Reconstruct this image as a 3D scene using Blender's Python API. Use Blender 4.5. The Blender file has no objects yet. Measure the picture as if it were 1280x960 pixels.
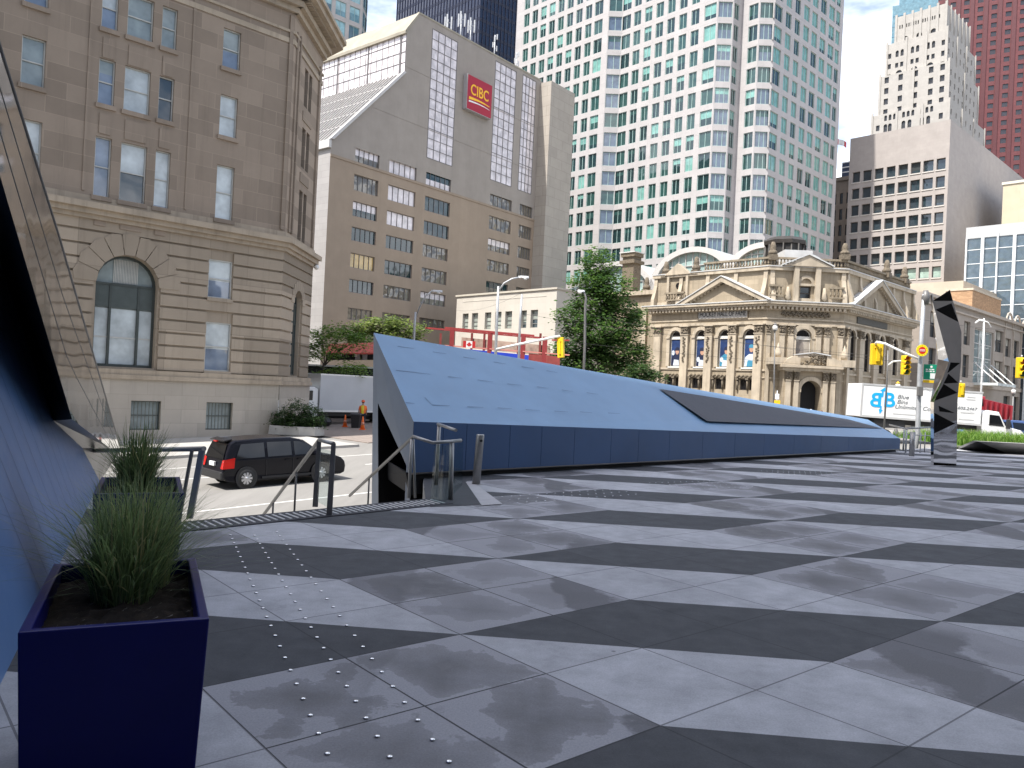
import bpy, bmesh, math, random
from mathutils import Vector, Matrix
random.seed(7)
SC = bpy.context.scene
COL = SC.collection
rad = math.radians

# ------------------------------------------------------------------ camera model
FPX = 985.0; ROLL = math.atan(.047); PITCH = rad(.3); EYE = 1.6
_cr, _sr, _cp, _sp = math.cos(ROLL), math.sin(ROLL), math.cos(PITCH), math.sin(PITCH)
FW = Vector((0, _cp, _sp)); _u0 = Vector((0, -_sp, _cp)); _r0 = Vector((1, 0, 0))
RT = _r0 * _cr + _u0 * _sr; UP = _r0 * -_sr + _u0 * _cr
CAM = Vector((0, 0, EYE))
def ray(x, y): return FW + RT * ((x - 640) / FPX) + UP * ((480 - y) / FPX)
def at(x, y, d):
    r = ray(x, y); return CAM + r * (d / r.y)
def onz(x, y, z=0.0):
    r = ray(x, y); return CAM + r * ((z - EYE) / r.z)
def proj(p):
    q = Vector(p) - CAM; d = q.dot(FW)
    if d < .1: return None
    return (640 + FPX * q.dot(RT) / d, 480 - FPX * q.dot(UP) / d, d)
def dirv(az): return Vector((math.sin(rad(az)), math.cos(rad(az)), 0))
AZN = 46.0                                   # the street runs this way
NV, WV = dirv(AZN), dirv(AZN - 90)
def nw(n, w, z=0.0): return NV * n + WV * w + Vector((0, 0, z))
def zstreet(p):
    n = Vector((p[0], p[1], 0)).dot(NV)
    return -2.4 + .036 * (min(max(n, -60), 58) - 12.8)
def onstreet(x, y):
    r = ray(x, y); lo, hi = 3.0, 400.0
    for _ in range(60):
        m = (lo + hi) / 2; p = CAM + r * m
        if p.z > zstreet(p): lo = m
        else: hi = m
    return CAM + r * lo

# ------------------------------------------------------------------ materials
MATS = {}
def _mat(name):
    m = bpy.data.materials.new(name); m.use_nodes = True
    nt = m.node_tree; nt.nodes.clear()
    out = nt.nodes.new('ShaderNodeOutputMaterial'); b = nt.nodes.new('ShaderNodeBsdfPrincipled')
    nt.links.new(b.outputs[0], out.inputs[0]); MATS[name] = m
    return m, nt, b
def _mix(nt, f, a, b, mode='MIX'):
    n = nt.nodes.new('ShaderNodeMix'); n.data_type = 'RGBA'; n.blend_type = mode
    for i, v in ((0, f), (6, a), (7, b)):
        if hasattr(v, 'links'): nt.links.new(v, n.inputs[i])
        else: n.inputs[i].default_value = v if i == 0 else (*v, 1) if len(v) == 3 else v
    return n.outputs[2]
def _noise(nt, vec, scale, detail=4, rough=.6):
    n = nt.nodes.new('ShaderNodeTexNoise'); n.inputs['Scale'].default_value = scale
    n.inputs['Detail'].default_value = detail; n.inputs['Roughness'].default_value = rough
    if vec is not None: nt.links.new(vec, n.inputs['Vector'])
    return n.outputs['Fac']
def _ramp(nt, f, a, b):
    n = nt.nodes.new('ShaderNodeMapRange'); n.inputs[1].default_value = a; n.inputs[2].default_value = b
    nt.links.new(f, n.inputs[0]); return n.outputs[0]
def _m(nt, op, a, b=None, c=None):
    n = nt.nodes.new('ShaderNodeMath'); n.operation = op
    for i, v in enumerate((a, b, c)):
        if v is None: continue
        if hasattr(v, 'links'): nt.links.new(v, n.inputs[i])
        else: n.inputs[i].default_value = v
    return n.outputs[0]
def _obj(nt): return nt.nodes.new('ShaderNodeTexCoord').outputs['Object']
def _bump(nt, b, h, s, d=.02):
    n = nt.nodes.new('ShaderNodeBump'); n.inputs['Strength'].default_value = s; n.inputs['Distance'].default_value = d
    nt.links.new(h, n.inputs['Height']); nt.links.new(n.outputs[0], b.inputs['Normal'])
def mat(name, col, rough=.6, var=.12, scale=1.5, metal=0, spec=.4, bump=0, streak=0, coat=0):
    if name in MATS: return MATS[name]
    m, nt, b = _mat(name)
    b.inputs['Roughness'].default_value = rough; b.inputs['Metallic'].default_value = metal
    b.inputs['Specular IOR Level'].default_value = spec; b.inputs['Coat Weight'].default_value = coat
    b.inputs['Coat Roughness'].default_value = .04
    v = _obj(nt)
    f = _noise(nt, v, scale)
    lo = tuple(c * (1 - var) for c in col); hi = tuple(min(1, c * (1 + var)) for c in col)
    c = _mix(nt, _ramp(nt, f, .3, .7), lo, hi)
    if streak:
        mp = nt.nodes.new('ShaderNodeMapping'); mp.inputs['Scale'].default_value = (1.6, 1.6, .09)
        nt.links.new(v, mp.inputs[0]); s = _noise(nt, mp.outputs[0], 1.3, 6, .7)
        c = _mix(nt, _m(nt, 'MULTIPLY', _ramp(nt, s, .5, .75), streak), c, tuple(x * .45 for x in col))
    nt.links.new(c, b.inputs['Base Color'])
    if bump: _bump(nt, b, _noise(nt, v, scale * 18, 3), bump, .01)
    return m
def leafmat(name, col, rough=.5, var=.25, scale=4):
    if name in MATS: return MATS[name]
    m = mat(name, col, rough, var, scale, spec=.3); nt = m.node_tree; b = [n for n in nt.nodes if n.type == 'BSDF_PRINCIPLED'][0]; out = [n for n in nt.nodes if n.type == 'OUTPUT_MATERIAL'][0]
    t = nt.nodes.new('ShaderNodeBsdfTranslucent'); mx = nt.nodes.new('ShaderNodeMixShader'); mx.inputs[0].default_value = .42; src = b.inputs['Base Color'].links[0].from_socket
    nt.links.new(_mix(nt, .5, src, (col[0] * 1.5, col[1] * 1.5, col[2] * .8)), t.inputs[0]); nt.links.new(b.outputs[0], mx.inputs[1]); nt.links.new(t.outputs[0], mx.inputs[2]); nt.links.new(mx.outputs[0], out.inputs[0])
    return m
def ashlar(name, col, bw, bh, joint=.012, rough=.8, var=.1, jdark=.55, streak=.25):
    """coursed stone or panel joints: runs along local x + y, courses up local z"""
    if name in MATS: return MATS[name]
    m, nt, b = _mat(name); b.inputs['Roughness'].default_value = rough; b.inputs['Specular IOR Level'].default_value = .25
    v = _obj(nt); s = nt.nodes.new('ShaderNodeSeparateXYZ'); nt.links.new(v, s.inputs[0])
    cb = nt.nodes.new('ShaderNodeCombineXYZ'); nt.links.new(_m(nt, 'ADD', s.outputs[0], s.outputs[1]), cb.inputs[0]); nt.links.new(s.outputs[2], cb.inputs[1])
    t = nt.nodes.new('ShaderNodeTexBrick'); nt.links.new(cb.outputs[0], t.inputs['Vector'])
    t.inputs['Scale'].default_value = 1; t.inputs['Brick Width'].default_value = bw; t.inputs['Row Height'].default_value = bh
    t.inputs['Mortar Size'].default_value = joint; t.inputs['Mortar Smooth'].default_value = .2; t.inputs['Bias'].default_value = -.1
    t.inputs['Color1'].default_value = (*[c * (1 - var) for c in col], 1); t.inputs['Color2'].default_value = (*[min(1, c * (1 + var)) for c in col], 1)
    t.inputs['Mortar'].default_value = (*[c * jdark for c in col], 1)
    f = _noise(nt, v, .5, 6, .65)
    c = _mix(nt, .75, t.outputs['Color'], _mix(nt, _ramp(nt, f, .3, .72), tuple(x * .82 for x in (1, 1, 1)), (1.0, 1.0, 1.0)), 'MULTIPLY')
    if streak:
        mp = nt.nodes.new('ShaderNodeMapping'); mp.inputs['Scale'].default_value = (1.5, 1.5, .1)
        nt.links.new(v, mp.inputs[0]); q = _noise(nt, mp.outputs[0], 1.2, 6, .7)
        c = _mix(nt, _m(nt, 'MULTIPLY', _ramp(nt, q, .52, .78), streak), c, tuple(x * .4 for x in col))
    nt.links.new(c, b.inputs['Base Color'])
    _bump(nt, b, t.outputs['Fac'], -.25, .02)
    return m
def glass_sheet(name, tint=(.75, .85, .85)):
    m = bpy.data.materials.new(name); m.use_nodes = True; nt = m.node_tree; nt.nodes.clear(); MATS[name] = m
    out = nt.nodes.new('ShaderNodeOutputMaterial'); mx = nt.nodes.new('ShaderNodeMixShader')
    tr = nt.nodes.new('ShaderNodeBsdfTransparent'); tr.inputs[0].default_value = (*tint, 1)
    gl = nt.nodes.new('ShaderNodeBsdfGlossy'); gl.inputs['Roughness'].default_value = .02
    fr = nt.nodes.new('ShaderNodeLayerWeight')
    nt.links.new(_m(nt, 'ADD', .03, _m(nt, 'MULTIPLY', _m(nt, 'POWER', fr.outputs['Facing'], 5), .15)), mx.inputs[0]); nt.links.new(tr.outputs[0], mx.inputs[1]); nt.links.new(gl.outputs[0], mx.inputs[2]); nt.links.new(mx.outputs[0], out.inputs[0])
    return m
def pane(name, col, rough=.04, spec=.9, metal=0, wob=.06):
    """window glass coloured as a dark room, a blind or a reflection, under a slightly wavy gloss"""
    if name in MATS: return MATS[name]
    m, nt, b = _mat(name); b.inputs['Roughness'].default_value = rough; b.inputs['Specular IOR Level'].default_value = spec; b.inputs['Metallic'].default_value = metal
    v = _obj(nt); f = _noise(nt, v, .9, 3)
    nt.links.new(_mix(nt, _ramp(nt, f, .3, .7), tuple(c * .7 for c in col), tuple(min(1, c * 1.2) for c in col)), b.inputs['Base Color'])
    if wob: _bump(nt, b, _noise(nt, v, .35, 2), wob, .5)
    return m

# ------------------------------------------------------------------ mesh collector
class MB:
    def __init__(s, smooth=True): s.v = []; s.f = []; s.m = []; s.T = None; s.sm = []; s.smooth = smooth
    def poly(s, pts, m=0, sm=False):
        i = len(s.v)
        for p in pts:
            p = Vector(p); s.v.append(s.T @ p if s.T is not None else p)
        s.f.append(tuple(range(i, i + len(pts)))); s.m.append(m); s.sm.append(sm and s.smooth)
    def hexa(s, a, b, m=0):
        """bottom ring a, top ring b (same count)"""
        n = len(a); s.poly(list(reversed(a)), m); s.poly(b, m)
        for i in range(n): j = (i + 1) % n; s.poly((a[i], a[j], b[j], b[i]), m)
    def box(s, x0, x1, y0, y1, z0, z1, m=0):
        a = [(x0, y0, z0), (x1, y0, z0), (x1, y1, z0), (x0, y1, z0)]; b = [(x, y, z1) for x, y, z in a]; s.hexa(a, b, m)
    def prism(s, pts, off, m=0):
        pts = [Vector(p) for p in pts]; off = Vector(off); s.hexa(pts, [p + off for p in pts], m)
    def tube(s, path, r, n=8, m=0, cap=True):
        path = [Vector(p) for p in path]; rs = r if isinstance(r, (list, tuple)) else [r] * len(path); rings = []
        for i, p in enumerate(path):
            d = (path[min(i + 1, len(path) - 1)] - path[max(i - 1, 0)]).normalized()
            u = d.cross(Vector((0, 0, 1)) if abs(d.z) < .95 else Vector((1, 0, 0))).normalized(); w = d.cross(u)
            rings.append([p + (u * math.cos(2 * math.pi * k / n) + w * math.sin(2 * math.pi * k / n)) * rs[i] for k in range(n)])
        for a, b in zip(rings, rings[1:]):
            for k in range(n): j = (k + 1) % n; s.poly((a[k], a[j], b[j], b[k]), m, True)
        if cap: s.poly(rings[0], m); s.poly(list(reversed(rings[-1])), m)
    def lathe(s, c, prof, n=16, m=0, axis=None):
        c = Vector(c); rings = []
        ax = Vector(axis).normalized() if axis else Vector((0, 0, 1))
        u = ax.cross(Vector((1, 0, 0)) if abs(ax.x) < .9 else Vector((0, 1, 0))).normalized(); w = ax.cross(u)
        for r, z in prof: rings.append([c + ax * z + (u * math.cos(2 * math.pi * k / n) + w * math.sin(2 * math.pi * k / n)) * max(r, 1e-4) for k in range(n)])
        for a, b in zip(rings, rings[1:]):
            for k in range(n): j = (k + 1) % n; s.poly((a[k], a[j], b[j], b[k]), m, True)
        s.poly(list(reversed(rings[0])), m); s.poly(rings[-1], m)
    def fbox(s, F, s0, s1, w0, w1, z0, z1, m=0):
        a = [F.P(s0, w0, z0), F.P(s1, w0, z0), F.P(s1, w1, z0), F.P(s0, w1, z0)]; b = [F.P(s0, w0, z1), F.P(s1, w0, z1), F.P(s1, w1, z1), F.P(s0, w1, z1)]
        s.hexa(a, b, m)
    def fpoly(s, F, pts, w, m=0): s.poly([F.P(a, w, z) for a, z in pts], m)
    def fprism(s, F, pts, w0, w1, m=0):
        s.hexa([F.P(a, w0, z) for a, z in pts], [F.P(a, w1, z) for a, z in pts], m)
    def build(s, name, mats, parent=None, kind=None, bevel=0, merge=False):
        me = bpy.data.meshes.new(name); me.from_pydata([tuple(p) for p in s.v], [], s.f)
        if not isinstance(mats, (list, tuple)): mats = [mats]
        for m in mats: me.materials.append(m)
        me.polygons.foreach_set('material_index', s.m); me.polygons.foreach_set('use_smooth', s.sm)
        if merge or bevel or any(s.sm):
            bm = bmesh.new(); bm.from_mesh(me); bmesh.ops.remove_doubles(bm, verts=bm.verts, dist=1e-4); bmesh.ops.recalc_face_normals(bm, faces=bm.faces); bm.to_mesh(me); bm.free()
        me.update()
        o = bpy.data.objects.new(name, me); COL.objects.link(o)
        if parent is not None: o.parent = parent
        if kind: o['kind'] = kind
        if bevel:
            bv = o.modifiers.new('bevel', 'BEVEL'); bv.width = bevel; bv.segments = 2; bv.limit_method = 'ANGLE'; bv.angle_limit = rad(35)
        return o
def boxes(mb, name, m, parent):
    """each box of the collector becomes a part of its own"""
    for i in range(0, len(mb.f), 6):
        q = MB()
        for f in mb.f[i:i + 6]: q.poly([mb.v[k] for k in f])
        q.build(name, m, parent)
def tag(o, label, cat, group=None):
    o['label'] = label; o['category'] = cat
    if group: o['group'] = group
    return o
def thing(name, label, cat, loc=(0, 0, 0), rz=0, group=None):
    o = bpy.data.objects.new(name, None); o.empty_display_size = .2; COL.objects.link(o); o.location = loc; o.rotation_euler = (0, 0, rz)
    return tag(o, label, cat, group)
def copy_tree(o, parent=None):
    c = o.copy(); COL.objects.link(c)
    if parent is not None: c.parent = parent
    for ch in list(o.children): copy_tree(ch, c)
    return c
def text(s, parent, loc, xdir, size, m, ydir=(0, 0, 1), ext=.01, align='CENTER', shear=0, sx=1, bold=0, fit=None):
    cu = bpy.data.curves.new('lettering', 'FONT'); cu.body = s; cu.size = size; cu.extrude = ext; cu.align_x = align; cu.align_y = 'CENTER'; cu.shear = shear; cu.offset = bold; cu.materials.append(m)
    o = bpy.data.objects.new('lettering', cu); COL.objects.link(o); o.parent = parent
    x = Vector(xdir).normalized(); y = Vector(ydir).normalized(); z = x.cross(y)
    if fit: bpy.context.view_layer.update(); sx = fit / o.dimensions.x
    M = Matrix((x * sx, y, z)).transposed().to_4x4(); M.translation = Vector(loc)
    me = bpy.data.meshes.new_from_object(o.evaluated_get(bpy.context.evaluated_depsgraph_get())); bpy.data.objects.remove(o)
    me.name = 'lettering'; o = bpy.data.objects.new('lettering', me); COL.objects.link(o); o.parent = parent; o.matrix_local = M
    return o

# ------------------------------------------------------------------ buildings and their faces
class Fac:
    """a wall plane of building B: s runs right as seen from outside, w runs into the wall, z up"""
    def __init__(s, B, o, t):
        s.B = B; s.o = Vector((o[0], o[1])); s.t = Vector(t).normalized(); s.n = Vector((s.t.y, -s.t.x))
    def P(s, a, w, z): q = s.o + s.t * a - s.n * w; return Vector((q.x, q.y, z))
    def px(s, x, y, w=0.0):
        r = s.B.R.inverted() @ ray(x, y); c = s.B.R.inverted() @ (CAM - s.B.O)
        r2, c2 = Vector((r.x, r.y)), Vector((c.x, c.y)); k = (-w - (c2 - s.o).dot(s.n)) / r2.dot(s.n)
        return ((c2 + r2 * k - s.o).dot(s.t), c.z + r.z * k)
    def S(s, x, y=480, w=0.0): return s.px(x, y, w)[0]
    def Z(s, x, y, w=0.0): return s.px(x, y, w)[1]
    def rect(s, x0, y0, x1, y1, w=0.0):
        ym = (y0 + y1) / 2; xm = (x0 + x1) / 2
        return (s.S(x0, ym, w), s.S(x1, ym, w), s.Z(xm, y1, w), s.Z(xm, y0, w))
    def world(s, a, z, w=0.0): return s.B.O + s.B.R @ s.P(a, w, z)
    def size(s, a0, a1, z0, z1):
        p, q = proj(s.world(a0, z0)), proj(s.world(a1, z1))
        if not p or not q: return 0
        cx, cy = (p[0] + q[0]) / 2, (p[1] + q[1]) / 2
        if not (-5 < cx < 1285 and -5 < cy < 900): return 0
        return abs(p[0] - q[0]) * abs(p[1] - q[1])
class Bld:
    def __init__(s, name, label, cat, p, zb, azx=AZN + 90, group=None):
        s.O = Vector((p[0], p[1], zb)); rz = rad(90 - azx); s.R = Matrix.Rotation(rz, 3, 'Z')
        s.e = thing(name, label, cat, s.O, rz, group)
    def fac(s, o, t): return Fac(s, o, t)
    def loc(s, p): return s.R.inverted() @ (Vector(p) - s.O)
def wall(mb, F, s0, s1, z0, z1, rects, rec=.25, m=0, w=0.0, mr=None):
    """a wall sheet with true openings and their reveals; a rect is (s0, s1, z0, z1[, 'arch'])"""
    mr = m if mr is None else mr
    rs = [r for r in rects if r[1] > s0 and r[0] < s1 and r[3] > z0 and r[2] < z1]
    zs = sorted({z0, z1} | {min(max(z, z0), z1) for r in rs for z in (r[2], r[3])})
    for a, b in zip(zs, zs[1:]):
        if b - a < 1e-5: continue
        mid = (a + b) / 2; c = s0
        for r in sorted((r for r in rs if r[2] < mid < r[3]), key=lambda r: r[0]):
            if r[0] > c + 1e-5: mb.fpoly(F, [(c, a), (r[0], a), (r[0], b), (c, b)], w, m)
            c = max(c, r[1])
        if s1 > c + 1e-5: mb.fpoly(F, [(c, a), (s1, a), (s1, b), (c, b)], w, m)
    for r in rs:
        a0, a1, b0, b1 = r[:4]
        if len(r) > 4:
            R = (a1 - a0) / 2; cx = (a0 + a1) / 2; sp = b1 - R; n = 14
            arc = [(cx - R * math.cos(math.pi * k / n), sp + R * math.sin(math.pi * k / n)) for k in range(n + 1)]
            for k in range(n):
                c = (a0, b1) if k < n / 2 else (a1, b1)
                mb.fpoly(F, [arc[k], arc[k + 1], c], w, m)
                mb.poly([F.P(*q) for q in ((arc[k][0], w, arc[k][1]), (arc[k + 1][0], w, arc[k + 1][1]), (arc[k + 1][0], w + rec, arc[k + 1][1]), (arc[k][0], w + rec, arc[k][1]))], mr)
            top = sp
        else:
            top = b1; mb.poly([F.P(a0, w, b1), F.P(a1, w, b1), F.P(a1, w + rec, b1), F.P(a0, w + rec, b1)], mr)
        mb.poly([F.P(a0, w, b0), F.P(a1, w, b0), F.P(a1, w + rec, b0), F.P(a0, w + rec, b0)], mr)
        for e in (a0, a1): mb.poly([F.P(e, w, b0), F.P(e, w, top), F.P(e, w + rec, top), F.P(e, w + rec, b0)], mr)
def win_mesh(mb, F, r, w, nx=1, ny=1, bar=.06, blind=None, fr=0, gl=1, bl=2, pm=None, dep=.06, xs=None):
    """frame bars to mb; panes to pm (or mb). blind = share of the opening covered from the top"""
    a0, a1, b0, b1 = r[:4]; pm = pm or mb; arch = len(r) > 4
    R = (a1 - a0) / 2; cx = (a0 + a1) / 2; sp = b1 - R
    g = w + .012
    if arch:
        n = 14; arc = [(cx + R * math.cos(math.pi * k / n), sp + R * math.sin(math.pi * k / n)) for k in range(n + 1)]
        pm.fpoly(F, [(a0, b0), (a1, b0)] + arc, g, gl)
        for k in range(n):
            p, q = arc[k], arc[k + 1]; f = 1 - bar / R
            pi, qi = (cx + (p[0] - cx) * f, sp + (p[1] - sp) * f), (cx + (q[0] - cx) * f, sp + (q[1] - sp) * f)
            mb.fprism(F, [p, q, qi, pi], w, w - dep, fr)
        t = sp
    else:
        t = b1
        if blind:
            zb = b1 - (b1 - b0) * blind
            pm.fpoly(F, [(a0, zb), (a1, zb), (a1, b1), (a0, b1)], g, bl)
            if blind < .98: pm.fpoly(F, [(a0, b0), (a1, b0), (a1, zb), (a0, zb)], g, gl)
        else: pm.fpoly(F, [(a0, b0), (a1, b0), (a1, b1), (a0, b1)], g, gl)
        mb.fbox(F, a0 + bar, a1 - bar, w - dep, w, b1 - bar, b1, fr)
    mb.fbox(F, a0, a0 + bar, w - dep, w, b0, t, fr); mb.fbox(F, a1 - bar, a1, w - dep, w, b0, t, fr)
    mb.fbox(F, a0 + bar, a1 - bar, w - dep, w, b0, b0 + bar, fr)
    for k in range(1, nx):
        x = a0 + (a1 - a0) * (xs[k - 1] if xs else k / nx); mb.fbox(F, x - bar / 2, x + bar / 2, w - dep, w - .002, b0 + bar, t - (0 if arch else bar), fr)
    for k in range(1, ny):
        z = b0 + (t - b0) * k / ny; mb.fbox(F, a0 + bar, a1 - bar, w - dep * .8, w - .004, z - bar / 2, z + bar / 2, fr)
    if arch: mb.fbox(F, a0 + bar, a1 - bar, w - dep, w - .003, sp - bar / 2, sp + bar / 2, fr)
def windows(B, items, mats, cap=100, name='window'):
    """items: (F, rect, kwargs). The cap that show largest are parts of their own, the rest one part of kind stuff."""
    items = sorted(items, key=lambda it: -it[0].size(*it[1][:4])); rest = MB(); k = 0
    for i, (F, r, kw) in enumerate(items):
        if i < cap:
            mb = MB(); win_mesh(mb, F, r, **kw); mb.build(name, mats, B.e)
        else: win_mesh(rest, F, r, **kw); k += 1
    if k: rest.build(name, mats, B.e, 'stuff')
# ------------------------------------------------------------------ camera, sun, sky
cam = bpy.data.cameras.new('camera'); co = bpy.data.objects.new('camera', cam); COL.objects.link(co)
cam.sensor_width = 36; cam.lens = FPX / 1280 * 36; cam.clip_start = .05; cam.clip_end = 5000
M = Matrix((RT, UP, -FW)).transposed().to_4x4(); M.translation = CAM; co.matrix_world = M
SC.camera = co
SUN_AZ, SUN_EL = 231.0, 60.0
sl = bpy.data.lights.new('sun', 'SUN'); sl.energy = 4.25; sl.angle = rad(.53); sl.color = (1, .965, .91)
so = bpy.data.objects.new('sun', sl); COL.objects.link(so)
sd = Vector((math.sin(rad(SUN_AZ)) * math.cos(rad(SUN_EL)), math.cos(rad(SUN_AZ)) * math.cos(rad(SUN_EL)), math.sin(rad(SUN_EL))))
so.rotation_euler = sd.to_track_quat('Z', 'Y').to_euler()
wd = bpy.data.worlds.new('World'); SC.world = wd; wd.use_nodes = True; nt = wd.node_tree; nt.nodes.clear()
wo = nt.nodes.new('ShaderNodeOutputWorld'); bg = nt.nodes.new('ShaderNodeBackground'); sk = nt.nodes.new('ShaderNodeTexSky')
sk.sky_type = 'NISHITA'; sk.sun_disc = False; sk.sun_elevation = rad(SUN_EL); sk.sun_rotation = rad(SUN_AZ)
sk.air_density = 1.0; sk.dust_density = 2.0; sk.ozone_density = 1.0
tc = nt.nodes.new('ShaderNodeTexCoord'); mp = nt.nodes.new('ShaderNodeMapping'); mp.inputs['Scale'].default_value = (1, 1, 2.6)
nt.links.new(tc.outputs['Generated'], mp.inputs[0])
cl = _ramp(nt, _noise(nt, mp.outputs[0], 1.7, 7, .62), .46, .66)
skc = _mix(nt, cl, sk.outputs[0], (11.0, 11.2, 11.8))
nt.links.new(skc, bg.inputs[0]); bg.inputs[1].default_value = .128; nt.links.new(bg.outputs[0], wo.inputs[0])
SC.view_settings.view_transform = 'Standard'; SC.view_settings.look = 'None'; SC.view_settings.exposure = .95; SC.view_settings.gamma = 1
SC.cycles.max_bounces = 8; SC.cycles.diffuse_bounces = 3; SC.cycles.glossy_bounces = 4; SC.cycles.transparent_max_bounces = 12
SC.cycles.caustics_reflective = False; SC.cycles.caustics_refractive = False; SC.cycles.use_denoising = True

# ------------------------------------------------------------------ materials
STEEL = mat('brushed_steel', (.34, .335, .325), .40, .1, 6, metal=.6)
DSTEEL = mat('dark_steel', (.17, .165, .16), .5, .1, 4, metal=.3)
GALV = mat('galvanised', (.42, .43, .44), .5, .1, 3, metal=.4)
WHITE = mat('white_paint', (.78, .78, .76), .4, .05, 2)
BLACK = mat('black_rubber', (.02, .02, .02), .6, .1, 4)
DARK = mat('dark_void', (.012, .012, .014), .7, .1, 2)
YELLOW = mat('signal_yellow', (.80, .52, .02), .4, .06, 3)
RED = mat('red_paint', (.50, .03, .03), .4, .08, 2)
ORANGE = mat('safety_orange', (.85, .16, .02), .55, .08, 4)
CLEAR = glass_sheet('clear_glass', (.86, .91, .91))
GRANITE = ashlar('tower_granite', (.455, .43, .42), 3.2, 1.95, .03, .6, .03, .82, .05)
G_DARK = pane('glass_dark', (.012, .035, .038))
G_TEAL = pane('glass_teal', (.024, .070, .064))
G_BLIND = pane('glass_teal_blind', (.17, .36, .315))
G_BLUE = pane('glass_sky_tint', (.08, .115, .165), .03, 1.0)  # blue of the reflected sky put into the bay panes

# ------------------------------------------------------------------ plaza paving
def paving():
    m, nt, b = _mat('plaza_paving'); v = _obj(nt); s = nt.nodes.new('ShaderNodeSeparateXYZ'); nt.links.new(v, s.inputs[0]); X, Y = s.outputs[0], s.outputs[1]
    sa, ca = math.sin(rad(50)), math.cos(rad(50)); U = 1.64; T = U / 2
    a = _m(nt, 'DIVIDE', _m(nt, 'SUBTRACT', _m(nt, 'ADD', _m(nt, 'MULTIPLY', X, sa), _m(nt, 'MULTIPLY', Y, ca)), 3.07 - U), U)
    c = _m(nt, 'DIVIDE', _m(nt, 'ADD', _m(nt, 'SUBTRACT', _m(nt, 'MULTIPLY', X, ca), _m(nt, 'MULTIPLY', Y, sa)), 4.06), U)
    i, j = _m(nt, 'FLOOR', a), _m(nt, 'FLOOR', c); fa, fc = _m(nt, 'SUBTRACT', a, i), _m(nt, 'SUBTRACT', c, j)
    k = _m(nt, 'FLOORED_MODULO', _m(nt, 'ADD', _m(nt, 'ADD', i, j), 300), 3)
    up = _m(nt, 'GREATER_THAN', fc, fa)
    k1 = _m(nt, 'COMPARE', k, 1, .1); k2 = _m(nt, 'COMPARE', k, 2, .1); k0 = _m(nt, 'COMPARE', k, 0, .1)
    dark = _m(nt, 'ADD', _m(nt, 'MULTIPLY', k1, _m(nt, 'SUBTRACT', 1, up)), _m(nt, 'MULTIPLY', k2, up))
    # tile-local distance to the joint, 0 at the joint 1 at the tile's middle
    def tri(x): return _m(nt, 'SUBTRACT', 1, _m(nt, 'ABSOLUTE', _m(nt, 'SUBTRACT', _m(nt, 'MULTIPLY', _m(nt, 'FRACT', _m(nt, 'MULTIPLY', x, 2)), 2), 1)))
    ta, tcc = tri(a), tri(c); d = _m(nt, 'MINIMUM', ta, tcc)
    n1 = _noise(nt, v, 1.1, 6, .62); n2 = _noise(nt, v, 4.5, 6, .65); n3 = _noise(nt, v, 90, 5, .8); n0 = _noise(nt, v, .22, 3, .5)
    wv = nt.nodes.new('ShaderNodeTexWhiteNoise'); cv = nt.nodes.new('ShaderNodeCombineXYZ'); nt.links.new(_m(nt, 'FLOOR', _m(nt, 'MULTIPLY', a, 2)), cv.inputs[0]); nt.links.new(_m(nt, 'FLOOR', _m(nt, 'MULTIPLY', c, 2)), cv.inputs[1]); nt.links.new(cv.outputs[0], wv.inputs[0])
    tilev = wv.outputs['Value']
    LIGHT, MID, DK = (.44, .444, .467), (.285, .285, .305), (.074, .077, .084)
    light = _mix(nt, _ramp(nt, _m(nt, 'ADD', n2, _m(nt, 'MULTIPLY', n1, .8)), .6, 1.15), tuple(x * .72 for x in LIGHT), tuple(x * 1.14 for x in LIGHT))
    # water that dried from the rim inwards: pale rim, dark ragged middle
    st = _m(nt, 'ADD', d, _m(nt, 'MULTIPLY', _m(nt, 'SUBTRACT', n1, .5), 2.6))
    st = _m(nt, 'ADD', st, _m(nt, 'MULTIPLY', _m(nt, 'ADD', _m(nt, 'SUBTRACT', n2, .5), _m(nt, 'MULTIPLY', _m(nt, 'SUBTRACT', tilev, .5), .35)), .9))
    st = _m(nt, 'MULTIPLY', _m(nt, 'ADD', _m(nt, 'MULTIPLY', _ramp(nt, st, .22, .26), .50), _m(nt, 'MULTIPLY', _ramp(nt, st, .25, 1.0), .55)), _m(nt, 'ADD', .42, _m(nt, 'MULTIPLY', _m(nt, 'MULTIPLY', tilev, n2), 1.8)))
    mid = _mix(nt, st, tuple(x * 1.12 for x in MID), tuple(x * .40 for x in MID))
    mid = _mix(nt, _ramp(nt, n2, .35, .7), mid, _mix(nt, .2, mid, (.42, .41, .42)))
    dk = _mix(nt, _ramp(nt, n2, .3, .72), tuple(x * .8 for x in DK), tuple(x * 1.25 for x in DK))
    col = _mix(nt, k0, light, mid); col = _mix(nt, dark, col, dk)
    # a wet trail across the tiles
    tr = nt.nodes.new('ShaderNodeTexWave'); tr.inputs['Scale'].default_value = .16; tr.inputs['Distortion'].default_value = 5; tr.inputs['Detail'].default_value = 3; tr.inputs['Detail Scale'].default_value = 1.4; nt.links.new(v, tr.inputs[0])
    wet = _m(nt, 'MULTIPLY', _m(nt, 'MULTIPLY', _ramp(nt, _m(nt, 'ADD', tr.outputs['Fac'], _m(nt, 'MULTIPLY', _m(nt, 'SUBTRACT', n2, .5), .35)), .82, .88), _ramp(nt, n0, .44, .52)), k0)
    col = _mix(nt, _m(nt, 'MULTIPLY', wet, .75), col, tuple(x * .38 for x in MID))
    col = _mix(nt, .35, col, _mix(nt, _ramp(nt, n3, .3, .7), (.40, .40, .40), (1.55, 1.55, 1.55)), 'MULTIPLY')
    col = _mix(nt, .6, col, _mix(nt, tilev, (.86, .86, .86), (1.0, 1.0, 1.0)), 'MULTIPLY')
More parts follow.
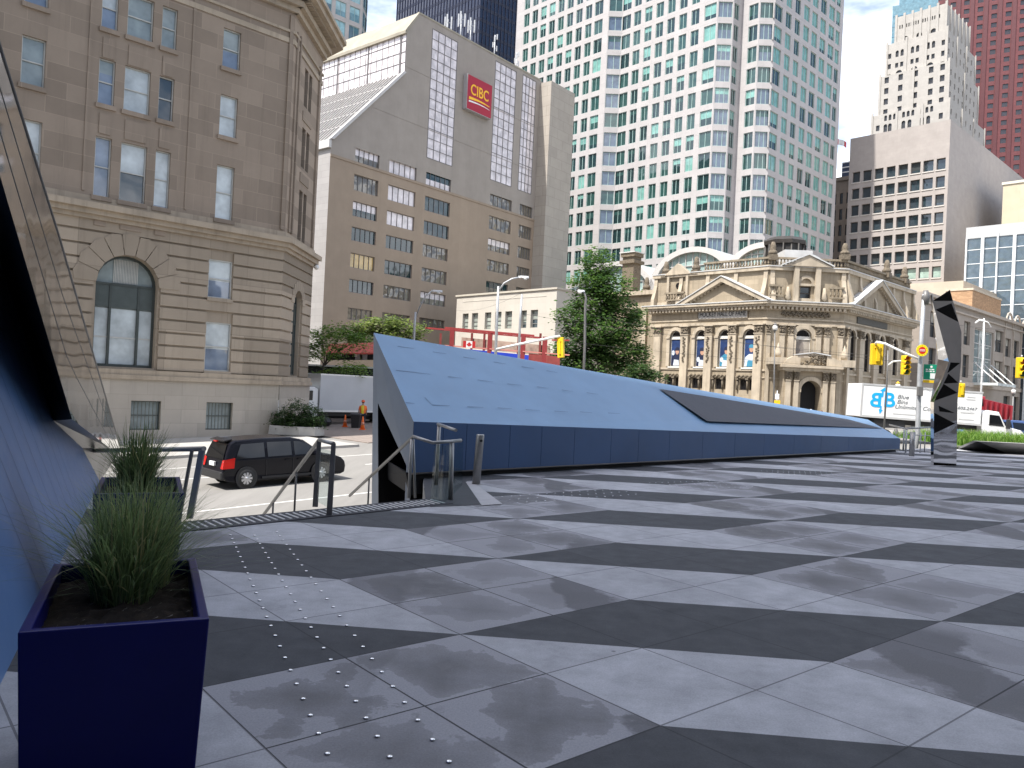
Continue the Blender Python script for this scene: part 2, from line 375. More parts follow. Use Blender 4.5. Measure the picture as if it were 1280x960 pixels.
    vo = nt.nodes.new('ShaderNodeTexVoronoi'); vo.inputs['Scale'].default_value = 1.9; nt.links.new(v, vo.inputs['Vector'])
    spot = _m(nt, 'MULTIPLY', _m(nt, 'LESS_THAN', vo.outputs['Distance'], _m(nt, 'MULTIPLY', n2, .055)), .55)
    col = _mix(nt, spot, col, (.06, .06, .065))
    n5 = _noise(nt, v, 2.4, 8, .72); col = _mix(nt, _m(nt, 'MULTIPLY', _ramp(nt, n5, .60, .70), .30), col, (.10, .10, .11))
    # joints 7 mm wide, cut only where the slabs end
    w = .010 / T
    jl = _m(nt, 'LESS_THAN', d, _m(nt, 'MULTIPLY', w, _m(nt, 'ADD', .6, n2)))
    jf = _m(nt, 'MULTIPLY', jl, _m(nt, 'ADD', .62, _m(nt, 'MULTIPLY', k0, .3)))
    col = _mix(nt, jf, col, (.03, .03, .033))
    nt.links.new(col, b.inputs['Base Color']); b.inputs['Specular IOR Level'].default_value = .3
    rg = _m(nt, 'SUBTRACT', .82, _m(nt, 'MULTIPLY', _m(nt, 'MULTIPLY', st, k0), .18)); nt.links.new(rg, b.inputs['Roughness'])
    _bump(nt, b, _m(nt, 'SUBTRACT', n3, _m(nt, 'MULTIPLY', jl, 1.5)), .25, .006)
    return m
PAVE = paving()
E0, E1 = onz(600, 597), onz(1125, 565)             # foot of the blue canopy's long side
EDGE_A, EDGE_B = onz(222, 654), onz(532, 624.5)    # top of the stairs
edv = (EDGE_B - EDGE_A).normalized()
mb = MB()
far = E1 + NV * 14
GW = onz(128, 600)
mb.poly([GW + Vector((-5, 1.5, 0)), GW, EDGE_A, EDGE_B, onz(529, 603), onz(530, 598), E0 + WV * .6 - NV * .3, E1 + WV * .6, far + WV * .6, far + WV * -60, nw(-80, -60), nw(-80, 5)], 0)
top = [tuple(p) for p in mb.v]
for a, b_ in zip(top[:8], top[1:8]): mb.poly([a, b_, (b_[0], b_[1], -3), (a[0], a[1], -3)], 1)
CONC = mat('concrete', (.36, .35, .33), .85, .15, .8, bump=.2, streak=.15)
mb.build('plaza', [PAVE, CONC], kind='structure')
# street, pavements, forecourt
def sheet(name, n0, n1, w0, w1, m, lift, nn=40, curb=0):
    mb = MB(); ns = sorted({n0 + (n1 - n0) * i / nn for i in range(nn + 1)} | ({58.0} if n0 < 58 < n1 else set()))
    def p(n, w, dz=0): q = nw(n, w); return (q.x, q.y, zstreet(q) + lift - dz)
    for a, c in zip(ns, ns[1:]):
        mb.poly([p(a, w0), p(c, w0), p(c, w1), p(a, w1)])
        if curb: mb.poly([p(a, w0), p(c, w0), p(c, w0, curb), p(a, w0, curb)]); mb.poly([p(a, w1), p(c, w1), p(c, w1, curb), p(a, w1, curb)])
    if curb:
        for a in (n0, n1): mb.poly([p(a, w0), p(a, w1), p(a, w1, curb), p(a, w0, curb)])
    return mb.build(name, m, kind='structure')
def asphalt(name, base):
    m, nt, b = _mat(name); v = _obj(nt); b.inputs['Roughness'].default_value = .88; b.inputs['Specular IOR Level'].default_value = .25
    mp = nt.nodes.new('ShaderNodeMapping'); mp.inputs['Rotation'].default_value = (0, 0, rad(-44)); mp.inputs['Scale'].default_value = (.5, .05, 1); nt.links.new(v, mp.inputs[0])
    f = _noise(nt, mp.outputs[0], 1.6, 6, .65); g = _noise(nt, v, 30, 3)
    c = _mix(nt, _ramp(nt, f, .3, .7), tuple(x * .82 for x in base), tuple(x * 1.1 for x in base))
    nt.links.new(_mix(nt, .4, c, _mix(nt, g, (.75, .75, .75), (1.2, 1.2, 1.2)), 'MULTIPLY'), b.inputs['Base Color'])
    return m
ASPH = asphalt('worn_asphalt', (.235, .225, .21))
sheet('street', -90, 420, -400, 420, ASPH, 0, 60)
SIDEW = ashlar('pavement_concrete', (.40, .385, .36), 1.5, 1.5, .01, .85, .05, .7, 0)
KERB = CONC
sheet('pavement', -90, 24, 36.6, 47, mat('pavement_slab', (.37, .355, .33), .85, .1, 1.2), .14, 24, .2)
sheet('forecourt', 25.5, 46, 38, 60, mat('forecourt_brick', (.23, .19, .165), .85, .15, 3), .05, 6, .1)
sheet('pavement', 73, 74.9, 20, 55, mat('pavement_slab', (.37, .355, .33)), .14, 3, .2)
LINE = mat('road_line', (.62, .61, .58), .8, .2, 3)
for w_ in (23.2, 29.9, 33.2):
    for k in range(12):
        if w_ == 29.9 and k % 2: continue
        sheet('lane_marking', -20 + k * 5, -20 + k * 5 + (4.6 if w_ == 29.9 else 5.0), w_, w_ + .12, LINE, .004, 2)
# ------------------------------------------------------------------ blue metal canopy over the stair
def clad(name, col, vert=1.4, rough=.42):
    m, nt, b = _mat(name); v = _obj(nt); b.inputs['Roughness'].default_value = rough; b.inputs['Specular IOR Level'].default_value = .5
    f = _noise(nt, v, .8, 5); g = _noise(nt, v, 6, 4)
    c = _mix(nt, _ramp(nt, f, .3, .7), tuple(x * .92 for x in col), tuple(x * 1.07 for x in col))
    nt.links.new(_mix(nt, .3, c, _mix(nt, g, (.85, .85, .85), (1.08, 1.08, 1.08)), 'MULTIPLY'), b.inputs['Base Color'])
    nt.links.new(_m(nt, 'ADD', rough - .06, _m(nt, 'MULTIPLY', g, .14)), b.inputs['Roughness'])
    return m
BLUE = clad('blue_zinc_sky_sheen', (.165, .295, .465)); SEAM = mat('seam_blue', (.035, .075, .14), .6); INSET = mat('grey_mesh', (.055, .06, .075), .6, .1, 5)  # the roof blue includes the sheen of the sky
DBLUE = clad('blue_zinc_shaded', (.026, .078, .195), rough=.5)  # same paint as the roof, darkened for the shaded front
DEDGE = mat('canopy_edge_grey', (.16, .20, .26), .4, .08, 2)
def canopy():
    t = thing('canopy', 'long blue metal wedge canopy rising to a sharp point beside the stair handrail', 'canopy', (E0.x, E0.y, 0)); o = Vector(t.location)
    d0 = onz(522, 600).y
    a0 = at(517, 527, d0); a1 = at(1125, 548, E1.y)                          # front top edge
    r0 = at(467, 416, d0 + 2.1)                                             # the point
    nrm = (a1 - a0).cross(r0 - a0).normalized()
    r = ray(1085, 525); r1 = at(1085, 524.5, E1.y + .9)
    f0, f1 = Vector((a0.x, a0.y, .10)), Vector((a1.x, a1.y, .10))
    l = lambda p: Vector(p) - o
    b0 = Vector((r0.x + .12, r0.y + .1, -1.2)); bl = Vector((a0.x, a0.y, -1.2))
    back0, back1 = Vector((r0.x + .25, r0.y + .35, .1)), Vector((r1.x, r1.y + .2, .1))
    mb = MB(); mb.poly([l(a0), l(a1), l(r1), l(r0)]); mb.poly([l(r0), l(r1), l(back1), l(back0)]); mb.poly([l(a1), l(f1), l(back1), l(r1)])
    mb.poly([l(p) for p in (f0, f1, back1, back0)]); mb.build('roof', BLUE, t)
    # front in separate sheets with open joints
    cuts = [0, .03, .055, .105, .145, .19, .245, .29, .345, .41, .48, .55, .63, .71, .80, .89, 1]; n = Vector((NV.y, -NV.x, 0)); back = -n * .05
    for p, q in zip(cuts, cuts[1:]):
        g = .004 / 19; A, B = f0.lerp(f1, p + g), f0.lerp(f1, q - g); Cc, D = a0.lerp(a1, q - g), a0.lerp(a1, p + g)
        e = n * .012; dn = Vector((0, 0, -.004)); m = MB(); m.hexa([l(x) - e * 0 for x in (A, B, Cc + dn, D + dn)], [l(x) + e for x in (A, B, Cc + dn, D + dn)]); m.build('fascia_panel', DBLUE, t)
    m = MB(); m.hexa([l(Vector((p.x, p.y, z))) for p, z in ((f0, -.25), (f1, -.25), (back1, -.25), (back0, -.25))], [l(Vector((p.x, p.y, .1))) + (n * -.15 if i < 2 else n * 0) for i, p in enumerate((f0, f1, back1, back0))]); m.build('plinth', DARK, t)  # gap under the front filled black for its shadow
    m = MB(); m.tube([l(f0) + n * .02, l(f1) + n * .02], .018, 6); m.build('drip_trim', DSTEEL, t)
    # open end: a frame round a dark mouth
    inn = lambda p, k: p.lerp((a0 + r0 + b0 + bl) / 4, k)
    ri, ai, bi, bli = inn(r0, .0), a0, b0, bl
    ri = r0.lerp(b0, .30) + (a0 - r0) * .14; ai = a0.lerp(bl, .42) + (r0 - a0) * .10; bi = b0 + (bl - b0) * .22; bli = bl + (b0 - bl) * .12
    m = MB()
    for p, q, pi, qi in ((r0, a0, ri, ai), (a0, bl, ai, bli), (b0, r0, bi, ri)): m.poly([l(p), l(q), l(qi), l(pi)])
    m.build('end_frame', DEDGE, t)
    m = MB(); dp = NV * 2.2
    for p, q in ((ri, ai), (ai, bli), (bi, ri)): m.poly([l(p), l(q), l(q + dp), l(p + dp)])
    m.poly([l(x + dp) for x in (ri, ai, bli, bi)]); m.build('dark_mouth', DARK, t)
    # grey inset on the roof and the short open seams
    def onroof(x, y, up=.006):
        r = ray(x, y); k = (a0 - CAM).dot(nrm) / r.dot(nrm); p = CAM + r * k; return l(p + nrm * (up if nrm.z > 0 else -up))
    ax = (a1 - a0); dv = (r0 - a0); 
    def rf(u, w, up=.008): return l(a0.lerp(a1, u).lerp(r0.lerp(r1, u), w) + (nrm if nrm.z > 0 else -nrm) * up)
    def inv(x, y):                                                             # roof coordinates of a picture point
        best = None; u, w = .5, .5
        for it in range(40):
            p = proj(rf(u, w, 0) + o); pu = proj(rf(u + 1e-3, w, 0) + o); pw = proj(rf(u, w + 1e-3, 0) + o)
            a, b_, c, d = (pu[0] - p[0]) / 1e-3, (pw[0] - p[0]) / 1e-3, (pu[1] - p[1]) / 1e-3, (pw[1] - p[1]) / 1e-3
            det = a * d - b_ * c
            if abs(det) < 1e-9: break
            ex, ey = x - p[0], y - p[1]; u += max(-.2, min(.2, (d * ex - b_ * ey) / det)); w += max(-.2, min(.2, (-c * ex + a * ey) / det))
        return u, w
    m = MB(); ps = [rf(*inv(x, y), .012) for x, y in ((824, 486.5), (960, 508), (1060, 524.5), (1103, 536), (1000, 531.5), (884, 527))]
    m.poly(ps); m.build('mesh_inset', INSET, t)
    seams = [((497, 433), (518, 436)), ((541, 440), (558, 442.5)), ((579, 446.5), (595, 449)), ((617, 452.5), (632, 455)), ((652, 458.5), (668, 461)), ((683, 463.5), (697, 466)),
             ((495, 463), (538, 468)), ((560, 471), (578, 473)), ((597, 475), (616, 477.5)), ((634, 480), (652, 481.7)), ((671, 483.5), (686, 485.5)), ((702, 487.5), (716, 489.5)), ((733, 491), (748, 493)),
             ((507, 503.5), (518, 504.5)), ((540, 506.5), (562, 507.2)), ((584, 508.5), (604, 509.3)), ((622, 510), (640, 511)), ((657, 512.3), (675, 513.2)), ((693, 514), (710, 515)), ((725, 515), (740, 516)), ((760, 516.3), (775, 517.2)), ((531, 497), (540, 506.5))]
    for p, q in seams:
        A, B = rf(*inv(*p), .004), rf(*inv(*q), .004); s = (B - A).normalized(); k = (nrm.cross(s)).normalized() * .007
        m = MB(); m.poly([A - k, B - k * .4, B + k * .4, A + k]); m.build('open_seam', SEAM, t)
    return t
canopy()

# ------------------------------------------------------------------ leaning blue wall with mirror edge, at the left
def leanwall():
    t = thing('leaning_wall', 'leaning blue clad wall with black recess and mirrored edge behind the planters', 'wall', (-3.2, 5, 0)); o = Vector(t.location); l = lambda p: Vector(p) - o
    g1 = onz(125, 602); g0 = onz(2, 852); dr = (g1 - g0).normalized(); gm = g0 - dr * 6
    side = Vector((-dr.y, dr.x, 0)); nrm = (side * .30 + Vector((0, 0, 1)) * 0).normalized()
    nn = (Vector((dr.y, -dr.x, 0)) * math.cos(rad(17)) + Vector((0, 0, 1)) * math.sin(rad(17))).normalized()
    def onw(x, y): r = ray(x, y); return CAM + r * ((g0 - CAM).dot(nn) / r.dot(nn))
    up = lambda p, k: p + (Vector((-dr.y, dr.x, 0)) * math.sin(rad(17)) + Vector((0, 0, 1)) * math.cos(rad(17))) * k
    e1, e2, e3 = onw(103, 560), onw(67, 526), onw(0, 326); ex = e3 + (e3 - e2) * .9; low = gm
    m = MB(); pts = [gm, g0, g1, e1, e2, e3, ex, up(gm, 8)]
    m.poly([l(p) for p in pts]); m.poly([l(p - nn * .25) for p in reversed(pts)])
    for p, q in zip(pts, pts[1:] + pts[:1]): m.poly([l(p), l(q), l(q - nn * .25), l(p - nn * .25)])
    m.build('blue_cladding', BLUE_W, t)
    # seams lean with the sheets
    m = MB(); sdir = (e2 - e3).normalized()
    for k in range(1, 16):
        A = g1 - dr * (.42 * k); r = up(A, 0); L = 5.5; B = A + (up(A, 1) - A) * L - dr * (L * .42)
        # clip against the cut edge e2-e3
        for q in range(60):
            B2 = A.lerp(B, (q + 1) / 60); ed = (e3 - e2); rel = B2 - e2
            inpl = nn.cross(ed)
            if (g0 - e2).dot(inpl) * rel.dot(inpl) < 0: break
        B = A.lerp(B, q / 60)
        if (B - A).length < .05: continue
        kv = dr * .004; m.poly([l(A - kv + nn * .003), l(A + kv + nn * .003), l(B + kv + nn * .003), l(B - kv + nn * .003)])
    m.build('seam', mat('seam_dark', (.02, .04, .09), .6), t)
    # mirrored edge panel and the black slot between
    mn = Vector((math.cos(rad(22.2)), math.sin(rad(22.2)), 0)); mc = at(151, 562, 13.3); mz = lambda x, y: CAM + ray(x, y) * ((mc - CAM).dot(mn) / ray(x, y).dot(mn))
    q1, q2, q3, q4, q5, q6 = mz(0, 59), mz(75, 300), mz(151, 562), mz(137, 560), mz(90, 524), mz(12, 260)
    ups = q1 + (q1 - q2) * .35; upt = q6 + (q6 - q5) * .5
    m = MB(); rows = 14; L_, R_ = [upt, q6, q5, q4], [ups, q1, q2, q3]
    def pl(P, k):
        x = k * (len(P) - 1); i = min(int(x), len(P) - 2); return P[i].lerp(P[i + 1], x - i)
    for k in range(rows):
        a, b_ = k / rows, (k + 1) / rows; m.poly([l(pl(L_, a)), l(pl(R_, a)), l(pl(R_, b_)), l(pl(L_, b_))])
    bk = (q1 - CAM).normalized(); bk = Vector((bk.x, bk.y, 0)).normalized() * .3
    ol = [pl(R_, k / 6) for k in range(7)]
    for p, q in zip(ol, ol[1:]): m.poly([l(p), l(q), l(q + bk), l(p + bk)], 1)
    e = MB(); e.tube([l(p + bk * .04) for p in R_], .012, 6); e.build('edge_trim', DSTEEL, t)
    for s_ in (.36, .70):
        e = MB(); e.tube([l(pl(L_, k / 20).lerp(pl(R_, k / 20), s_) - bk * .0) for k in range(21)], .0035, 5); e.build('panel_seam', DSTEEL, t)
    mo = m.build('mirror_panel', [MIRW, DSTEEL], t, merge=True)
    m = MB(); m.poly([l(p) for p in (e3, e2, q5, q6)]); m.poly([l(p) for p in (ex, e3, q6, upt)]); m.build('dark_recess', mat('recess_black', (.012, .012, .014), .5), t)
    m = MB(); m.poly([l(p) for p in (e2, e1, q4, q5)]); m.poly([l(p) for p in (e1, g1, q3, q4)]); m.build('soffit', mat('soffit_steel', (.32, .31, .30), .35, .1, 2, metal=.6), t)
MIRW = mat('mirror_wavy', (.60, .59, .58), .06, .06, .8, metal=1)
_nt = MIRW.node_tree; _bs = [n for n in _nt.nodes if n.type == 'BSDF_PRINCIPLED'][0]; _bump(_nt, _bs, _noise(_nt, _obj(_nt), .7, 2), .06, .25)
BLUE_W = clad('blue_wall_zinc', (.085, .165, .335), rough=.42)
leanwall()

# ------------------------------------------------------------------ planters and what grows in them
PLB = mat('planter_blue', (.003, .005, .10), .34, .1, 3, spec=.25); SOIL = mat('soil', (.035, .024, .017), .95, .5, 25, bump=1.0)
def planter(p0, az, W, L, H, label, name='planter'):
    """p0 front right top corner"""
    t = thing(name, label, 'planter', (p0.x, p0.y, 0), rad(-az), 'blue box planters beside the wall')
    wt = .035; m = MB()                                                         # local: x right, y back
    tp = .03
    def ring(z, k): return [(-W + k, k, z), (-k, k, z), (-k, L - k, z), (-W + k, L - k, z)]
    a, b, c, d = ring(0, tp), ring(H, 0), ring(H, wt), ring(H - .12, wt + .002)
    for p, q in ((a, b), (b, c), (c, d)):
        for i in range(4): j = (i + 1) % 4; m.poly([p[i], p[j], q[j], q[i]])
    m.poly(list(reversed(a))); m.build('box', PLB, t, bevel=.006)
    m = MB(); nx, ny = 14, 24; H2 = H - .075
    P = [[(-W + wt + (W - 2 * wt) * i / nx, wt + (L - 2 * wt) * j / ny, H2 + random.uniform(-.012, .018)) for j in range(ny + 1)] for i in range(nx + 1)]
    for i in range(nx):
        for j in range(ny): m.poly([P[i][j], P[i + 1][j], P[i + 1][j + 1], P[i][j + 1]])
    for k in range(260):
        x, y = random.uniform(-W + wt, -wt), random.uniform(wt, L - wt); s = random.uniform(.003, .009)
        m.poly([(x - s, y, H2 + .012), (x + s, y - s, H2 + .02), (x + s, y + s, H2 + .018)], 1 if random.random() < .4 else 0)
    m.build('soil', [SOIL, mat('soil_chips', (.22, .20, .17), .9, .3, 9)], t)
    return t
PH = .75
pA = onz(262, 773, PH); pA2 = onz(22, 790, PH); pAb = onz(245, 697, PH)
dA = (pAb - pA); azA = math.degrees(math.atan2(dA.x, dA.y))
planter(pA, azA, (pA2 - pA).length, dA.length, PH, 'nearest blue planter box, cut off by the bottom edge of the photo')
pB = onz(230, 616, PH); planter(pB, azA, (pA2 - pA).length, dA.length * .95, PH, 'blue planter box farther off, next to the stair landing rail')
def grass_clump(name, label, c, n, h, spread, mats, w=.006, droop=1.0, seed=1, group='ornamental grasses in the planters', heads=0, base=.09):
    rnd = random.Random(seed); m = MB(); c = Vector(c)
    t = thing(name, label, 'plant', c, 0, group)
    for i in range(n):
        a = rnd.uniform(0, 2 * math.pi); br = base * math.sqrt(rnd.random()); b = Vector((math.cos(a) * br, math.sin(a) * br, -.02))
        a2 = a + rnd.gauss(0, .7); lean = abs(rnd.gauss(.5, .35)) * spread; hh = h * rnd.uniform(.45, 1.1) * (1.05 - .35 * min(1, lean / spread / 1.3)); dd = Vector((math.cos(a2), math.sin(a2), 0)); sd = Vector((-dd.y, dd.x, 0))
        pts = []; K = 6; dr = droop * rnd.uniform(.2, 1.0)
        for k in range(K + 1):
            u = k / K; pts.append(b + dd * (lean * (u ** 1.5)) + Vector((0, 0, hh * (u * (1 + .35 * dr) - .62 * dr * u ** 2.6))) + sd * rnd.gauss(0, .004))
        mi = rnd.choices((0, 1, 2), (5, 4, 1.2))[0]; ww = w * rnd.uniform(.6, 1.3)
        for k in range(K):
            w0, w1 = ww * (1 - (k / K) ** 2 * .9), ww * (1 - ((k + 1) / K) ** 2 * .95)
            m.poly([pts[k] - sd * w0 / 2, pts[k] + sd * w0 / 2, pts[k + 1] + sd * w1 / 2, pts[k + 1] - sd * w1 / 2], mi)
        if heads and rnd.random() < heads:
            for q in range(14):
                p = pts[-1] + Vector((rnd.gauss(0, .005), rnd.gauss(0, .005), rnd.uniform(-.06, .03))); s = .0018
                m.poly([p + Vector((-s, 0, 0)), p + Vector((s, 0, 0)), p + Vector((s * .3, s, s * 5))], 2)
    m.build('blades', mats, t)
GB = [leafmat('blade_green', (.16, .225, .11), .5, .25, 6), leafmat('blade_dark', (.085, .125, .06), .5, .25, 6), leafmat('blade_straw', (.30, .29, .16), .6, .2, 5)]
GB2 = [leafmat('blade_pale', (.27, .34, .18), .55, .2, 6), leafmat('blade_mid', (.17, .235, .11), .5, .2, 6), leafmat('blade_seed', (.36, .37, .22), .7, .2, 5)]
def inplanter(o, az, x, y):
    r = dirv(az); q = Vector((r.y, -r.x, 0)); return o + q * x + r * y
lenA = dA.length; wA = (pA2 - pA).length
ca = inplanter(pA, azA, -wA * .50, lenA * .62); ca.z = PH - .07
grass_clump('grass_clump', 'dark arching grass clump in the nearest planter', ca, 620, .58, .46, GB, .0055, 1.3, 3, base=.11)
cb_ = inplanter(pA, azA, -wA * .42, lenA * .88); cb_.z = PH - .07
grass_clump('feathery_grass', 'pale feathery grass with fine seed heads between the two planters', cb_, 1100, .60, .36, GB2, .0034, 1.25, 5, heads=0, base=.13)
cc_ = inplanter(pB, azA, -wA * .55, lenA * .50); cc_.z = PH - .07
grass_clump('grass_clump', 'upright grass clump in the farther planter', cc_, 760, .60, .36, GB, .0075, .8, 9, base=.10)

# ------------------------------------------------------------------ stair edge: tactile strip, steps, rails
BARP = mat('strip_pale', (.62, .62, .61), .55, .1, 8)
def strip():
    t = thing('tactile_strip', 'dark stair edge strip with slanting steel bars at the top of the steps', 'tactile strip', (EDGE_A.x, EDGE_A.y, 0)); o = Vector(t.location)
    A, B = EDGE_A + Vector((0, 0, 0)), EDGE_B; nrm = Vector((edv.y, -edv.x, 0)); Wd = .50
    sx, ex = A + edv * -.6, B + edv * .05
    m = MB(); m.hexa([p - o + Vector((0, 0, .002)) for p in (sx, sx + nrm * Wd, ex + nrm * Wd, ex)], [p - o + Vector((0, 0, .012)) for p in (sx, sx + nrm * Wd, ex + nrm * Wd, ex)]); m.build('base_plate', mat('strip_dark', (.05, .05, .058), .7, .15, 4), t)
    L = (ex - sx).length; n = 46
    for k in range(n):
        p = sx + edv * (L * (k + .5) / n) + nrm * .10; q = p + nrm * .33 + edv * -.045; e = edv * .013
        m = MB(); m.hexa([x - o + Vector((0, 0, .012)) for x in (p - e, p + e, q + e, q - e)], [x - o + Vector((0, 0, .018)) for x in (p - e * .8, p + e * .8, q + e * .8, q - e * .8)]); m.build('bar', BARP, t)
    nrmB = -nrm; m = MB(); n = 15
    for k in range(n):
        a = sx - edv * 3 + nrmB * (.30 * k + .003); b_ = ex + edv * .0 + nrmB * (.30 * k + .003); z = -.165 * (k + 1)
        m.hexa([Vector((p.x, p.y, -3)) for p in (a, b_, b_ + nrmB * .30, a + nrmB * .30)], [Vector((p.x, p.y, z)) for p in (a, b_, b_ + nrmB * .30, a + nrmB * .30)])
    m.build('stairs', CONC, kind='structure')
strip()
mb = MB(); pts = [onz(x, y) for x, y in ((538, 634), (588, 632), (612, 629), (580, 599), (530.2, 599), (529.3, 603.2), (532.2, 624.2))]
mb.poly([p + Vector((0, 0, .005)) for p in pts]); mb.build('landing_paving', mat('landing_dark', (.058, .06, .066), .75, .15, 3), kind='structure')
mb = MB(); pts = [onz(x, y) for x, y in ((582, 603), (591, 603), (628, 630.5), (602, 632.5))]
mb.poly([p + Vector((0, 0, .009)) for p in pts]); mb.build('paving_band', mat('band_pale', (.42, .41, .42), .8, .08, 3), kind='structure')
def tubepart(name, t, paths, r, m, n=10):
    b = MB(); o = Vector(t.location)
    for p in paths: b.tube([Vector(x) - o for x in p], r, n)
    return b.build(name, m, t)
def panel(name, t, pts, m, th=.012):
    o = Vector(t.location); pts = [Vector(p) - o for p in pts]; n = (pts[1] - pts[0]).cross(pts[2] - pts[0]).normalized() * th
    b = MB(); b.prism(pts, n); return b.build(name, m, t)
# left landing rail
g = onz(237, 648); t = thing('landing_rail', 'steel landing rail with flat posts right behind the farther planter', 'railing', g)
a, b_ = at(255, 561, g.y * 1.0), at(104, 563.5, g.y + 2.3); tubepart('top_rail', t, [[a, b_]], .030, STEEL)
mb = MB(); q = Vector((a.x, a.y, a.z - .02)) - g; q.x -= .02
for dx, w_ in ((0, .032), (-.11, .014)): 
    mb = MB(); mb.hexa([(dx - w_, -.02, 0), (dx + w_, -.02, 0), (dx + w_, .02, 0), (dx - w_, .02, 0)], [(q.x + dx - w_, q.y - .02, q.z), (q.x + dx + w_, q.y - .02, q.z), (q.x + dx + w_, q.y + .02, q.z), (q.x + dx - w_, q.y + .02, q.z)]); mb.build('post', STEEL if dx == 0 else DSTEEL, t)
# middle stair rail
g1 = onz(411.5, 645); g2 = onz(394, 633.5); t = thing('stair_rail', 'steel stair rail with a glass end panel in the middle of the steps', 'railing', g1, 0, 'stair rails with glass panels')
h1, h2 = at(417, 554.5, g1.y), at(399, 550, g2.y); sdv = dirv(-30)
dn = lambda p, L, k=.50: p + sdv * L + Vector((0, 0, -k * L))
tubepart('handrail', t, [[h1, h2, dn(h2, 2.9)]], .024, STEEL)
for p, h in ((g1, h1), (g2, h2)):
    mb = MB(); o = Vector(t.location); a_ = [(-.032, -.015, 0), (.032, -.015, 0), (.032, .015, 0), (-.032, .015, 0)]
    mb.hexa([p - o + Vector(x) for x in a_], [h - o + Vector(x) * .8 for x in a_]); mb.build('post', DSTEEL, t)
for L in (1.0, 2.2): q = dn(h2, L); tubepart('baluster', t, [[q, q + Vector((0, 0, -.75))]], .014, DSTEEL)
panel('glass_panel', t, [g1 + Vector((-.01, .06, .08)), g2 + Vector((.02, -.05, .08)), h2 + Vector((.02, -.05, -.10)), h1 + Vector((-.01, .06, -.10))], CLEAR)
for s in (.1, .88):
    mb = MB(); 
# right stair rail
g1 = onz(563, 625); g0_ = onz(511, 622.5); t = thing('stair_rail', 'steel stair rail with clear glass panels beside the blue canopy', 'railing', g1, 0, 'stair rails with glass panels')
c1, c2, c3 = at(576.5, 550.5, g1.y + .10), at(541, 553.5, g1.y - .25), at(517, 545.5, g0_.y)
tubepart('handrail', t, [[c1, c2, c3, dn(c3, 2.6, .46)]], .024, STEEL)
q = dn(c3, 1.7, .46); tubepart('baluster', t, [[q, q + Vector((0, 0, -.7))]], .014, DSTEEL)
tubepart('post', t, [[g1, at(565, 553, g1.y)]], .034, STEEL); tubepart('post', t, [[g0_, at(514.5, 549, g0_.y)]], .024, STEEL); tubepart('post', t, [[onz(519, 622.5), at(516.5, 549, onz(519, 622.5).y)]], .018, STEEL)
gb = onz(545, 606.5); tubepart('post', t, [[gb, at(549, 531, gb.y)]], .032, STEEL)
tubepart('back_rail', t, [[at(547.5, 530, gb.y), at(570, 538, gb.y - .75)]], .024, STEEL)
gl = onz(553, 632); panel('glass_panel', t, [onz(553.5, 631.5), onz(577, 607), at(578.5, 548, onz(577, 607).y), at(557, 557, gl.y)], CLEAR); panel('glass_panel', t, [onz(552, 631.5), onz(538, 626), at(543, 556, onz(538, 626).y), at(556, 557, gl.y)], CLEAR)
# bollard
g = onz(595, 605.5); t = thing('bollard', 'round steel bollard standing against the blue canopy side', 'bollard', g)
h = at(600.5, 543, g.y) - g; mb = MB(); mb.tube([(0, 0, 0), (h.x, 0, h.z - .02), (h.x, 0, h.z)], [.066, .066, .062], 20); mb.build('post', STEEL, t)
mb = MB(); mb.tube([(h.x + .02, -.055, h.z - .10), (h.x + .02, -.072, h.z - .10)], .022, 12); mb.build('light_eye', DARK, t)
mb = MB(); mb.lathe((0, 0, 0), [(.09, 0), (.09, .008), (.068, .01)], 20); mb.build('base_flange', STEEL, t)

# studs
STUD = mat('stud_steel', (.80, .80, .80), .22, .05, 5, metal=1)
mb = MB(); mb.lathe((0, 0, 0), [(.013, 0), (.013, .002), (.0115, .0045), (.007, .006), (.0005, .0066)], 12); s0 = mb.build('tactile_stud', STUD)
LB = ['small steel stud in the left line of studs on the paving', 'small steel stud in the middle line of studs on the paving', 'small steel stud in the right line of studs on the paving']
GP = ['left line of tactile studs', 'middle line of tactile studs', 'right line of tactile studs']
first = True
def stud(p, label, group):
    global first
    o = s0 if first else s0.copy()
    if not first: COL.objects.link(o)
    first = False; o.location = (p.x, p.y, .004); tag(o, label, 'stud', group)
lines = [((288, 669), (409, 943), 24), ((318.5, 670), (487, 947), 24), ((346, 665.5), (561, 953), 24)]
for i, (p, q, n) in enumerate(lines):
    a, b_ = onz(*p), onz(*q)
    for k in range(n + 1): stud(a.lerp(b_, k / n), LB[i], GP[i])
for (p, q, n, off, lab, gr) in (((616, 622), (772, 612), 15, 3, 'tiny steel stud in the patch of studs near the bollard', 'tactile studs near the bollard'), ((812, 604), (908, 601), 13, 4, 'tiny steel stud in the far patch of studs along the canopy', 'tactile studs along the canopy'), ((952, 589), (1032, 590), 12, 4, 'tiny steel stud in the farthest patch of studs before the mirror sculpture', 'tactile studs before the sculpture')):
    a, b_ = onz(*p), onz(*q); d = (b_ - a).normalized(); nn = Vector((d.y, -d.x, 0))
    for k in range(n):
        for j in range(off): stud(a.lerp(b_, (k + .5 * (j % 2)) / n) + nn * (.28 * j), lab, gr)

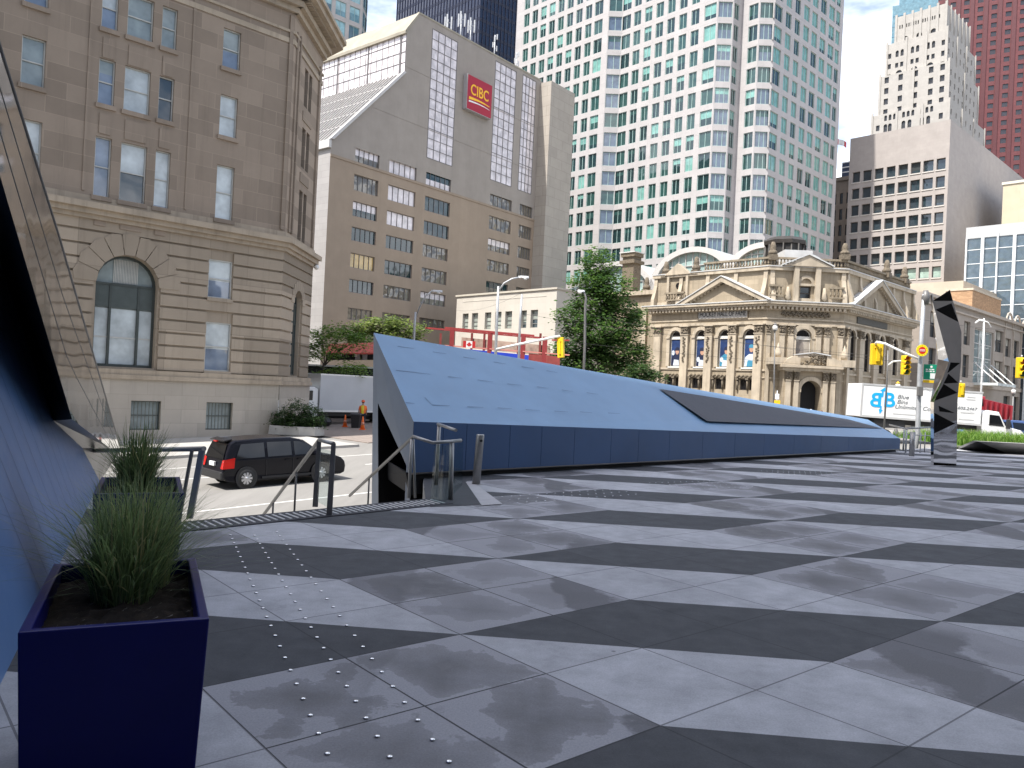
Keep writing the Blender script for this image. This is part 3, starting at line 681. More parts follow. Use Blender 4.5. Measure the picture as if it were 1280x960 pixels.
# ------------------------------------------------------------------ mirror sculpture
def sculpture():
    d = onz(1180, 582).y; g = onz(1180, 582); t = thing('mirror_sculpture', 'tall twisted mirror steel sculpture with black triangles on the plaza', 'sculpture', g); o = Vector(g)
    MIR = mat('mirror_steel', (.80, .79, .78), .035, .03, 3, metal=1); BLK = mat('black_mirror', (.006, .006, .006), .15, .1, 3, spec=.25)
    _n = MIR.node_tree; _bump(_n, [x for x in _n.nodes if x.type == 'BSDF_PRINCIPLED'][0], _noise(_n, _obj(_n), 1.4, 1), .05, .2)
    L = [(1163.5, 581, .25), (1163, 502, .25), (1172.5, 449, .30), (1164.5, 378, .2)]
    Mi = [(1167, 582, 0), (1167.5, 503, -.03), (1186, 452, -.06), (1165.5, 376.5, -.04)]
    R = [(1195.5, 582.5, -.02), (1197, 500, -.05), (1201.5, 451, -.07), (1187.5, 362, -.02)]
    B = [(1186, 579, .8), (1187, 502, .8), (1190, 450, .8), (1180, 368, .7)]
    l = lambda q: at(q[0], q[1], d + q[2]) - o
    L, Mi, R, B = [[l(q) for q in x] for x in (L, Mi, R, B)]
    Rx = l((1202, 416, -.05))                                                     # the right edge bulges between mid and top
    m = MB()
    for k in range(3):
        m.poly([L[k], Mi[k], Mi[k + 1], L[k + 1]]); m.poly([B[k], L[k], L[k + 1], B[k + 1]])
        if k < 2: m.poly([Mi[k], R[k], R[k + 1], Mi[k + 1]]); m.poly([R[k], B[k], B[k + 1], R[k + 1]])
        else: m.poly([Mi[2], R[2], Rx]); m.poly([Mi[2], Rx, R[3]]); m.poly([Mi[2], R[3], Mi[3]]); m.poly([R[2], B[2], B[3], Rx]); m.poly([Rx, B[3], R[3]])
    m.poly([L[3], Mi[3], R[3], B[3]]); m.poly([B[0], R[0], Mi[0], L[0]]); m.build('mirror_body', MIR, t)
    tris = [(2, ((1166, 376), (1187.3, 363), (1191, 376))), (2, ((1170, 387), (1189.5, 379), (1198, 402))), (1, ((1189, 453), (1200.5, 453.5), (1185, 466))), (1, ((1186, 467.5), (1198, 478.5), (1180, 479.5))),
            (1, ((1180, 480), (1197, 491), (1168, 501))), (0, ((1174, 507.5), (1194, 516.5), (1175, 514.5))), (0, ((1168, 516), (1194, 529.5), (1167.5, 542))), (0, ((1168, 578), (1195, 580), (1195.3, 582), (1167.2, 581.6)))]
    for k, tri in tris:
        f = [(Mi[0], R[0], Mi[1]), (Mi[1], R[1], Mi[2]), (Mi[2], R[3], Mi[3])][k]
        f2 = [(R[0], R[1], Mi[1]), (R[1], R[2], Mi[2]), (Mi[2], Rx, R[3])][k]
        ps = []
        for x, y in tri:
            r = ray(x, y); best = 1e9
            for ff in (f, f2):
                n = (ff[1] - ff[0]).cross(ff[2] - ff[0]).normalized(); kk = (ff[0] + o - CAM).dot(n) / r.dot(n)
                if kk < best: best = kk
            ps.append(CAM + r * best - o - ray(x, y).normalized() * .02)
        m = MB(); m.prism(ps, ray(1180, 480).normalized() * .012); m.build('black_panel', BLK, t)
sculpture()

# ------------------------------------------------------------------ grass bed and rail at the far right of the plaza
def bed():
    g = onz(1220, 566); t = thing('raised_bed', 'low concrete bed edge with a dark slanting face, around the lawn', 'planting bed', g); o = Vector(g)
    dv = Vector((math.sin(rad(96)), math.cos(rad(96)), 0)); nv = Vector((-dv.y, dv.x, 0))
    a = onz(1198, 561.5); b_ = onz(1222, 567)
    P = [(a, .02), (at(1220, 552, b_.y + .3), None), (b_ + dv * 14, .38)]
    A = a - o; T = at(1222, 551.5, b_.y + .4) - o; Bq = onz(1258, 566.5) - o; E = Bq + dv * 14; ET = T + dv * 16
    m = MB(); m.poly([A, Bq, T]); m.build('dark_face', mat('bed_dark', (.05, .05, .052), .6, .15, 3), t)
    m = MB(); m.poly([Bq, E, ET, T]); m.poly([T, ET, ET + nv * .35, T + nv * .35]); m.poly([A, T, T + nv * .35, A + nv * .3]); m.build('kerb', CONC, t)
    rnd = random.Random(4); m = MB(); GZ = T.z + o.z - .05
    bx = onz(1197, 562)
    poly0 = bx; L = 18; D = 7
    m.poly([bx + nv * .25, bx + nv * .25 + dv * L, bx + nv * D + dv * L, bx + nv * D - dv * .2])
    for v in range(len(m.v)): m.v[v].z = GZ - .25
    for k in range(15000):
        u, w_ = rnd.uniform(0, L), rnd.uniform(.3, D); p = bx + dv * u + nv * w_; p.z = GZ - .25
        h = rnd.uniform(.25, .62) * (1 if u > 1.2 else .5 + u * .4); a2 = rnd.uniform(0, 6.28); dd = Vector((math.cos(a2), math.sin(a2), 0)); sdd = Vector((-dd.y, dd.x, 0)) * .014
        mi = rnd.choices((0, 1, 2), (5, 3, 1))[0]; q = p + dd * h * .22 + Vector((0, 0, h * .7)); r = p + dd * h * .6 + Vector((0, 0, h))
        m.poly([p - sdd, p + sdd, q + sdd * .7, q - sdd * .7], mi); m.poly([q - sdd * .7, q + sdd * .7, r], mi)
    g_ = m.build('lawn_grass', [leafmat('lawn_green', (.13, .24, .035), .6, .2, 2), leafmat('lawn_dark', (.08, .16, .03), .6, .2, 2), leafmat('lawn_pale', (.25, .33, .09), .6, .2, 2)], kind='stuff'); tag(g_, 'bright green ornamental lawn growing in the raised bed at right', 'grass')
bed()
def endrail():
    g = onz(1133, 567); t = thing('plaza_rail', 'low steel rail with round posts beyond the thin end of the canopy', 'railing', g); d = g.y
    tubepart('rail', t, [[at(1112, 531, d + 2.5), at(1132, 536, d + 1.2), at(1166, 534, d + 2.0)]], .03, STEEL); tubepart('rail', t, [[at(1133, 543, d + 1.2), at(1166, 545, d + 2)]], .018, STEEL)
    for x, y0, y1, r in ((1139.5, 570, 540, .085), (1132, 566, 537, .03), (1129, 563, 537, .03), (1155.5, 565, 540, .02), (1150, 566, 541, .02)):
        p = onz(x, y0); q = at(x + (y0 - y1) * .047, y1, p.y); tubepart('post', t, [[p, q]], r, STEEL if r > .05 else GALV)
endrail()
# ------------------------------------------------------------------ stone corner building at left
BAR = mat('window_bar', (.10, .12, .11), .5, .1, 3); BLIND = pane('blind_white', (.52, .57, .58), .12, .7); CURT = pane('curtain', (.28, .33, .33), .08, .8); ROOM = pane('glass_room', (.03, .045, .055), .03, 1.0); SKYP = pane('glass_sky', (.20, .25, .33), .03, 1.0)
ST_UP = ashlar('limestone_upper', (.312, .25, .195), 1.9, .86, .018, .85, .13, 1.18, .35)
ST_LO = ashlar('limestone_lower', (.405, .335, .258), 2.3, 3.0, .02, .85, .14, .7, .5)
ST_BASE = ashlar('limestone_base', (.50, .445, .375), 1.9, .78, .012, .85, .08, .8, .30)
ST_TRIM = mat('limestone_trim', (.40, .33, .25), .85, .15, .5, streak=.6)
BRONZE = mat('bronze_frame', (.055, .065, .06), .45, .15, 3)
def stone():
    p = at(344, 545, 48.6); zb = p.z
    B = Bld('stone_building', 'brown stone office block with tall arched window and chamfered corner at left', 'building', p, zb)
    F = B.fac((0, 0), (0, 1)); G = B.fac((0, 0), (-.7071, .7071)); GL = 6.6
    Nf = B.fac((-GL * .7071, GL * .7071), (-1, 0))
    z = lambda x, y: F.Z(x, y)
    zbase = z(240, 477); zmold = z(240, 465.5); zc0, zc1 = z(240, 292), z(240, 277); zt0 = z(355, 12); LFT = -62
    # window rectangles in the picture, repeated further left along the street
    pc = [F.rect(*r) for r in ((279, 33, 301, 82), (275, 117, 297, 169), (270, 205, 292, 273))]
    tri = [F.rect(*r) for r in ((128, -8, 147, 39), (160, -10, 193, 52), (203, 11, 222, 61), (123, 77, 144, 133), (155, 85, 188, 143), (198, 97, 217, 150), (117, 173, 139, 246), (150, 180, 182, 254), (193, 189, 212, 260))]
    lc = F.rect(27, 49, 56, 111)
    dS = ((pc[0][0] + pc[0][1]) - (lc[0] + lc[1])) / 2
    # level the heights of the picture's three storeys
    lev = []
    for k in range(3):
        zs = [pc[k]] + tri[k * 3:k * 3 + 3]; lev.append((sum(r[2] for r in zs) / 4, sum(r[3] for r in zs) / 4))
    colS = lambda rs: (sum(r[0] for r in rs) / len(rs), sum(r[1] for r in rs) / len(rs))
    cols = [colS(pc)] + [colS([tri[i], tri[i + 3], tri[i + 6]]) for i in range(3)]
    per = dS; up, lo, ba = [], [], []
    r4, r5 = F.rect(261, 325, 291, 373), F.rect(257, 403, 289, 464); arch = F.rect(119, 319, 197, 459) + ('arch',)
    b1, b2 = F.rect(162, 501, 193, 537), F.rect(256, 503, 289, 537)
    for q in range(4):
        off = -per * q
        for zz in lev:
            if q % 1 == 0: up.append((cols[0][0] + off, cols[0][1] + off, *zz))
        if q % 2 == 0:
            for c in cols[1:]:
                for zz in lev: up.append((c[0] + off, c[1] + off, *zz))
            lo.append((arch[0] + off, arch[1] + off, arch[2], arch[3], 'arch'))
        for r in (r4, r5): lo.append((r[0] + off, r[1] + off, r[2], r[3]))
    for k in range(9):
        ba.append((b2[0] + (b1[0] - b2[0]) * k * .5 if False else b2[0] + (b1[0] - b2[0]) * k, b2[1] + (b1[0] - b2[0]) * k, b2[2], b2[3]))
    zt = zt0
    up = [r for r in up if r[3] < zt - .3]
    # chamfer openings
    gs = lambda x, y: G.S(x, y)
    gz = lev
    gup = [(2.55, 3.30, a - .1, b + .1) for a, b in gz] + [(3.55, 4.25, a - .1, b + .1) for a, b in gz]
    glo = [(2.6, 4.4, arch[2], arch[3] - .4, 'arch')]
    mb = MB(); wall(mb, F, LFT, 0, zc1, zt, up, .30); wall(mb, G, 0, GL, zc1, zt, gup, .35); wall(mb, Nf, 0, 40, zc1, zt, [], .3)
    mb.poly([F.P(LFT, 0, zt), F.P(0, 0, zt), G.P(GL, 0, zt), Nf.P(40, 0, zt), F.P(LFT, 40, zt)]); mb.build('upper_wall', ST_UP, B.e)
    mb = MB(); wall(mb, F, LFT, 0, zmold, zc0, lo, .75, w=.13); wall(mb, G, 0, GL, zmold, zc0, glo, .6, w=.13); wall(mb, Nf, 0, 40, zmold, zc0, [])
    n = 11; h = (zc0 - zmold) / n
    for k in range(n):
        a, b_ = zmold + h * k + .06, zmold + h * (k + 1) - .06; zm = (a + b_) / 2
        for FF, rr, s0, s1 in ((F, lo, LFT, 0), (G, glo, 0, GL)):
            hs = []
            for r in rr:
                if r[3] < a or r[2] > b_: continue
                if len(r) > 4:
                    R = (r[1] - r[0]) / 2; cx = (r[0] + r[1]) / 2; sp = r[3] - R; RO = R + .12
                    hw = RO if a < sp else math.sqrt(max(0, RO * RO - (a - sp) ** 2))
                    if hw > .05: hs.append((cx - hw, cx + hw, a - 1, b_ + 1))
                else: hs.append((r[0] - .02, r[1] + .02, a - 1, b_ + 1))
            c = s0
            for x0, x1, _, _ in sorted(hs):
                if x0 > c + .05: mb.fbox(FF, c, x0, 0, .13, a, b_)
                c = max(c, x1)
            if s1 > c: mb.fbox(FF, c, s1, 0, .13, a, b_)
    mb.build('rusticated_wall', ST_LO, B.e)
    mb = MB()
    for FF, rr in ((F, lo), (G, glo)):
        for r in rr:
            if len(r) < 5: continue
            R = (r[1] - r[0]) / 2; cx = (r[0] + r[1]) / 2; sp = r[3] - R; nv = 9; RO = R + (1.1 if FF is F else .6)
            for k in range(nv):
                a0, a1 = math.pi * (k + .03) / nv, math.pi * (k + .97) / nv
                q = lambda r_, a: (cx + r_ * math.cos(a), sp + r_ * math.sin(a)); mb = MB()
                mb.fprism(FF, [q(R + .03, a0), q(RO, a0), q(RO + .1, (a0 + a1) / 2), q(RO, a1), q(R + .03, a1), q(R, (a0 + a1) / 2)], -.035, .12); mb.build('arch_stone', ST_LO, B.e)
    mb = MB(); wall(mb, F, LFT, 0, -4, zbase, ba, .35, w=-.16); wall(mb, G, -.06, GL + .06, -4, zbase, [], .3, w=-.16); wall(mb, Nf, 0, 40, -4, zbase, [])
    mb.poly([F.P(LFT, -.16, zbase), F.P(0, -.16, zbase), F.P(0, .1, zbase), F.P(LFT, .1, zbase)]); mb.build('plinth', ST_BASE, B.e)
    mb = MB()
    def band(z0, z1, pr, e=.0):
        mb.fbox(F, LFT, e + pr * .41, -pr, .1, z0, z1); mb.fbox(G, -pr * .41 - .0, GL + pr * .41, -pr - .003, .1, z0 + .002, z1 - .002)
    zw = (zmold - zbase); band(zbase, zbase + zw * .45, .30); band(zbase + zw * .45, zmold, .20)
    hc = zc1 - zc0; band(zc0 - .12, zc0 + hc * .15, .16); band(zc0 + hc * .15, zc0 + hc * .55, .34); band(zc0 + hc * .55, zc1, .55); band(zc1, zc1 + .4, .06)
    band(zt - 1.9, zt - 1.6, .07); band(zt - 1.25, zt - 1.1, .10)
    mb.build('belt_cornice', ST_TRIM, B.e)
    mb = MB()
    for z0, z1, pr in ((0, .35, .25), (.35, .7, .55), (.9, 1.25, 1.25), (1.25, 1.5, 1.45)):
        mb.fbox(F, LFT, pr * .41, -pr, .2, zt + z0, zt + z1 - .003); mb.fbox(G, -pr * .41, GL + pr * .41, -pr - .003, .2, zt + z0, zt + z1)
        mb.fbox(Nf, -pr * .41, 40, -pr - .006, .2, zt + z0 + .002, zt + z1 - .004)
    for k in range(int(GL / .22)): mb.fbox(G, k * .22 + .04, k * .22 + .15, -.95, -.2, zt + .72, zt + .9)
    for k in range(140): mb.fbox(F, -k * .3 - .2, -k * .3 - .05, -.95, -.2, zt + .72, zt + .9)
    mb.fbox(F, LFT, .0, -.2, .3, zt + 1.5, zt + 2.2); mb.fbox(G, 0, GL, -.2, .3, zt + 1.498, zt + 2.198)
    mb.build('roof_cornice', ST_TRIM, B.e)
    # pilaster strips, sills, panels between the three-window bays
    mb = MB()
    for r in up:
        trip = any(abs((r[0] + r[1]) / 2 - (c[0] + c[1]) / 2 + per * q) < .05 for c in cols[1:] for q in (0, 2))
        q_ = MB(); q_.fbox(F, r[0] - .10, r[1] + .10, -.12, .05, r[2] - .24, r[2] - .003); q_.build('sill', ST_UP, B.e)
        if trip:
            for l_ in lev:
                if l_[1] < r[2]: pass
            q_ = MB(); q_.fbox(F, r[0] + .12, r[1] - .12, -.05, .02, r[2] - 1.55, r[2] - .5); q_.build('spandrel', ST_UP, B.e)
    for q in (0, 2):
        off = -per * q
        for x in (cols[1][0] - .55, cols[3][1] + .85): mb.fbox(F, x + off, x + off + .14, -.05, .02, zc1 + .6, zt - 1.3)
    for r in lo:
        if len(r) < 5: q_ = MB(); q_.fbox(F, r[0] - .05, r[1] + .05, -.06, .2, r[2] - .2, r[2] - .002); q_.build('sill', ST_LO, B.e)
    mb.fbox(G, .45, .75, -.10, .05, zc1 + .5, zt - .9); mb.fbox(G, 1.0, 1.2, -.14, .05, zc1 + .5, zt - .9); mb.fbox(G, GL - .9, GL - .6, -.12, .05, zc1 + .5, zt - .9)
    for k in range(2): mb.fbox(G, 2.4, 4.4, -.06, .05, lev[k][0] - 1.1, lev[k][0] - .5)
    mb.fbox(F, -.36, -.14, -.11, .05, zc1 + .5, zt - .2)
    boxes(mb, 'trim_strip', ST_UP, B.e)
    def sash(F, r, w, bar=.07, nx=1, ny=2, b=None, gl=ROOM, bl=BLIND, xs=None, fm=BAR):
        f = MB(); pm = MB(); win_mesh(f, F, r, w, nx, ny, bar, b, pm=pm, gl=0, bl=1, xs=xs, dep=.08)
        fo = f.build('window', fm, B.e); pm.build('pane', [gl, bl], fo)
    rnd = random.Random(12)
    FR = mat('sash_pale', (.50, .50, .47), .5, .08, 3)
    for i, r in enumerate(up):
        b = rnd.choice((1, 1, .5, .55, .96, .3, None)); gl = rnd.choice((ROOM, SKYP, SKYP)); sash(F, r, .22, .06, 1, 2, b, gl, rnd.choice((BLIND, BLIND, CURT)), fm=FR)
    for r in gup: sash(G, r, .3, .05, 1, 2, None, ROOM)
    for r in lo:
        if len(r) == 4: sash(F, r, .25, .07, 1, 2, rnd.choice((1, .55, .75)), SKYP, BLIND, fm=FR)
    def archwin(F, r, w):
        a0, a1, z0, z1 = r[:4]; R = (a1 - a0) / 2; sp = z1 - R; zz = z0 + (sp - z0) * .72
        f = MB(); pm = MB(); win_mesh(f, F, r, w, 3, 1, .12, None, pm=pm, gl=0, xs=(.27, .73), dep=.14)
        f.fbox(F, a0 + .1, a1 - .1, w - .10, w, zz, zz + (sp - zz) * .96, 1); fo = f.build('arched_window', [BRONZE, mat('spandrel_panel', (.07, .085, .08), .5, .15, 2)], B.e)
        for u0, u1 in ((.03, .25), (.29, .71), (.75, .97)):
            q = MB(); s0, s1 = a0 + (a1 - a0) * u0, a0 + (a1 - a0) * u1
            q.fpoly(F, [(s0, z0 + .15), (s1, z0 + .15), (s1, zz - .06), (s0, zz - .06)], w - .02, 0); q.fbox(F, s0, s1, w - .05, w - .022, (z0 + zz) / 2 - .05, (z0 + zz) / 2 + .03, 1); q.build('blind', [BLIND, FR], fo)
        pm.build('pane', [CURT], fo)
        q = MB()
        for k in range(16):
            x = a0 + (a1 - a0) * (.31 + .38 * k / 15); q.fbox(F, x, x + .05, w - .03, w - .015, sp + .1, sp + R * .86)
        q.build('slat_blind', mat('slat', (.50, .50, .46), .6, .1, 2), fo)
    for r in lo:
        if len(r) > 4: archwin(F, r, .62)
    archwin(G, glo[0], .5)
    for r in ba:
        f = MB(); win_mesh(f, F, r, .15, 1, 2, .05, None, fr=0, gl=1)
        for k in range(1, 8): x = r[0] + (r[1] - r[0]) * k / 8; f.fbox(F, x - .015, x + .015, -.04, -.01, r[2], r[3], 2)
        f.build('barred_window', [BAR, CURT, mat('iron_bar', (.14, .15, .13), .6, .1, 3)], B.e)
    mb = MB(); q = F.P(.05, -.6, z(383, 333)); G1 = G.P(GL - .2, -.3, G.Z(391, 334))
    mb.lathe(G1, [(.02, -.2), (.16, -.1), (.18, .05), (.1, .16)], 10); mb.build('camera_dome', WHITE, B.e)
stone()

# ------------------------------------------------------------------ tan bank block with the red sign
BK_UP = ashlar('bank_upper', (.335, .298, .262), 1.5, 30, .012, .7, .03, .9, .1); BK_LO = ashlar('bank_lower', (.345, .272, .205), 1.5, 30, .012, .7, .04, .92, .12); BK_SIDE = ashlar('bank_side', (.36, .34, .325), 3, .8, .02, .8, .05, .8, .15)
WGL = ashlar('white_glazing', (.80, .75, .74), 1.2, 2.4, .06, .18, .05, .32, .08); WHITEG = pane('white_pane', (.72, .66, .66), .12, .8, 0, .02); GOLD = pane('gold_pane', (.55, .38, .14), .08, .8)
RIB = mat('rib_white', (.50, .48, .46), .4, .05, 2); MULL = mat('mullion_grey', (.16, .15, .15), .5, .1, 2)
def bank():
    p = at(403, 400, 95.0); zb = zstreet(p)
    B = Bld('bank_building', 'tan office block with sloped glass side, white glass strips and red square sign', 'building', p, zb, 39 + 90)
    F = B.fac((0, 0), (0, 1)); D = 46; Sd = B.fac((-D, 0), (1, 0))
    belt = (F.Z(413, 197) + F.Z(669, 270)) / 2; zA = F.Z(413.5, 174); sB, zB = F.px(506, 91); zC = F.Z(507.5, 37); sP, zP = F.px(523.6, 20); sE = F.S(706, 100); sR = F.S(676, 97)
    zT = (F.Z(540, 28) + F.Z(671, 97)) / 2; zP = zT
    cols = [(F.S(a, y), F.S(b_, y)) for a, b_, y in ((444, 474.5, 197), (486.5, 521, 211), (532.5, 564, 225), (612.5, 640, 251), (649.5, 665.5, 262))]
    zr = []
    for y0, y1 in ((187, 208.5), (222, 242), (255.5, 274), (287.5, 304.5), (319.7, 338), (352, 368.5), (387.5, 402)): zr.append((F.Z(459, y1), F.Z(459, y0)))
    lower = [(a, b_, z0, z1) for (a, b_) in cols for z0, z1 in zr[1:]]; row0 = [(a, b_, *zr[0]) for a, b_ in cols]
    str_ = []
    for x0, y0, x1, y1, xb0, yb0, xb1, yb1 in ((540, 35, 572, 49, 533.5, 197, 565.5, 207), (620.5, 76, 647, 87, 614.5, 225, 640.5, 233), (655.5, 94, 672, 101, 649.5, 238, 666, 242)):
        str_.append((F.S((x0 + xb0) / 2, 120), F.S((x1 + xb1) / 2, 130), F.Z(xb0, yb0), min(F.Z(x0, y0), zT - .3)))
    mb = MB(); wall(mb, F, 0, sE, -6, belt, lower, .35); mb.fbox(F, 0, sR, -.10, .0, belt - .35, belt - .18); mb.build('lower_wall', BK_LO, B.e)
    mb = MB(); wall(mb, F, 0, sE, belt, zA, row0, .35); mb.fpoly(F, [(0, zA), (sB, zA), (sB, zB)], 0)
    wall(mb, F, sB, sE, zA, zC, str_, .25); wall(mb, F, sP, sE, zC, zT, str_, .25); mb.fpoly(F, [(sB, zC), (sP, zC), (sP, zT)], 0)
    for k in (.36, .70): zz = belt + (zT - belt) * k * .93; mb.fbox(F, sB * .55 if k < .5 else sB, sR, -.03, .0, zz, zz + .05)
    mb.poly([F.P(sP, 0, zT), F.P(sE, 0, zT), F.P(sE, D, zT), F.P(sP, D, zT)]); mb.poly([F.P(sE, 0, -6), F.P(sE, D, -6), F.P(sE, D, zT), F.P(sE, 0, zT)])
    mb.build('upper_wall', BK_UP, B.e)
    mb = MB(); mb.poly([F.P(0, 0, -6), F.P(0, D, -6), F.P(0, D, zA), F.P(0, 0, zA)]); mb.build('side_wall', BK_SIDE, B.e)
    mb = MB(); mb.poly([F.P(0, 0, zA), F.P(0, D, zA), F.P(sB, D, zB), F.P(sB, 0, zB)]); mb.build('sloped_glazing', pane('slope_glass', (.20, .19, .18), .15, .6), B.e)
    mb = MB()
    for k in range(60):
        w = k * .78; a, b_ = F.P(0, w, zA + .02), F.P(sB, w, zB + .02); mb.hexa([a, a + Vector((-.10, 0, 0)), b_ + Vector((-.10, 0, 0)), b_], [x + Vector((0, -.07, .09)) for x in (a, a + Vector((-.10, 0, 0)), b_ + Vector((-.10, 0, 0)), b_)])
    for k in range(1, 5): q = k / 5; s_, z_ = sB * q, zA + (zB - zA) * q; mb.fbox(F, s_ - .04, s_ + .04, 0, D, z_, z_ + .09)
    mb.fbox(F, -.35, .02, -.1, D, zA - 1.0, zA - .02); mb.hexa([F.P(-.3, -.25, zA), F.P(.3, -.25, zA + .1), F.P(sB + .1, -.25, zB + .05), F.P(sB - .3, -.25, zB + .1)], [F.P(-.3, .2, zA), F.P(.3, .2, zA + .1), F.P(sB + .1, .2, zB + .05), F.P(sB - .3, .2, zB + .1)])
    mb.build('slope_rib', RIB, B.e)
    Gv = B.fac((-D, sB), (1, 0)); mb = MB(); wall(mb, Gv, 0, D, zB, zC, []); mb.build('clerestory_glazing', WHITEG, B.e)
    mb = MB()
    for k in range(40): s_ = D - k * 1.15; mb.fbox(Gv, s_ - .03, s_ + .03, -.05, 0, zB, zC)
    for k in range(7): s_ = D - .9 - k * 6.6; mb.fbox(Gv, s_ - .08, s_ + .08, -.12, 0, zB, zC)
    for k in range(1, 4): zz = zB + (zC - zB) * k / 4; mb.fbox(Gv, 0, D, -.055, -.001, zz - .04, zz + .04)
    mb.build('clerestory_mullion', MULL, B.e)
    mb = MB(); mb.poly([F.P(sB - .3, -.1, zC - .1), F.P(sB - .3, D, zC - .1), F.P(sP, D, zT + .15), F.P(sP, -.1, zT + .15)]); mb.poly([F.P(sB - .3, -.1, zC - .1), F.P(sP, -.1, zT + .15), F.P(sP, -.1, zT - .3), F.P(sB + .0, -.1, zC - .45)]); mb.fbox(F, sB - .3, sB - .02, -.1, D, zC - .5, zC - .1)
    mb.fbox(F, sP, sR, -.06, .3, zT, zT + .25); mb.build('roof_edge', mat('roof_tan', (.30, .27, .21), .6, .15, .5), B.e)
    # right pier
    mb = MB(); mb.fbox(F, sR, sE, -2.2, 8, -6, F.Z(681, 96, -2.2)); mb.build('end_pier', BK_SIDE if False else ashlar('bank_pier', (.40, .36, .31), 3.0, 1.6, .03, .8, .04, .75, .1), B.e)
    for r in str_:
        f = MB(); win_mesh(f, F, r, .02, 4 if r[1] - r[0] > 3.2 else 3, 13, .07, None, pm=None, fr=0, gl=1); f.build('glass_strip', [MULL, WHITEG], B.e)
    rnd = random.Random(3); its = []
    P = [MULL, pane('mixed_reflection', (.16, .14, .11), .05, 1.0, 0, .8), GOLD, WHITEG, G_DARK]
    for i, r in enumerate(row0 + lower):
        c = 3 if r in row0 and i in (1, 2) else rnd.choice((1, 1, 1, 4, 1))
        if r[2] < zr[4][1] and rnd.random() < .3: c = 2
        if i in (7 + 5, 1 + 5 + 5): c = 3
        its.append((F, r, dict(w=.25, nx=5, ny=1, bar=.07, blind=rnd.choice((None, None, .5)), gl=c, bl=rnd.choice((c, 4, 3)))))
    windows(B, its, P)
    # sign
    s0, s1, z0, z1 = F.rect(579.5, 92, 613.5, 147); z1 = F.Z(583, 92, -.6); z0 = F.Z(582, 135, -.6); s0, s1 = F.S(583, 115, -.6), F.S(613.5, 128, -.6)
    mb = MB(); mb.fbox(F, s0, s1, -.75, -.01, z0, z1); sg = mb.build('sign', [mat('sign_crimson', (.36, .012, .03), .35, .04, 2)], B.e)
    mb = MB(); mb.fbox(F, s0 - .06, s0, -.8, -.02, z0 - .06, z1 + .06); mb.fbox(F, s0 - .06, s1 + .06, -.78, -.02, z0 - .07, z0); mb.build('sign_edge', mat('sign_edge', (.35, .33, .33), .5, .05, 2), sg)
    W_, H_ = s1 - s0, z1 - z0; SY = mat('sign_yellow', (.90, .50, .02), .4, .04, 2)
    tx = text('CIBC', sg, F.P((s0 + s1) / 2, -.77, z0 + H_ * .60), (0, 1, 0), H_ * .44, SY, ext=.02, sx=.84, bold=.02)
    for m_, dz, th in ((SY, .0, .085), (WHITE, -.095, .05)):
        mb = MB(); n = 12
        for k in range(n):
            u0, u1 = k / n, (k + 1) / n; f = lambda u: z0 + H_ * (.335 + dz + .055 * math.sin(u * 2.2) - .05 * u + .0); t0 = lambda u: th * H_ * (1 - u * .75)
            a, b_ = s0 + W_ * (.08 + .84 * u0), s0 + W_ * (.08 + .84 * u1)
            mb.fprism(F, [(a, f(u0) - t0(u0) / 2), (b_, f(u1) - t0(u1) / 2), (b_, f(u1) + t0(u1) / 2), (a, f(u0) + t0(u0) / 2)], -.77, -.752)
        mb.build('sign_swoosh', m_, sg)
    # aerials on the roof, each standing alone
    def aerial(x, y, kind, label):
        s_, z_ = F.px(x, y, 3.0); q = B.O + B.R @ F.P(s_, 3.0, zT); t = thing('roof_aerial', label, 'aerial', q, 0, 'aerials on the bank roof'); h = max(2.2, z_ - zT)
        mb = MB(); mb.tube([(0, 0, 0), (0, 0, h)], .09, 8)
        for a in range(3): mb.tube([(.8 * math.cos(a * 2.1), .8 * math.sin(a * 2.1), 0), (0, 0, h * .45)], .05, 6)
        mb.build('mast', GALV, t); mb = MB()
        for a in range(3 if kind else 4):
            c, s = math.cos(a * 2.1 + .4), math.sin(a * 2.1 + .4); R = .55 if kind else .35; hh = .95 if kind else .4
            zc = h * (.86 if kind else .6 + .12 * a); mb.tube([(0, 0, zc), (R * c, R * s, zc)], .04, 6); mb.box(R * c - .10, R * c + .10, R * s - .07, R * s + .07, zc - hh, zc + hh)
        mb.build('antenna_panel', GALV, t)
    aerial(577, 18, 1, 'tallest panel aerial on the tan bank roof, above the red sign'); aerial(619, 44, 0, 'stubby white aerial on the bank roof right of the red sign'); aerial(646, 66, 0, 'small white aerial farthest right on the bank roof'); aerial(560, 24, 1, 'slim aerial leftmost on the bank roof edge'); aerial(589, 26, 1, 'slim aerial right beside the tallest one on the bank roof')
bank()

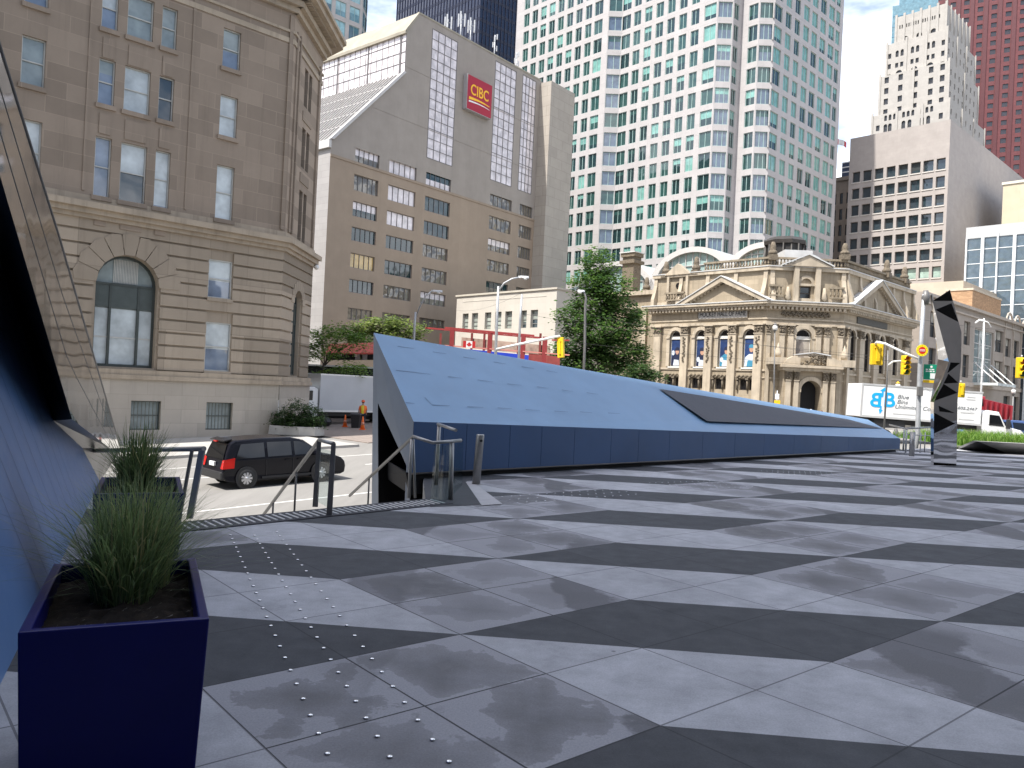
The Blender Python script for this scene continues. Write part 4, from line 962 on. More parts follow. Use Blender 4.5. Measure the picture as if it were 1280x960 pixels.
# ------------------------------------------------------------------ far towers
def punched(B, F, s0, s1, z0, z1, ws, zs, items, style, rec=.2, w=0):
    rs = []
    for a, b_ in ws:
        for c, d in zs:
            if a > s0 and b_ < s1 and d < z1: rs.append((a, b_, c, d))
    for r in rs: items.append((F, r, style(r)))
    return rs
def tealtower():
    p = at(468, 40, 170); zb = -3
    B = Bld('teal_tower', 'pinkish grey tower with pairs of teal windows far behind the tan bank, at left', 'building', p, zb)
    F = B.fac((0, 0), (0, 1)); it = []; rnd = random.Random(2); ws = []; zs = []
    a0, a1, z0, z1 = F.rect(437, 10, 449, 26); st = F.S(437, 17) - F.S(419.5, 9); fh = F.Z(410, 20) - F.Z(409, 44.5)
    for k in range(9): ws.append((a0 - k * st, a1 - k * st + .2))
    for k in range(-8, 5): zs.append((z0 - .2 + k * fh, z1 + k * fh + .2))
    top = z1 + fh * 5; L = -48; mb = MB(); sty = lambda r: dict(w=.2, nx=2, ny=1, bar=.10, blind=rnd.choice((.45, .6, None, 1)), gl=rnd.choice((1, 2)), bl=3)
    rs = punched(B, F, L, -3.2, zb, top, ws, zs, it, sty); wall(mb, F, L, -3.2, 0, top, rs, .25)
    G = B.fac((0, -3.2), (-.7071 * 1, .7071)); H = B.fac((-3.2, 0), (-1, 0)); wall(mb, G, 0, 4.5, 0, top, [], .2); wall(mb, H, 0, 40, 0, top, [])
    mb.poly([F.P(L, 0, top), F.P(0, 0, top), F.P(0, 40, top), F.P(L, 40, top)]); mb.build('wall', GRANITE, B.e)
    rs2 = [(F, (-3.1, -.2, c, d), sty(0)) for c, d in zs]
    for c, d in zs:
        it.append((G, (.3, 2.1, c, d), dict(w=-.03, nx=1, bar=.08, gl=1))); it.append((G, (2.4, 4.2, c, d), dict(w=-.03, nx=1, bar=.08, gl=4)))
    windows(B, it, [mat('frame_teal', (.30, .42, .42), .4, .05, 3), pane('tt_dark', (.05, .13, .19)), pane('tt_teal', (.11, .26, .33)), pane('tt_blind', (.27, .47, .53)), G_DARK])
tealtower()
def darktower():
    p = at(597, 60, 235); zb = -3
    B = Bld('black_tower', 'black glass office tower with fine vertical mullions rising behind the bank', 'building', p, zb)
    E = B.fac((0, 0), (0, 1)); S_ = B.fac((0, 0), (1, 0)); L = S_.S(494, 60); R = E.S(700, 60); top = 140
    mb = MB(); wall(mb, S_, L, 0, 0, top, []); wall(mb, E, 0, R, 0, top, []); mb.poly([S_.P(L, 0, 0), S_.P(L, 40, 0), S_.P(L, 40, top), S_.P(L, 0, top)]); mb.poly([S_.P(L, 0, top), S_.P(0, 0, top), E.P(R, 0, top), S_.P(L, R, top)])
    mb.build('glass_wall', pane('black_glass', (.010, .014, .035), .05, .7, 0, .02), B.e); mb = MB(); k = 0
    while L + k * 1.5 < 0: x = L + k * 1.5; mb.fbox(S_, x, x + .18, -.22, 0, 40, top); k += 1
    k = 0
    while k * 1.5 < R: x = k * 1.5; mb.fbox(E, x, x + .18, -.22, 0, 40, top); k += 1
    mb.build('mullion', mat('black_steel', (.035, .037, .062), .45, .1, 2), B.e); mb = MB(); z = 40
    while z < top: mb.fbox(S_, L, 0, -.05, 0, z, z + 1.0); mb.fbox(E, 0, R, -.05, 0, z, z + 1.0); z += 3.7
    mb.build('spandrel', mat('black_spandrel', (.016, .018, .034), .35, .1, 2), B.e)
darktower()
def graniteTower():
    p = at(754.5, 150, 152); zb = -3
    B = Bld('granite_tower', 'tall pale granite tower with teal windows and stepped bay corners, in the centre', 'building', p, zb)
    A = B.fac((0, 0), (1, 0)); h = .7071
    Dg = B.fac((0, 0), (h, h)); d1 = Dg.S(772.8, 150); c1 = Vector((h * d1, h * d1)); back = 0.0
    B0 = (c1.x, c1.y + back); Fb = B.fac(B0, (1, 0)); sb0 = 0; sbe = Fb.S(890.5, 150)
    D2o = (B0[0] + sbe, B0[1]); D2 = B.fac(D2o, (h, h)); d2 = D2.S(911, 150); E2o = (D2o[0] + h * d2, D2o[1] + h * d2); E2 = B.fac(E2o, (0, 1)); e2 = E2.S(922, 150)
    S3o = (E2o[0], E2o[1] + e2); S3 = B.fac(S3o, (1, 0)); s3 = S3.S(943, 150); D4o = (S3o[0] + s3, S3o[1]); D4 = B.fac(D4o, (h, h)); d4 = D4.S(963, 150)
    E5o = (D4o[0] + h * d4, D4o[1] + h * d4); E5 = B.fac(E5o, (0, 1)); e5 = E5.S(1048.5, 150)
    LA = A.S(640, 150); top = 118
    y0, y1, y2 = 45, 62.5, 69.3; za1, za0 = Fb.Z(778, y0), Fb.Z(777, y1); fh = za1 - Fb.Z(776.5, y2)
    zs = [(za0 + k * fh, za1 + k * fh) for k in range(-13, 10) if za0 + k * fh > 3]
    rnd = random.Random(8); it = []; mb = MB()
    def sty(r, nx=2, blue=0):
        q = rnd.random(); gl = 4 if blue and q < .75 else (1 if q < .62 else 2)
        if len(r) > 1 and zs and abs(r[2] - zs[1][0]) < .1: return dict(w=.2, nx=nx, bar=.09, blind=1, gl=3, bl=3)
        return dict(w=.2, nx=nx, bar=.09, blind=rnd.choice((None, None, None, .35, .5, .7, 1)) if not blue else rnd.choice((None, .4, None)), gl=gl, bl=rnd.choice((2, 3, 2)))
    def face(F, s0, s1, ws, nx=2, blue=0, w0=None, sky_pale=0):
        rs = [(a, b_, c, d) for a, b_ in ws for c, d in zs]; wall(mb, F, s0, s1, 0, top, rs, .25)
        for r in rs:
            k_ = sty(r, nx, blue)
            if sky_pale and rnd.random() < .8: k_.update(blind=rnd.choice((1, 1, .7)), bl=3, gl=2)  # paler panes put reflected sky into this face's colours
            it.append((F, r, k_))
    sx = lambda F, xs: [(F.S(660 + a / 6.4, 150), F.S(660 + b_ / 6.4, 150)) for a, b_ in xs]
    wa = [(A.S(660 + a / 6.4, 10 + 0 * a), A.S(660 + b_ / 6.4, 10)) for a, b_ in ((115, 158), (182, 225), (250, 295), (320, 365), (390, 438), (465, 512), (537, 602))]
    pitch = wa[5][0] - wa[4][0]; wd_ = wa[4][1] - wa[4][0]; wa = [(wa[5][0] - pitch * k, wa[5][0] - pitch * k + wd_) for k in range(9)] + [wa[6]]
    wa = [w_ for w_ in wa if w_[0] > LA]
    face(A, LA, 0, wa); face(Dg, 0, d1, [(.15, d1 - .15)], 2, 1)
    wb = [(Fb.S(a, 60), Fb.S(b_, 60)) for a, b_ in ((776, 787), (791, 799.5), (804, 813), (818, 827), (832.5, 842), (847.5, 857.5))]
    pitch = (wb[5][0] - wb[1][0]) / 4; wd_ = wb[3][1] - wb[3][0]; n = 6
    wb = [wb[0]] + [(wb[1][0] + pitch * k, wb[1][0] + pitch * k + wd_) for k in range(n)]
    wb = [w_ for w_ in wb if w_[1] < Fb.S(875, 100)] + [(Fb.S(877, 100), sbe - .2)]
    face(Fb, 0, sbe, wb); face(D2, 0, d2, [(.2, d2 - .2)], 3, 1); face(E2, 0, e2, [(.3, e2 * .62)], 2); face(S3, 0, s3, [(s3 * .40, s3 - .2)], 2); face(D4, 0, d4, [(.2, d4 - .2)], 3, 1)
    we = [(E5.S(a, 100), E5.S(b_, 100)) for a, b_ in ((964, 974.5), (979, 986), (990.5, 997), (1001.5, 1008.5), (1012, 1019), (1022.5, 1029.5), (1033, 1040), (1042, 1047))]
    face(E5, 0, e5, we, sky_pale=1)
    bk = 45; mb.poly([A.P(LA, 0, top), A.P(0, 0, top), Dg.P(d1, 0, top), Fb.P(0, 0, top), Fb.P(sbe, 0, top), D2.P(d2, 0, top), E2.P(e2, 0, top), S3.P(s3, 0, top), D4.P(d4, 0, top), E5.P(e5, 0, top), A.P(LA, e5, top)])
    N_ = B.fac(tuple(E5.P(e5, 0, 0))[:2], (-1, 0)); wall(mb, N_, 0, 60, 0, top, []); W_ = B.fac((LA, 60), (0, -1)); wall(mb, W_, 0, 60, 0, top, [])
    mb.build('wall', GRANITE, B.e)
    windows(B, it, [mat('frame_green', (.34, .46, .43), .4, .05, 3), G_DARK, G_TEAL, G_BLIND, G_BLUE])
graniteTower()
def galleria():
    p = at(880, 340, 118); zb = -1
    B = Bld('glass_galleria', 'white arched glass galleria roof showing between the ornate hall and the tower', 'building', p, zb)
    F = B.fac((0, 0), (1, 0)); GLS = pane('galleria_glass', (.33, .44, .42), .1, .8, 0, .05); P = []
    for i, (cx, ya, hw) in enumerate(((770, 327, 50), (866, 309, 52), (955, 303, 46))):
        s = F.S(cx, ya); z = F.Z(cx, ya); R = abs(F.S(cx + hw, ya) - F.S(cx - hw, ya)) / 2; zc = z - R * .72; n = 20; D = 9
        a0 = math.asin(max(-1, min(1, 0))); arc = [(math.cos(math.pi * k / n), math.sin(math.pi * k / n)) for k in range(n + 1)]
        ring = lambda r: [(s + r * c, zc + r * q * .72) for c, q in arc]
        mb = MB(); o, ii = ring(R), ring(R - 1.1)
        for k in range(n): mb.fprism(F, [o[k], o[k + 1], ii[k + 1], ii[k]], -.4, .4)
        mb.fbox(F, s - R, s - R + 1.1, -.4, .4, 0, zc); mb.fbox(F, s + R - 1.1, s + R, -.4, .4, 0, zc); mb.build('arch_rib', RIB, B.e)
        mb = MB(); mb.fpoly(F, [(s + R - .6, 0)] + ii + [(s - R + .6, 0)], .3); mb.build('lunette_glass', GLS, B.e)
        mb = MB()
        for k in range(-5, 6): x = s + k * R / 6; hh = math.sqrt(max(0, 1 - (k / 6) ** 2)) * (R - 1) * .72; mb.fbox(F, x - .05, x + .05, .1, .28, 0, zc + hh)
        for k in range(6): zz = zc - 2 + k * 1.5; mb.fbox(F, s - R + 1, s + R - 1, .12, .27, zz, zz + .09) if k < 4 else None
        mb.build('glazing_bar', RIB, B.e)
        mb = MB()
        for k in range(n): mb.poly([F.P(o[k][0], .4, o[k][1]), F.P(o[k + 1][0], .4, o[k + 1][1]), F.P(o[k + 1][0], D, o[k + 1][1]), F.P(o[k][0], D, o[k][1])])
        mb.build('vault_roof', mat('vault_white', (.42, .45, .45), .35, .06, .4), B.e)
    s0, s1 = F.S(690, 350), F.S(765, 340); z0, z1 = F.Z(715, 365), F.Z(715, 335); mb = MB(); mb.poly([F.P(s0, 2, z0), F.P(s1, 2, z0), F.P(s1, 12, z1), F.P(s0, 12, z1)]); mb.fbox(F, s0, s1, 2, 14, 0, z0 - .02); mb.build('lean_to_roof', GLS, B.e)
    mb = MB()
    for k in range(8): x = s0 + (s1 - s0) * k / 7; mb.hexa([F.P(x - .06, 1.9, z0), F.P(x + .06, 1.9, z0), F.P(x + .06, 12, z1), F.P(x - .06, 12, z1)], [F.P(x - .06, 1.9, z0 + .15), F.P(x + .06, 1.9, z0 + .15), F.P(x + .06, 12, z1 + .15), F.P(x - .06, 12, z1 + .15)])
    mb.fbox(F, s0 - 1, s1, 1.2, 2.4, z0 - .9, z0 + .1); mb.build('roof_rafter', WHITE, B.e)
galleria()
def greyblock():
    p = at(1184, 250, 150); zb = -1
    B = Bld('grey_block', 'plain grey block with seven rows of dark square windows, one side blank', 'building', p, zb)
    F = B.fac((0, 0), (1, 0)); E = B.fac((0, 0), (0, 1)); L = F.S(1062, 200); q = lambda x, y: (1030 + x / 4.173, 150 + y / 4.173)
    zt = (F.Z(1190, 150.5) + F.Z(1063, 172)) / 2
    cols = []
    for (x0, x1), y in zip(((148, 187), (203, 247), (264, 309), (326, 372), (388, 437), (453, 503), (518, 571), (587, 634)), (305, 296, 286, 276, 265, 252, 240, 228)): cols.append((F.S(*q(x0, y)), F.S(*q(x1, y))))
    zs = []
    for k in range(9): x = 610 - 5 * k; zs.append((F.Z(*q(x, 258 + 94 * k)), F.Z(*q(x, 199 + 94 * k))))
    rs = [(a, b_, c, d) for a, b_ in cols for c, d in zs]; mb = MB(); wall(mb, F, L, 0, 0, zt, rs, .55); R = 75; wall(mb, E, 0, R, 0, zt, []); mb.poly([F.P(L, 0, zt), F.P(0, 0, zt), E.P(R, 0, zt), F.P(L, R, zt)]); mb.poly([F.P(L, 0, 0), F.P(L, R, 0), F.P(L, R, zt), F.P(L, 0, zt)])
    mb.build('wall', ashlar('grey_brick', (.40, .36, .335), 1.2, .6, .01, .85, .03, .9, .12), B.e)
    rnd = random.Random(5); it = [(F, r, dict(w=.5, nx=1, ny=1, bar=.12, blind=rnd.choice((None, .4, None, .7, None)), gl=1, bl=2)) for r in rs]
    for i in range(len(it)):
        if i % 9 == 6 and i > 50: it[i][2].update(blind=1, bl=3)
    windows(B, it, [mat('frame_dark', (.05, .05, .05), .5, .1, 3), ROOM, pane('blind_grey', (.05, .055, .055), .15, .5), pane('blind_green', (.32, .42, .36), .12, .6)])
    for r in rs: mb = MB(); mb.fbox(F, r[0] - .12, r[1] + .12, -.12, .05, r[2] - .22, r[2] - .004); mb.build('sill', mat('sill_pale', (.52, .49, .45), .8, .05, 2), B.e)
greyblock()
def steptower():
    p = at(1188, 100, 250); zb = -1
    B = Bld('stepped_tower', 'pale stepped old skyscraper with small arched windows behind the grey block', 'building', p, zb)
    F = B.fac((0, 0), (1, 0)); E = B.fac((0, 0), (0, 1)); q = lambda x, y: (1000 + x / 4.571, y / 4.571)
    ST = ashlar('tower_limestone', (.43, .405, .37), 1.5, .8, .015, .85, .03, .9, .12); mb = MB(); it = []
    tiers = [(415, 1057, 570, 866, 0.0), (460, 1022, 343, 862, .8), (500, 1005, 165, 838, 2.2), (553, 972, 12, 858, 3.0)]
    zlast = 0; rnd = random.Random(1); DK = []
    for i, (xl, xr, yt, xc, ins) in enumerate(tiers):
        Fi = B.fac((-ins, ins), (1, 0)); Ei = B.fac((-ins, ins), (0, 1)); s0 = Fi.S(*q(xl, yt + 80)); e1 = Ei.S(*q(xr, yt + 80)); zt = Fi.Z(*q(xc, yt)); z0 = max(0, zlast - 6)
        rs = []
        W_ = -s0
        def win(a, b_, z, hh, arch=0): rs.append((a, b_, z, z + hh) + (('arch',) if arch else ()))
        H = zt - zlast
        if i == 0:
            for c in (.18, .24, .42, .50, .66, .74): win(-W_ * (1 - c) - .5, -W_ * (1 - c) + .7, zt - 6.2, 2.6, 1)
            for c in (.18, .24, .30, .42, .48, .54, .66, .72, .78): win(-W_ * (1 - c) - .4, -W_ * (1 - c) + .5, zt - 2.6 + 3.1 - 3.0, 1.9, 1)
            for c in (.08, .9): win(-W_ * (1 - c) - .6, -W_ * (1 - c) + .6, zt - 5.4, 1.9)
        elif i == 1:
            for k in range(4):
                for c in (.10, .31, .53, .75, .91): win(-W_ * (1 - c) - .7, -W_ * (1 - c) + .7, zt - 3.6 - k * 3.6 + 1, 2.0)
        elif i == 2:
            for c in (.22, .48, .74):
                x = -W_ * (1 - c); win(x - 1.0, x + 1.0, zt - 12.8, 3.2, 1)
                for dx in (-1.3, .3):
                    win(x + dx, x + dx + 1.0, zt - 5.0, 2.2, 1); win(x + dx, x + dx + 1.0, zt - 8.6, 1.6)
            for c in (.05, .94):
                for k in range(3): win(-W_ * (1 - c) - .5, -W_ * (1 - c) + .5, zt - 5 - 3.5 * k, 1.7)
        else:
            for c in (.20, .48, .76):
                x = -W_ * (1 - c)
                for k in range(6): win(x - 2.1 + .72 * k, x - 1.75 + .72 * k, zt - 4.2, 1.3)
                win(x - .9, x + .9, zt - 9.5, 2.4, 1)
        wall(mb, Fi, s0, 0, z0, zt, rs, .5); er = []
        for k in range(7):
            for j in range(4): er.append((1.5 + e1 * k / 7.5, 2.5 + e1 * k / 7.5, zt - 4 - 3.6 * j, zt - 2.2 - 3.6 * j))
        wall(mb, Ei, 0, e1, z0, zt, er if i < 3 else [], .5)
        mb.poly([Fi.P(s0, 0, zt), Fi.P(0, 0, zt), Ei.P(e1, 0, zt), Fi.P(s0, e1, zt)]); mb.poly([Fi.P(s0, 0, z0), Fi.P(s0, e1, z0), Fi.P(s0, e1, zt), Fi.P(s0, 0, zt)])
        for r in rs: it.append((Fi, r, dict(w=.45, nx=1, ny=2, bar=.10, gl=1)))
        if i < 3:
            for r in er: it.append((Ei, r, dict(w=.45, nx=1, ny=1, bar=.10, gl=1)))
        n = (3, 2, 3, 6)[i]
        for k in range(n + 1):                                                 # piers and crenellation
            x = s0 + W_ * k / n; mb.fbox(Fi, x - .35, x + .35, -.3, 0, zlast, zt + .8)
            y = e1 * k / n; mb.fbox(Ei, y - .25, y + .25, -.35, 0, zlast, zt + .6)
        zlast = zt
    mb.build('wall', ST, B.e); windows(B, it, [mat('frame_dark', (.05, .05, .05)), pane('old_glass', (.05, .05, .05), .1, .6)])
steptower()
def redtower():
    p = at(1163, 60, 330); B = Bld('red_tower', 'dark red granite tower with a grid of small dark windows at top right', 'building', p, -1, 118)
    F = B.fac((0, 0), (1, 0)); st = F.S(1240.5, 50) - F.S(1223, 50); fh = F.Z(1223, 50) - F.Z(1223, 61.1); mb = MB(); it = []; rs = []; zt = F.Z(1200, -60)
    a = F.S(1220, 60); z0 = F.Z(1223, 26)
    for i in range(-3, 9):
        for k in range(-3, 22): rs.append((a + st * i, a + st * i + 2.0, z0 - fh * k, z0 - fh * k + 2.0))
    wall(mb, F, 0, st * 12, 0, zt, rs, .4); mb.poly([F.P(0, 0, 0), F.P(0, 40, 0), F.P(0, 40, zt), F.P(0, 0, zt)]); mb.poly([F.P(0, 0, zt), F.P(st * 12, 0, zt), F.P(st * 12, 40, zt), F.P(0, 40, zt)])
    mb.build('wall', ashlar('red_granite', (.155, .052, .056), 2.6, 1.1, .03, .6, .06, .75, .1), B.e)
    mb = MB()
    for i in range(-3, 10): x = a + st * i - 1.9; mb.fbox(F, x - .7, x + .7, -.5, 0, 0, zt)
    mb.build('pier', mat('red_pier', (.10, .028, .032), .55, .1, 1), B.e)
    windows(B, [(F, r, dict(w=.35, nx=1, bar=.12, gl=1)) for r in rs], [mat('frame_dark', (.05, .05, .05)), pane('dark_red_glass', (.025, .018, .022), .06, .8)])
redtower()
def smallfar():
    p = at(1115, 30, 300); B = Bld('blue_glass_tower', 'light blue glass tower top behind the stepped old skyscraper', 'building', p, -1, 118); F = B.fac((0, 0), (1, 0)); zt = F.Z(1115, 8); s1 = F.S(1172, 20); z2 = F.Z(1125, -20)
    mb = MB(); mb.fbox(F, 0, s1, 0, 30, 0, zt); mb.fbox(F, F.S(1124, 0), s1, 2, 28, zt, z2); mb.build('glass_wall', pane('sky_blue_glass', (.13, .24, .29), .05, .8, 0, .02), B.e); mb = MB(); z = 30
    while z < z2: mb.fbox(F, 0, s1, -.1, -.01, z, z + .45) if z < zt - .6 else mb.fbox(F, F.S(1124, 0), s1, 1.9, 1.99, z, z + .45); z += 3.9
    mb.build('floor_line', mat('floor_blue', (.12, .24, .32), .4, .05, 2), B.e)
    p = at(1062, 300, 175); B = Bld('narrow_building', 'narrow stone building with tall ribs squeezed between pale tower and grey block', 'building', p, -1); F = B.fac((0, 0), (1, 0)); L = F.S(1030, 280); zt = F.Z(1050, 222)
    mb = MB(); rs = []; n = 4; W_ = -L
    for i in range(n):
        for k in range(9): rs.append((L + W_ * (i + .25) / n, L + W_ * (i + .72) / n, zt - 6 - 3.6 * k, zt - 3.6 - 3.6 * k))
    wall(mb, F, L, 6, 0, zt, rs, .3); E = B.fac((6, 0), (0, 1)); wall(mb, E, 0, 14, 0, zt, []); mb.poly([F.P(L, 0, zt), F.P(6, 0, zt), F.P(6, 20, zt), F.P(L, 20, zt)]); mb.fbox(F, L, 6, -.4, 0, zt - .8, zt); mb.build('wall', ashlar('narrow_stone', (.33, .28, .23), 1.2, .7, .015, .85, .05, .8, .2), B.e)
    windows(B, [(F, r, dict(w=.25, nx=1, ny=2, bar=.1, gl=1)) for r in rs], [mat('frame_dark', (.05, .05, .05)), ROOM])
    zg = F.Z(1053, 197); mb = MB(); mb.fbox(F, F.S(1043, 205), 8, 4, 18, zt, zg); mb.build('rooftop_glass', pane('navy_glass', (.03, .05, .10), .05, .9), B.e); mb = MB()
    for k in range(5): zz = zt + (zg - zt) * k / 4; mb.fbox(F, F.S(1043, 205), 8, 3.9, 3.99, zz - .12, zz + .12)
    mb.build('rooftop_band', WHITE, B.e)
    s = F.S(1045, 190, 5); q = B.O + B.R @ F.P(s, 5, zg); t = thing('flag', 'small red and white flag on a pole above the narrow building', 'flag', q); zz = F.Z(1045, 177, 5) - zg
    mb = MB(); mb.tube([(0, 0, 0), (0, 0, zz + 1.0)], .07, 6); mb.build('flagpole', WHITE, t); mb = MB(); n = 8; w_ = 2.3; hh = 1.3
    pt = lambda u, v: (w_ * u, .25 * math.sin(u * 6), zz + .7 - hh * v - .9 * u * u)
    for k in range(n): mb.poly([pt(k / n, 0), pt((k + 1) / n, 0), pt((k + 1) / n, 1), pt(k / n, 1)], 0 if k < 2 or k >= 6 else 1)
    mb.build('flag_cloth', [RED, WHITE], t)
    p = at(1207, 330, 135); B = Bld('glass_office', 'blue glass office with white vertical fins at the right edge', 'building', p, -1); F = B.fac((0, 0), (1, 0)); R = 40; zt = (F.Z(1210, 284) + F.Z(1278, 278.5)) / 2; zb_ = F.Z(1210, 299)
    mb = MB(); mb.fbox(F, 0, R, 0, 25, 0, zb_); mb.build('glass_wall', pane('office_glass', (.075, .105, .13), .03, 1.0, 0, .35), B.e); mb = MB(); mb.fbox(F, -.1, R, -.15, 25, zb_ + .01, zt); mb.build('roof_band', mat('band_grey', (.42, .43, .43), .5, .05, 2), B.e)
    mb = MB()
    for i in range(14): x = F.S(1216, 330) * .0 + i * 2.35; mb.fbox(F, x, x + (.45 if i % 2 else .22), -.5, 0, 0, zb_ + (1 if i % 2 == 0 and i else 0) * .6)
    for k in range(9): zz = zb_ - 2.4 * k - 2; mb.fbox(F, 0, R, -.06, -.005, zz, zz + .12)
    mb.build('fin', mat('fin_white', (.66, .68, .69), .4, .05, 2), B.e)
    p = at(1253, 255, 160); B = Bld('beige_penthouse', 'plain beige rooftop block at the right edge, above the glass office', 'building', p, -1); F = B.fac((0, 0), (1, 0)); mb = MB(); zt = F.Z(1256, 231); mb.fbox(F, 0, 30, 0, 20, 0, zt); mb.build('wall', ashlar('beige_panel', (.56, .49, .36), 3, 2.4, .02, .8, .03, .9, .1), B.e); mb = MB(); mb.fbox(F, -.2, 30.2, -.2, 20.2, zt, zt + .5); mb.build('parapet', mat('parapet_pale', (.62, .58, .5)), B.e)
smallfar()
def whitelow():
    p = at(694, 410, 90); B = Bld('low_white_building', 'low cream stone building with seven tall windows below the tan bank', 'building', p, zstreet(p)); F = B.fac((0, 0), (1, 0)); E = B.fac((0, 0), (0, 1)); L = F.S(570, 400); zt = (F.Z(570, 372) + F.Z(692, 361)) / 2; q = lambda x, y: (560 + x / 8, 340 + y / 8); rs = []
    for x0, x1, y0, y1 in ((145, 203, 418, 560), (238, 298, 412, 562), (367, 430, 405, 568), (470, 532, 398, 574), (570, 638, 392, 578), (730, 785, 382, 568), (825, 897, 376, 572)): rs.append(F.rect(*q(x0, y0), *q(x1, y1)))
    za, zb_ = sum(r[2] for r in rs) / 7, sum(r[3] for r in rs) / 7; rs = [(r[0], r[1], za, zb_) for r in rs]
    mb = MB(); wall(mb, F, L, 0, -3, zt, rs, .4); wall(mb, E, 0, 20, -3, zt, []); mb.poly([F.P(L, 0, zt), F.P(0, 0, zt), E.P(20, 0, zt), F.P(L, 20, zt)]); mb.poly([F.P(L, 0, -3), F.P(L, 20, -3), F.P(L, 20, zt), F.P(L, 0, zt)])
    mb.fbox(F, L + 1.2, -1.6, -.03, 0, zb_ + 1.5, zb_ + 1.6); mb.build('wall', ashlar('cream_stone', (.54, .50, .435), 1.7, 1.25, .012, .8, .025, .9, .08), B.e); mb = MB(); mb.fbox(F, L - .15, .15, -.15, .5, zt, zt + .22); mb.fbox(E, .5, 20, -.15, .3, zt + .002, zt + .218); mb.build('coping', mat('coping_cream', (.46, .42, .35), .8, .08, 1), B.e)
    rnd = random.Random(6); windows(B, [(F, r, dict(w=.35, nx=1, ny=4, bar=.09, blind=b_, gl=1, bl=2)) for r, b_ in zip(rs, (1, 1, 1, 1, 1, .65, .55))], [mat('frame_grey', (.20, .20, .19), .5), ROOM, pane('blind_sage', (.33, .36, .32), .2, .4)])
whitelow()
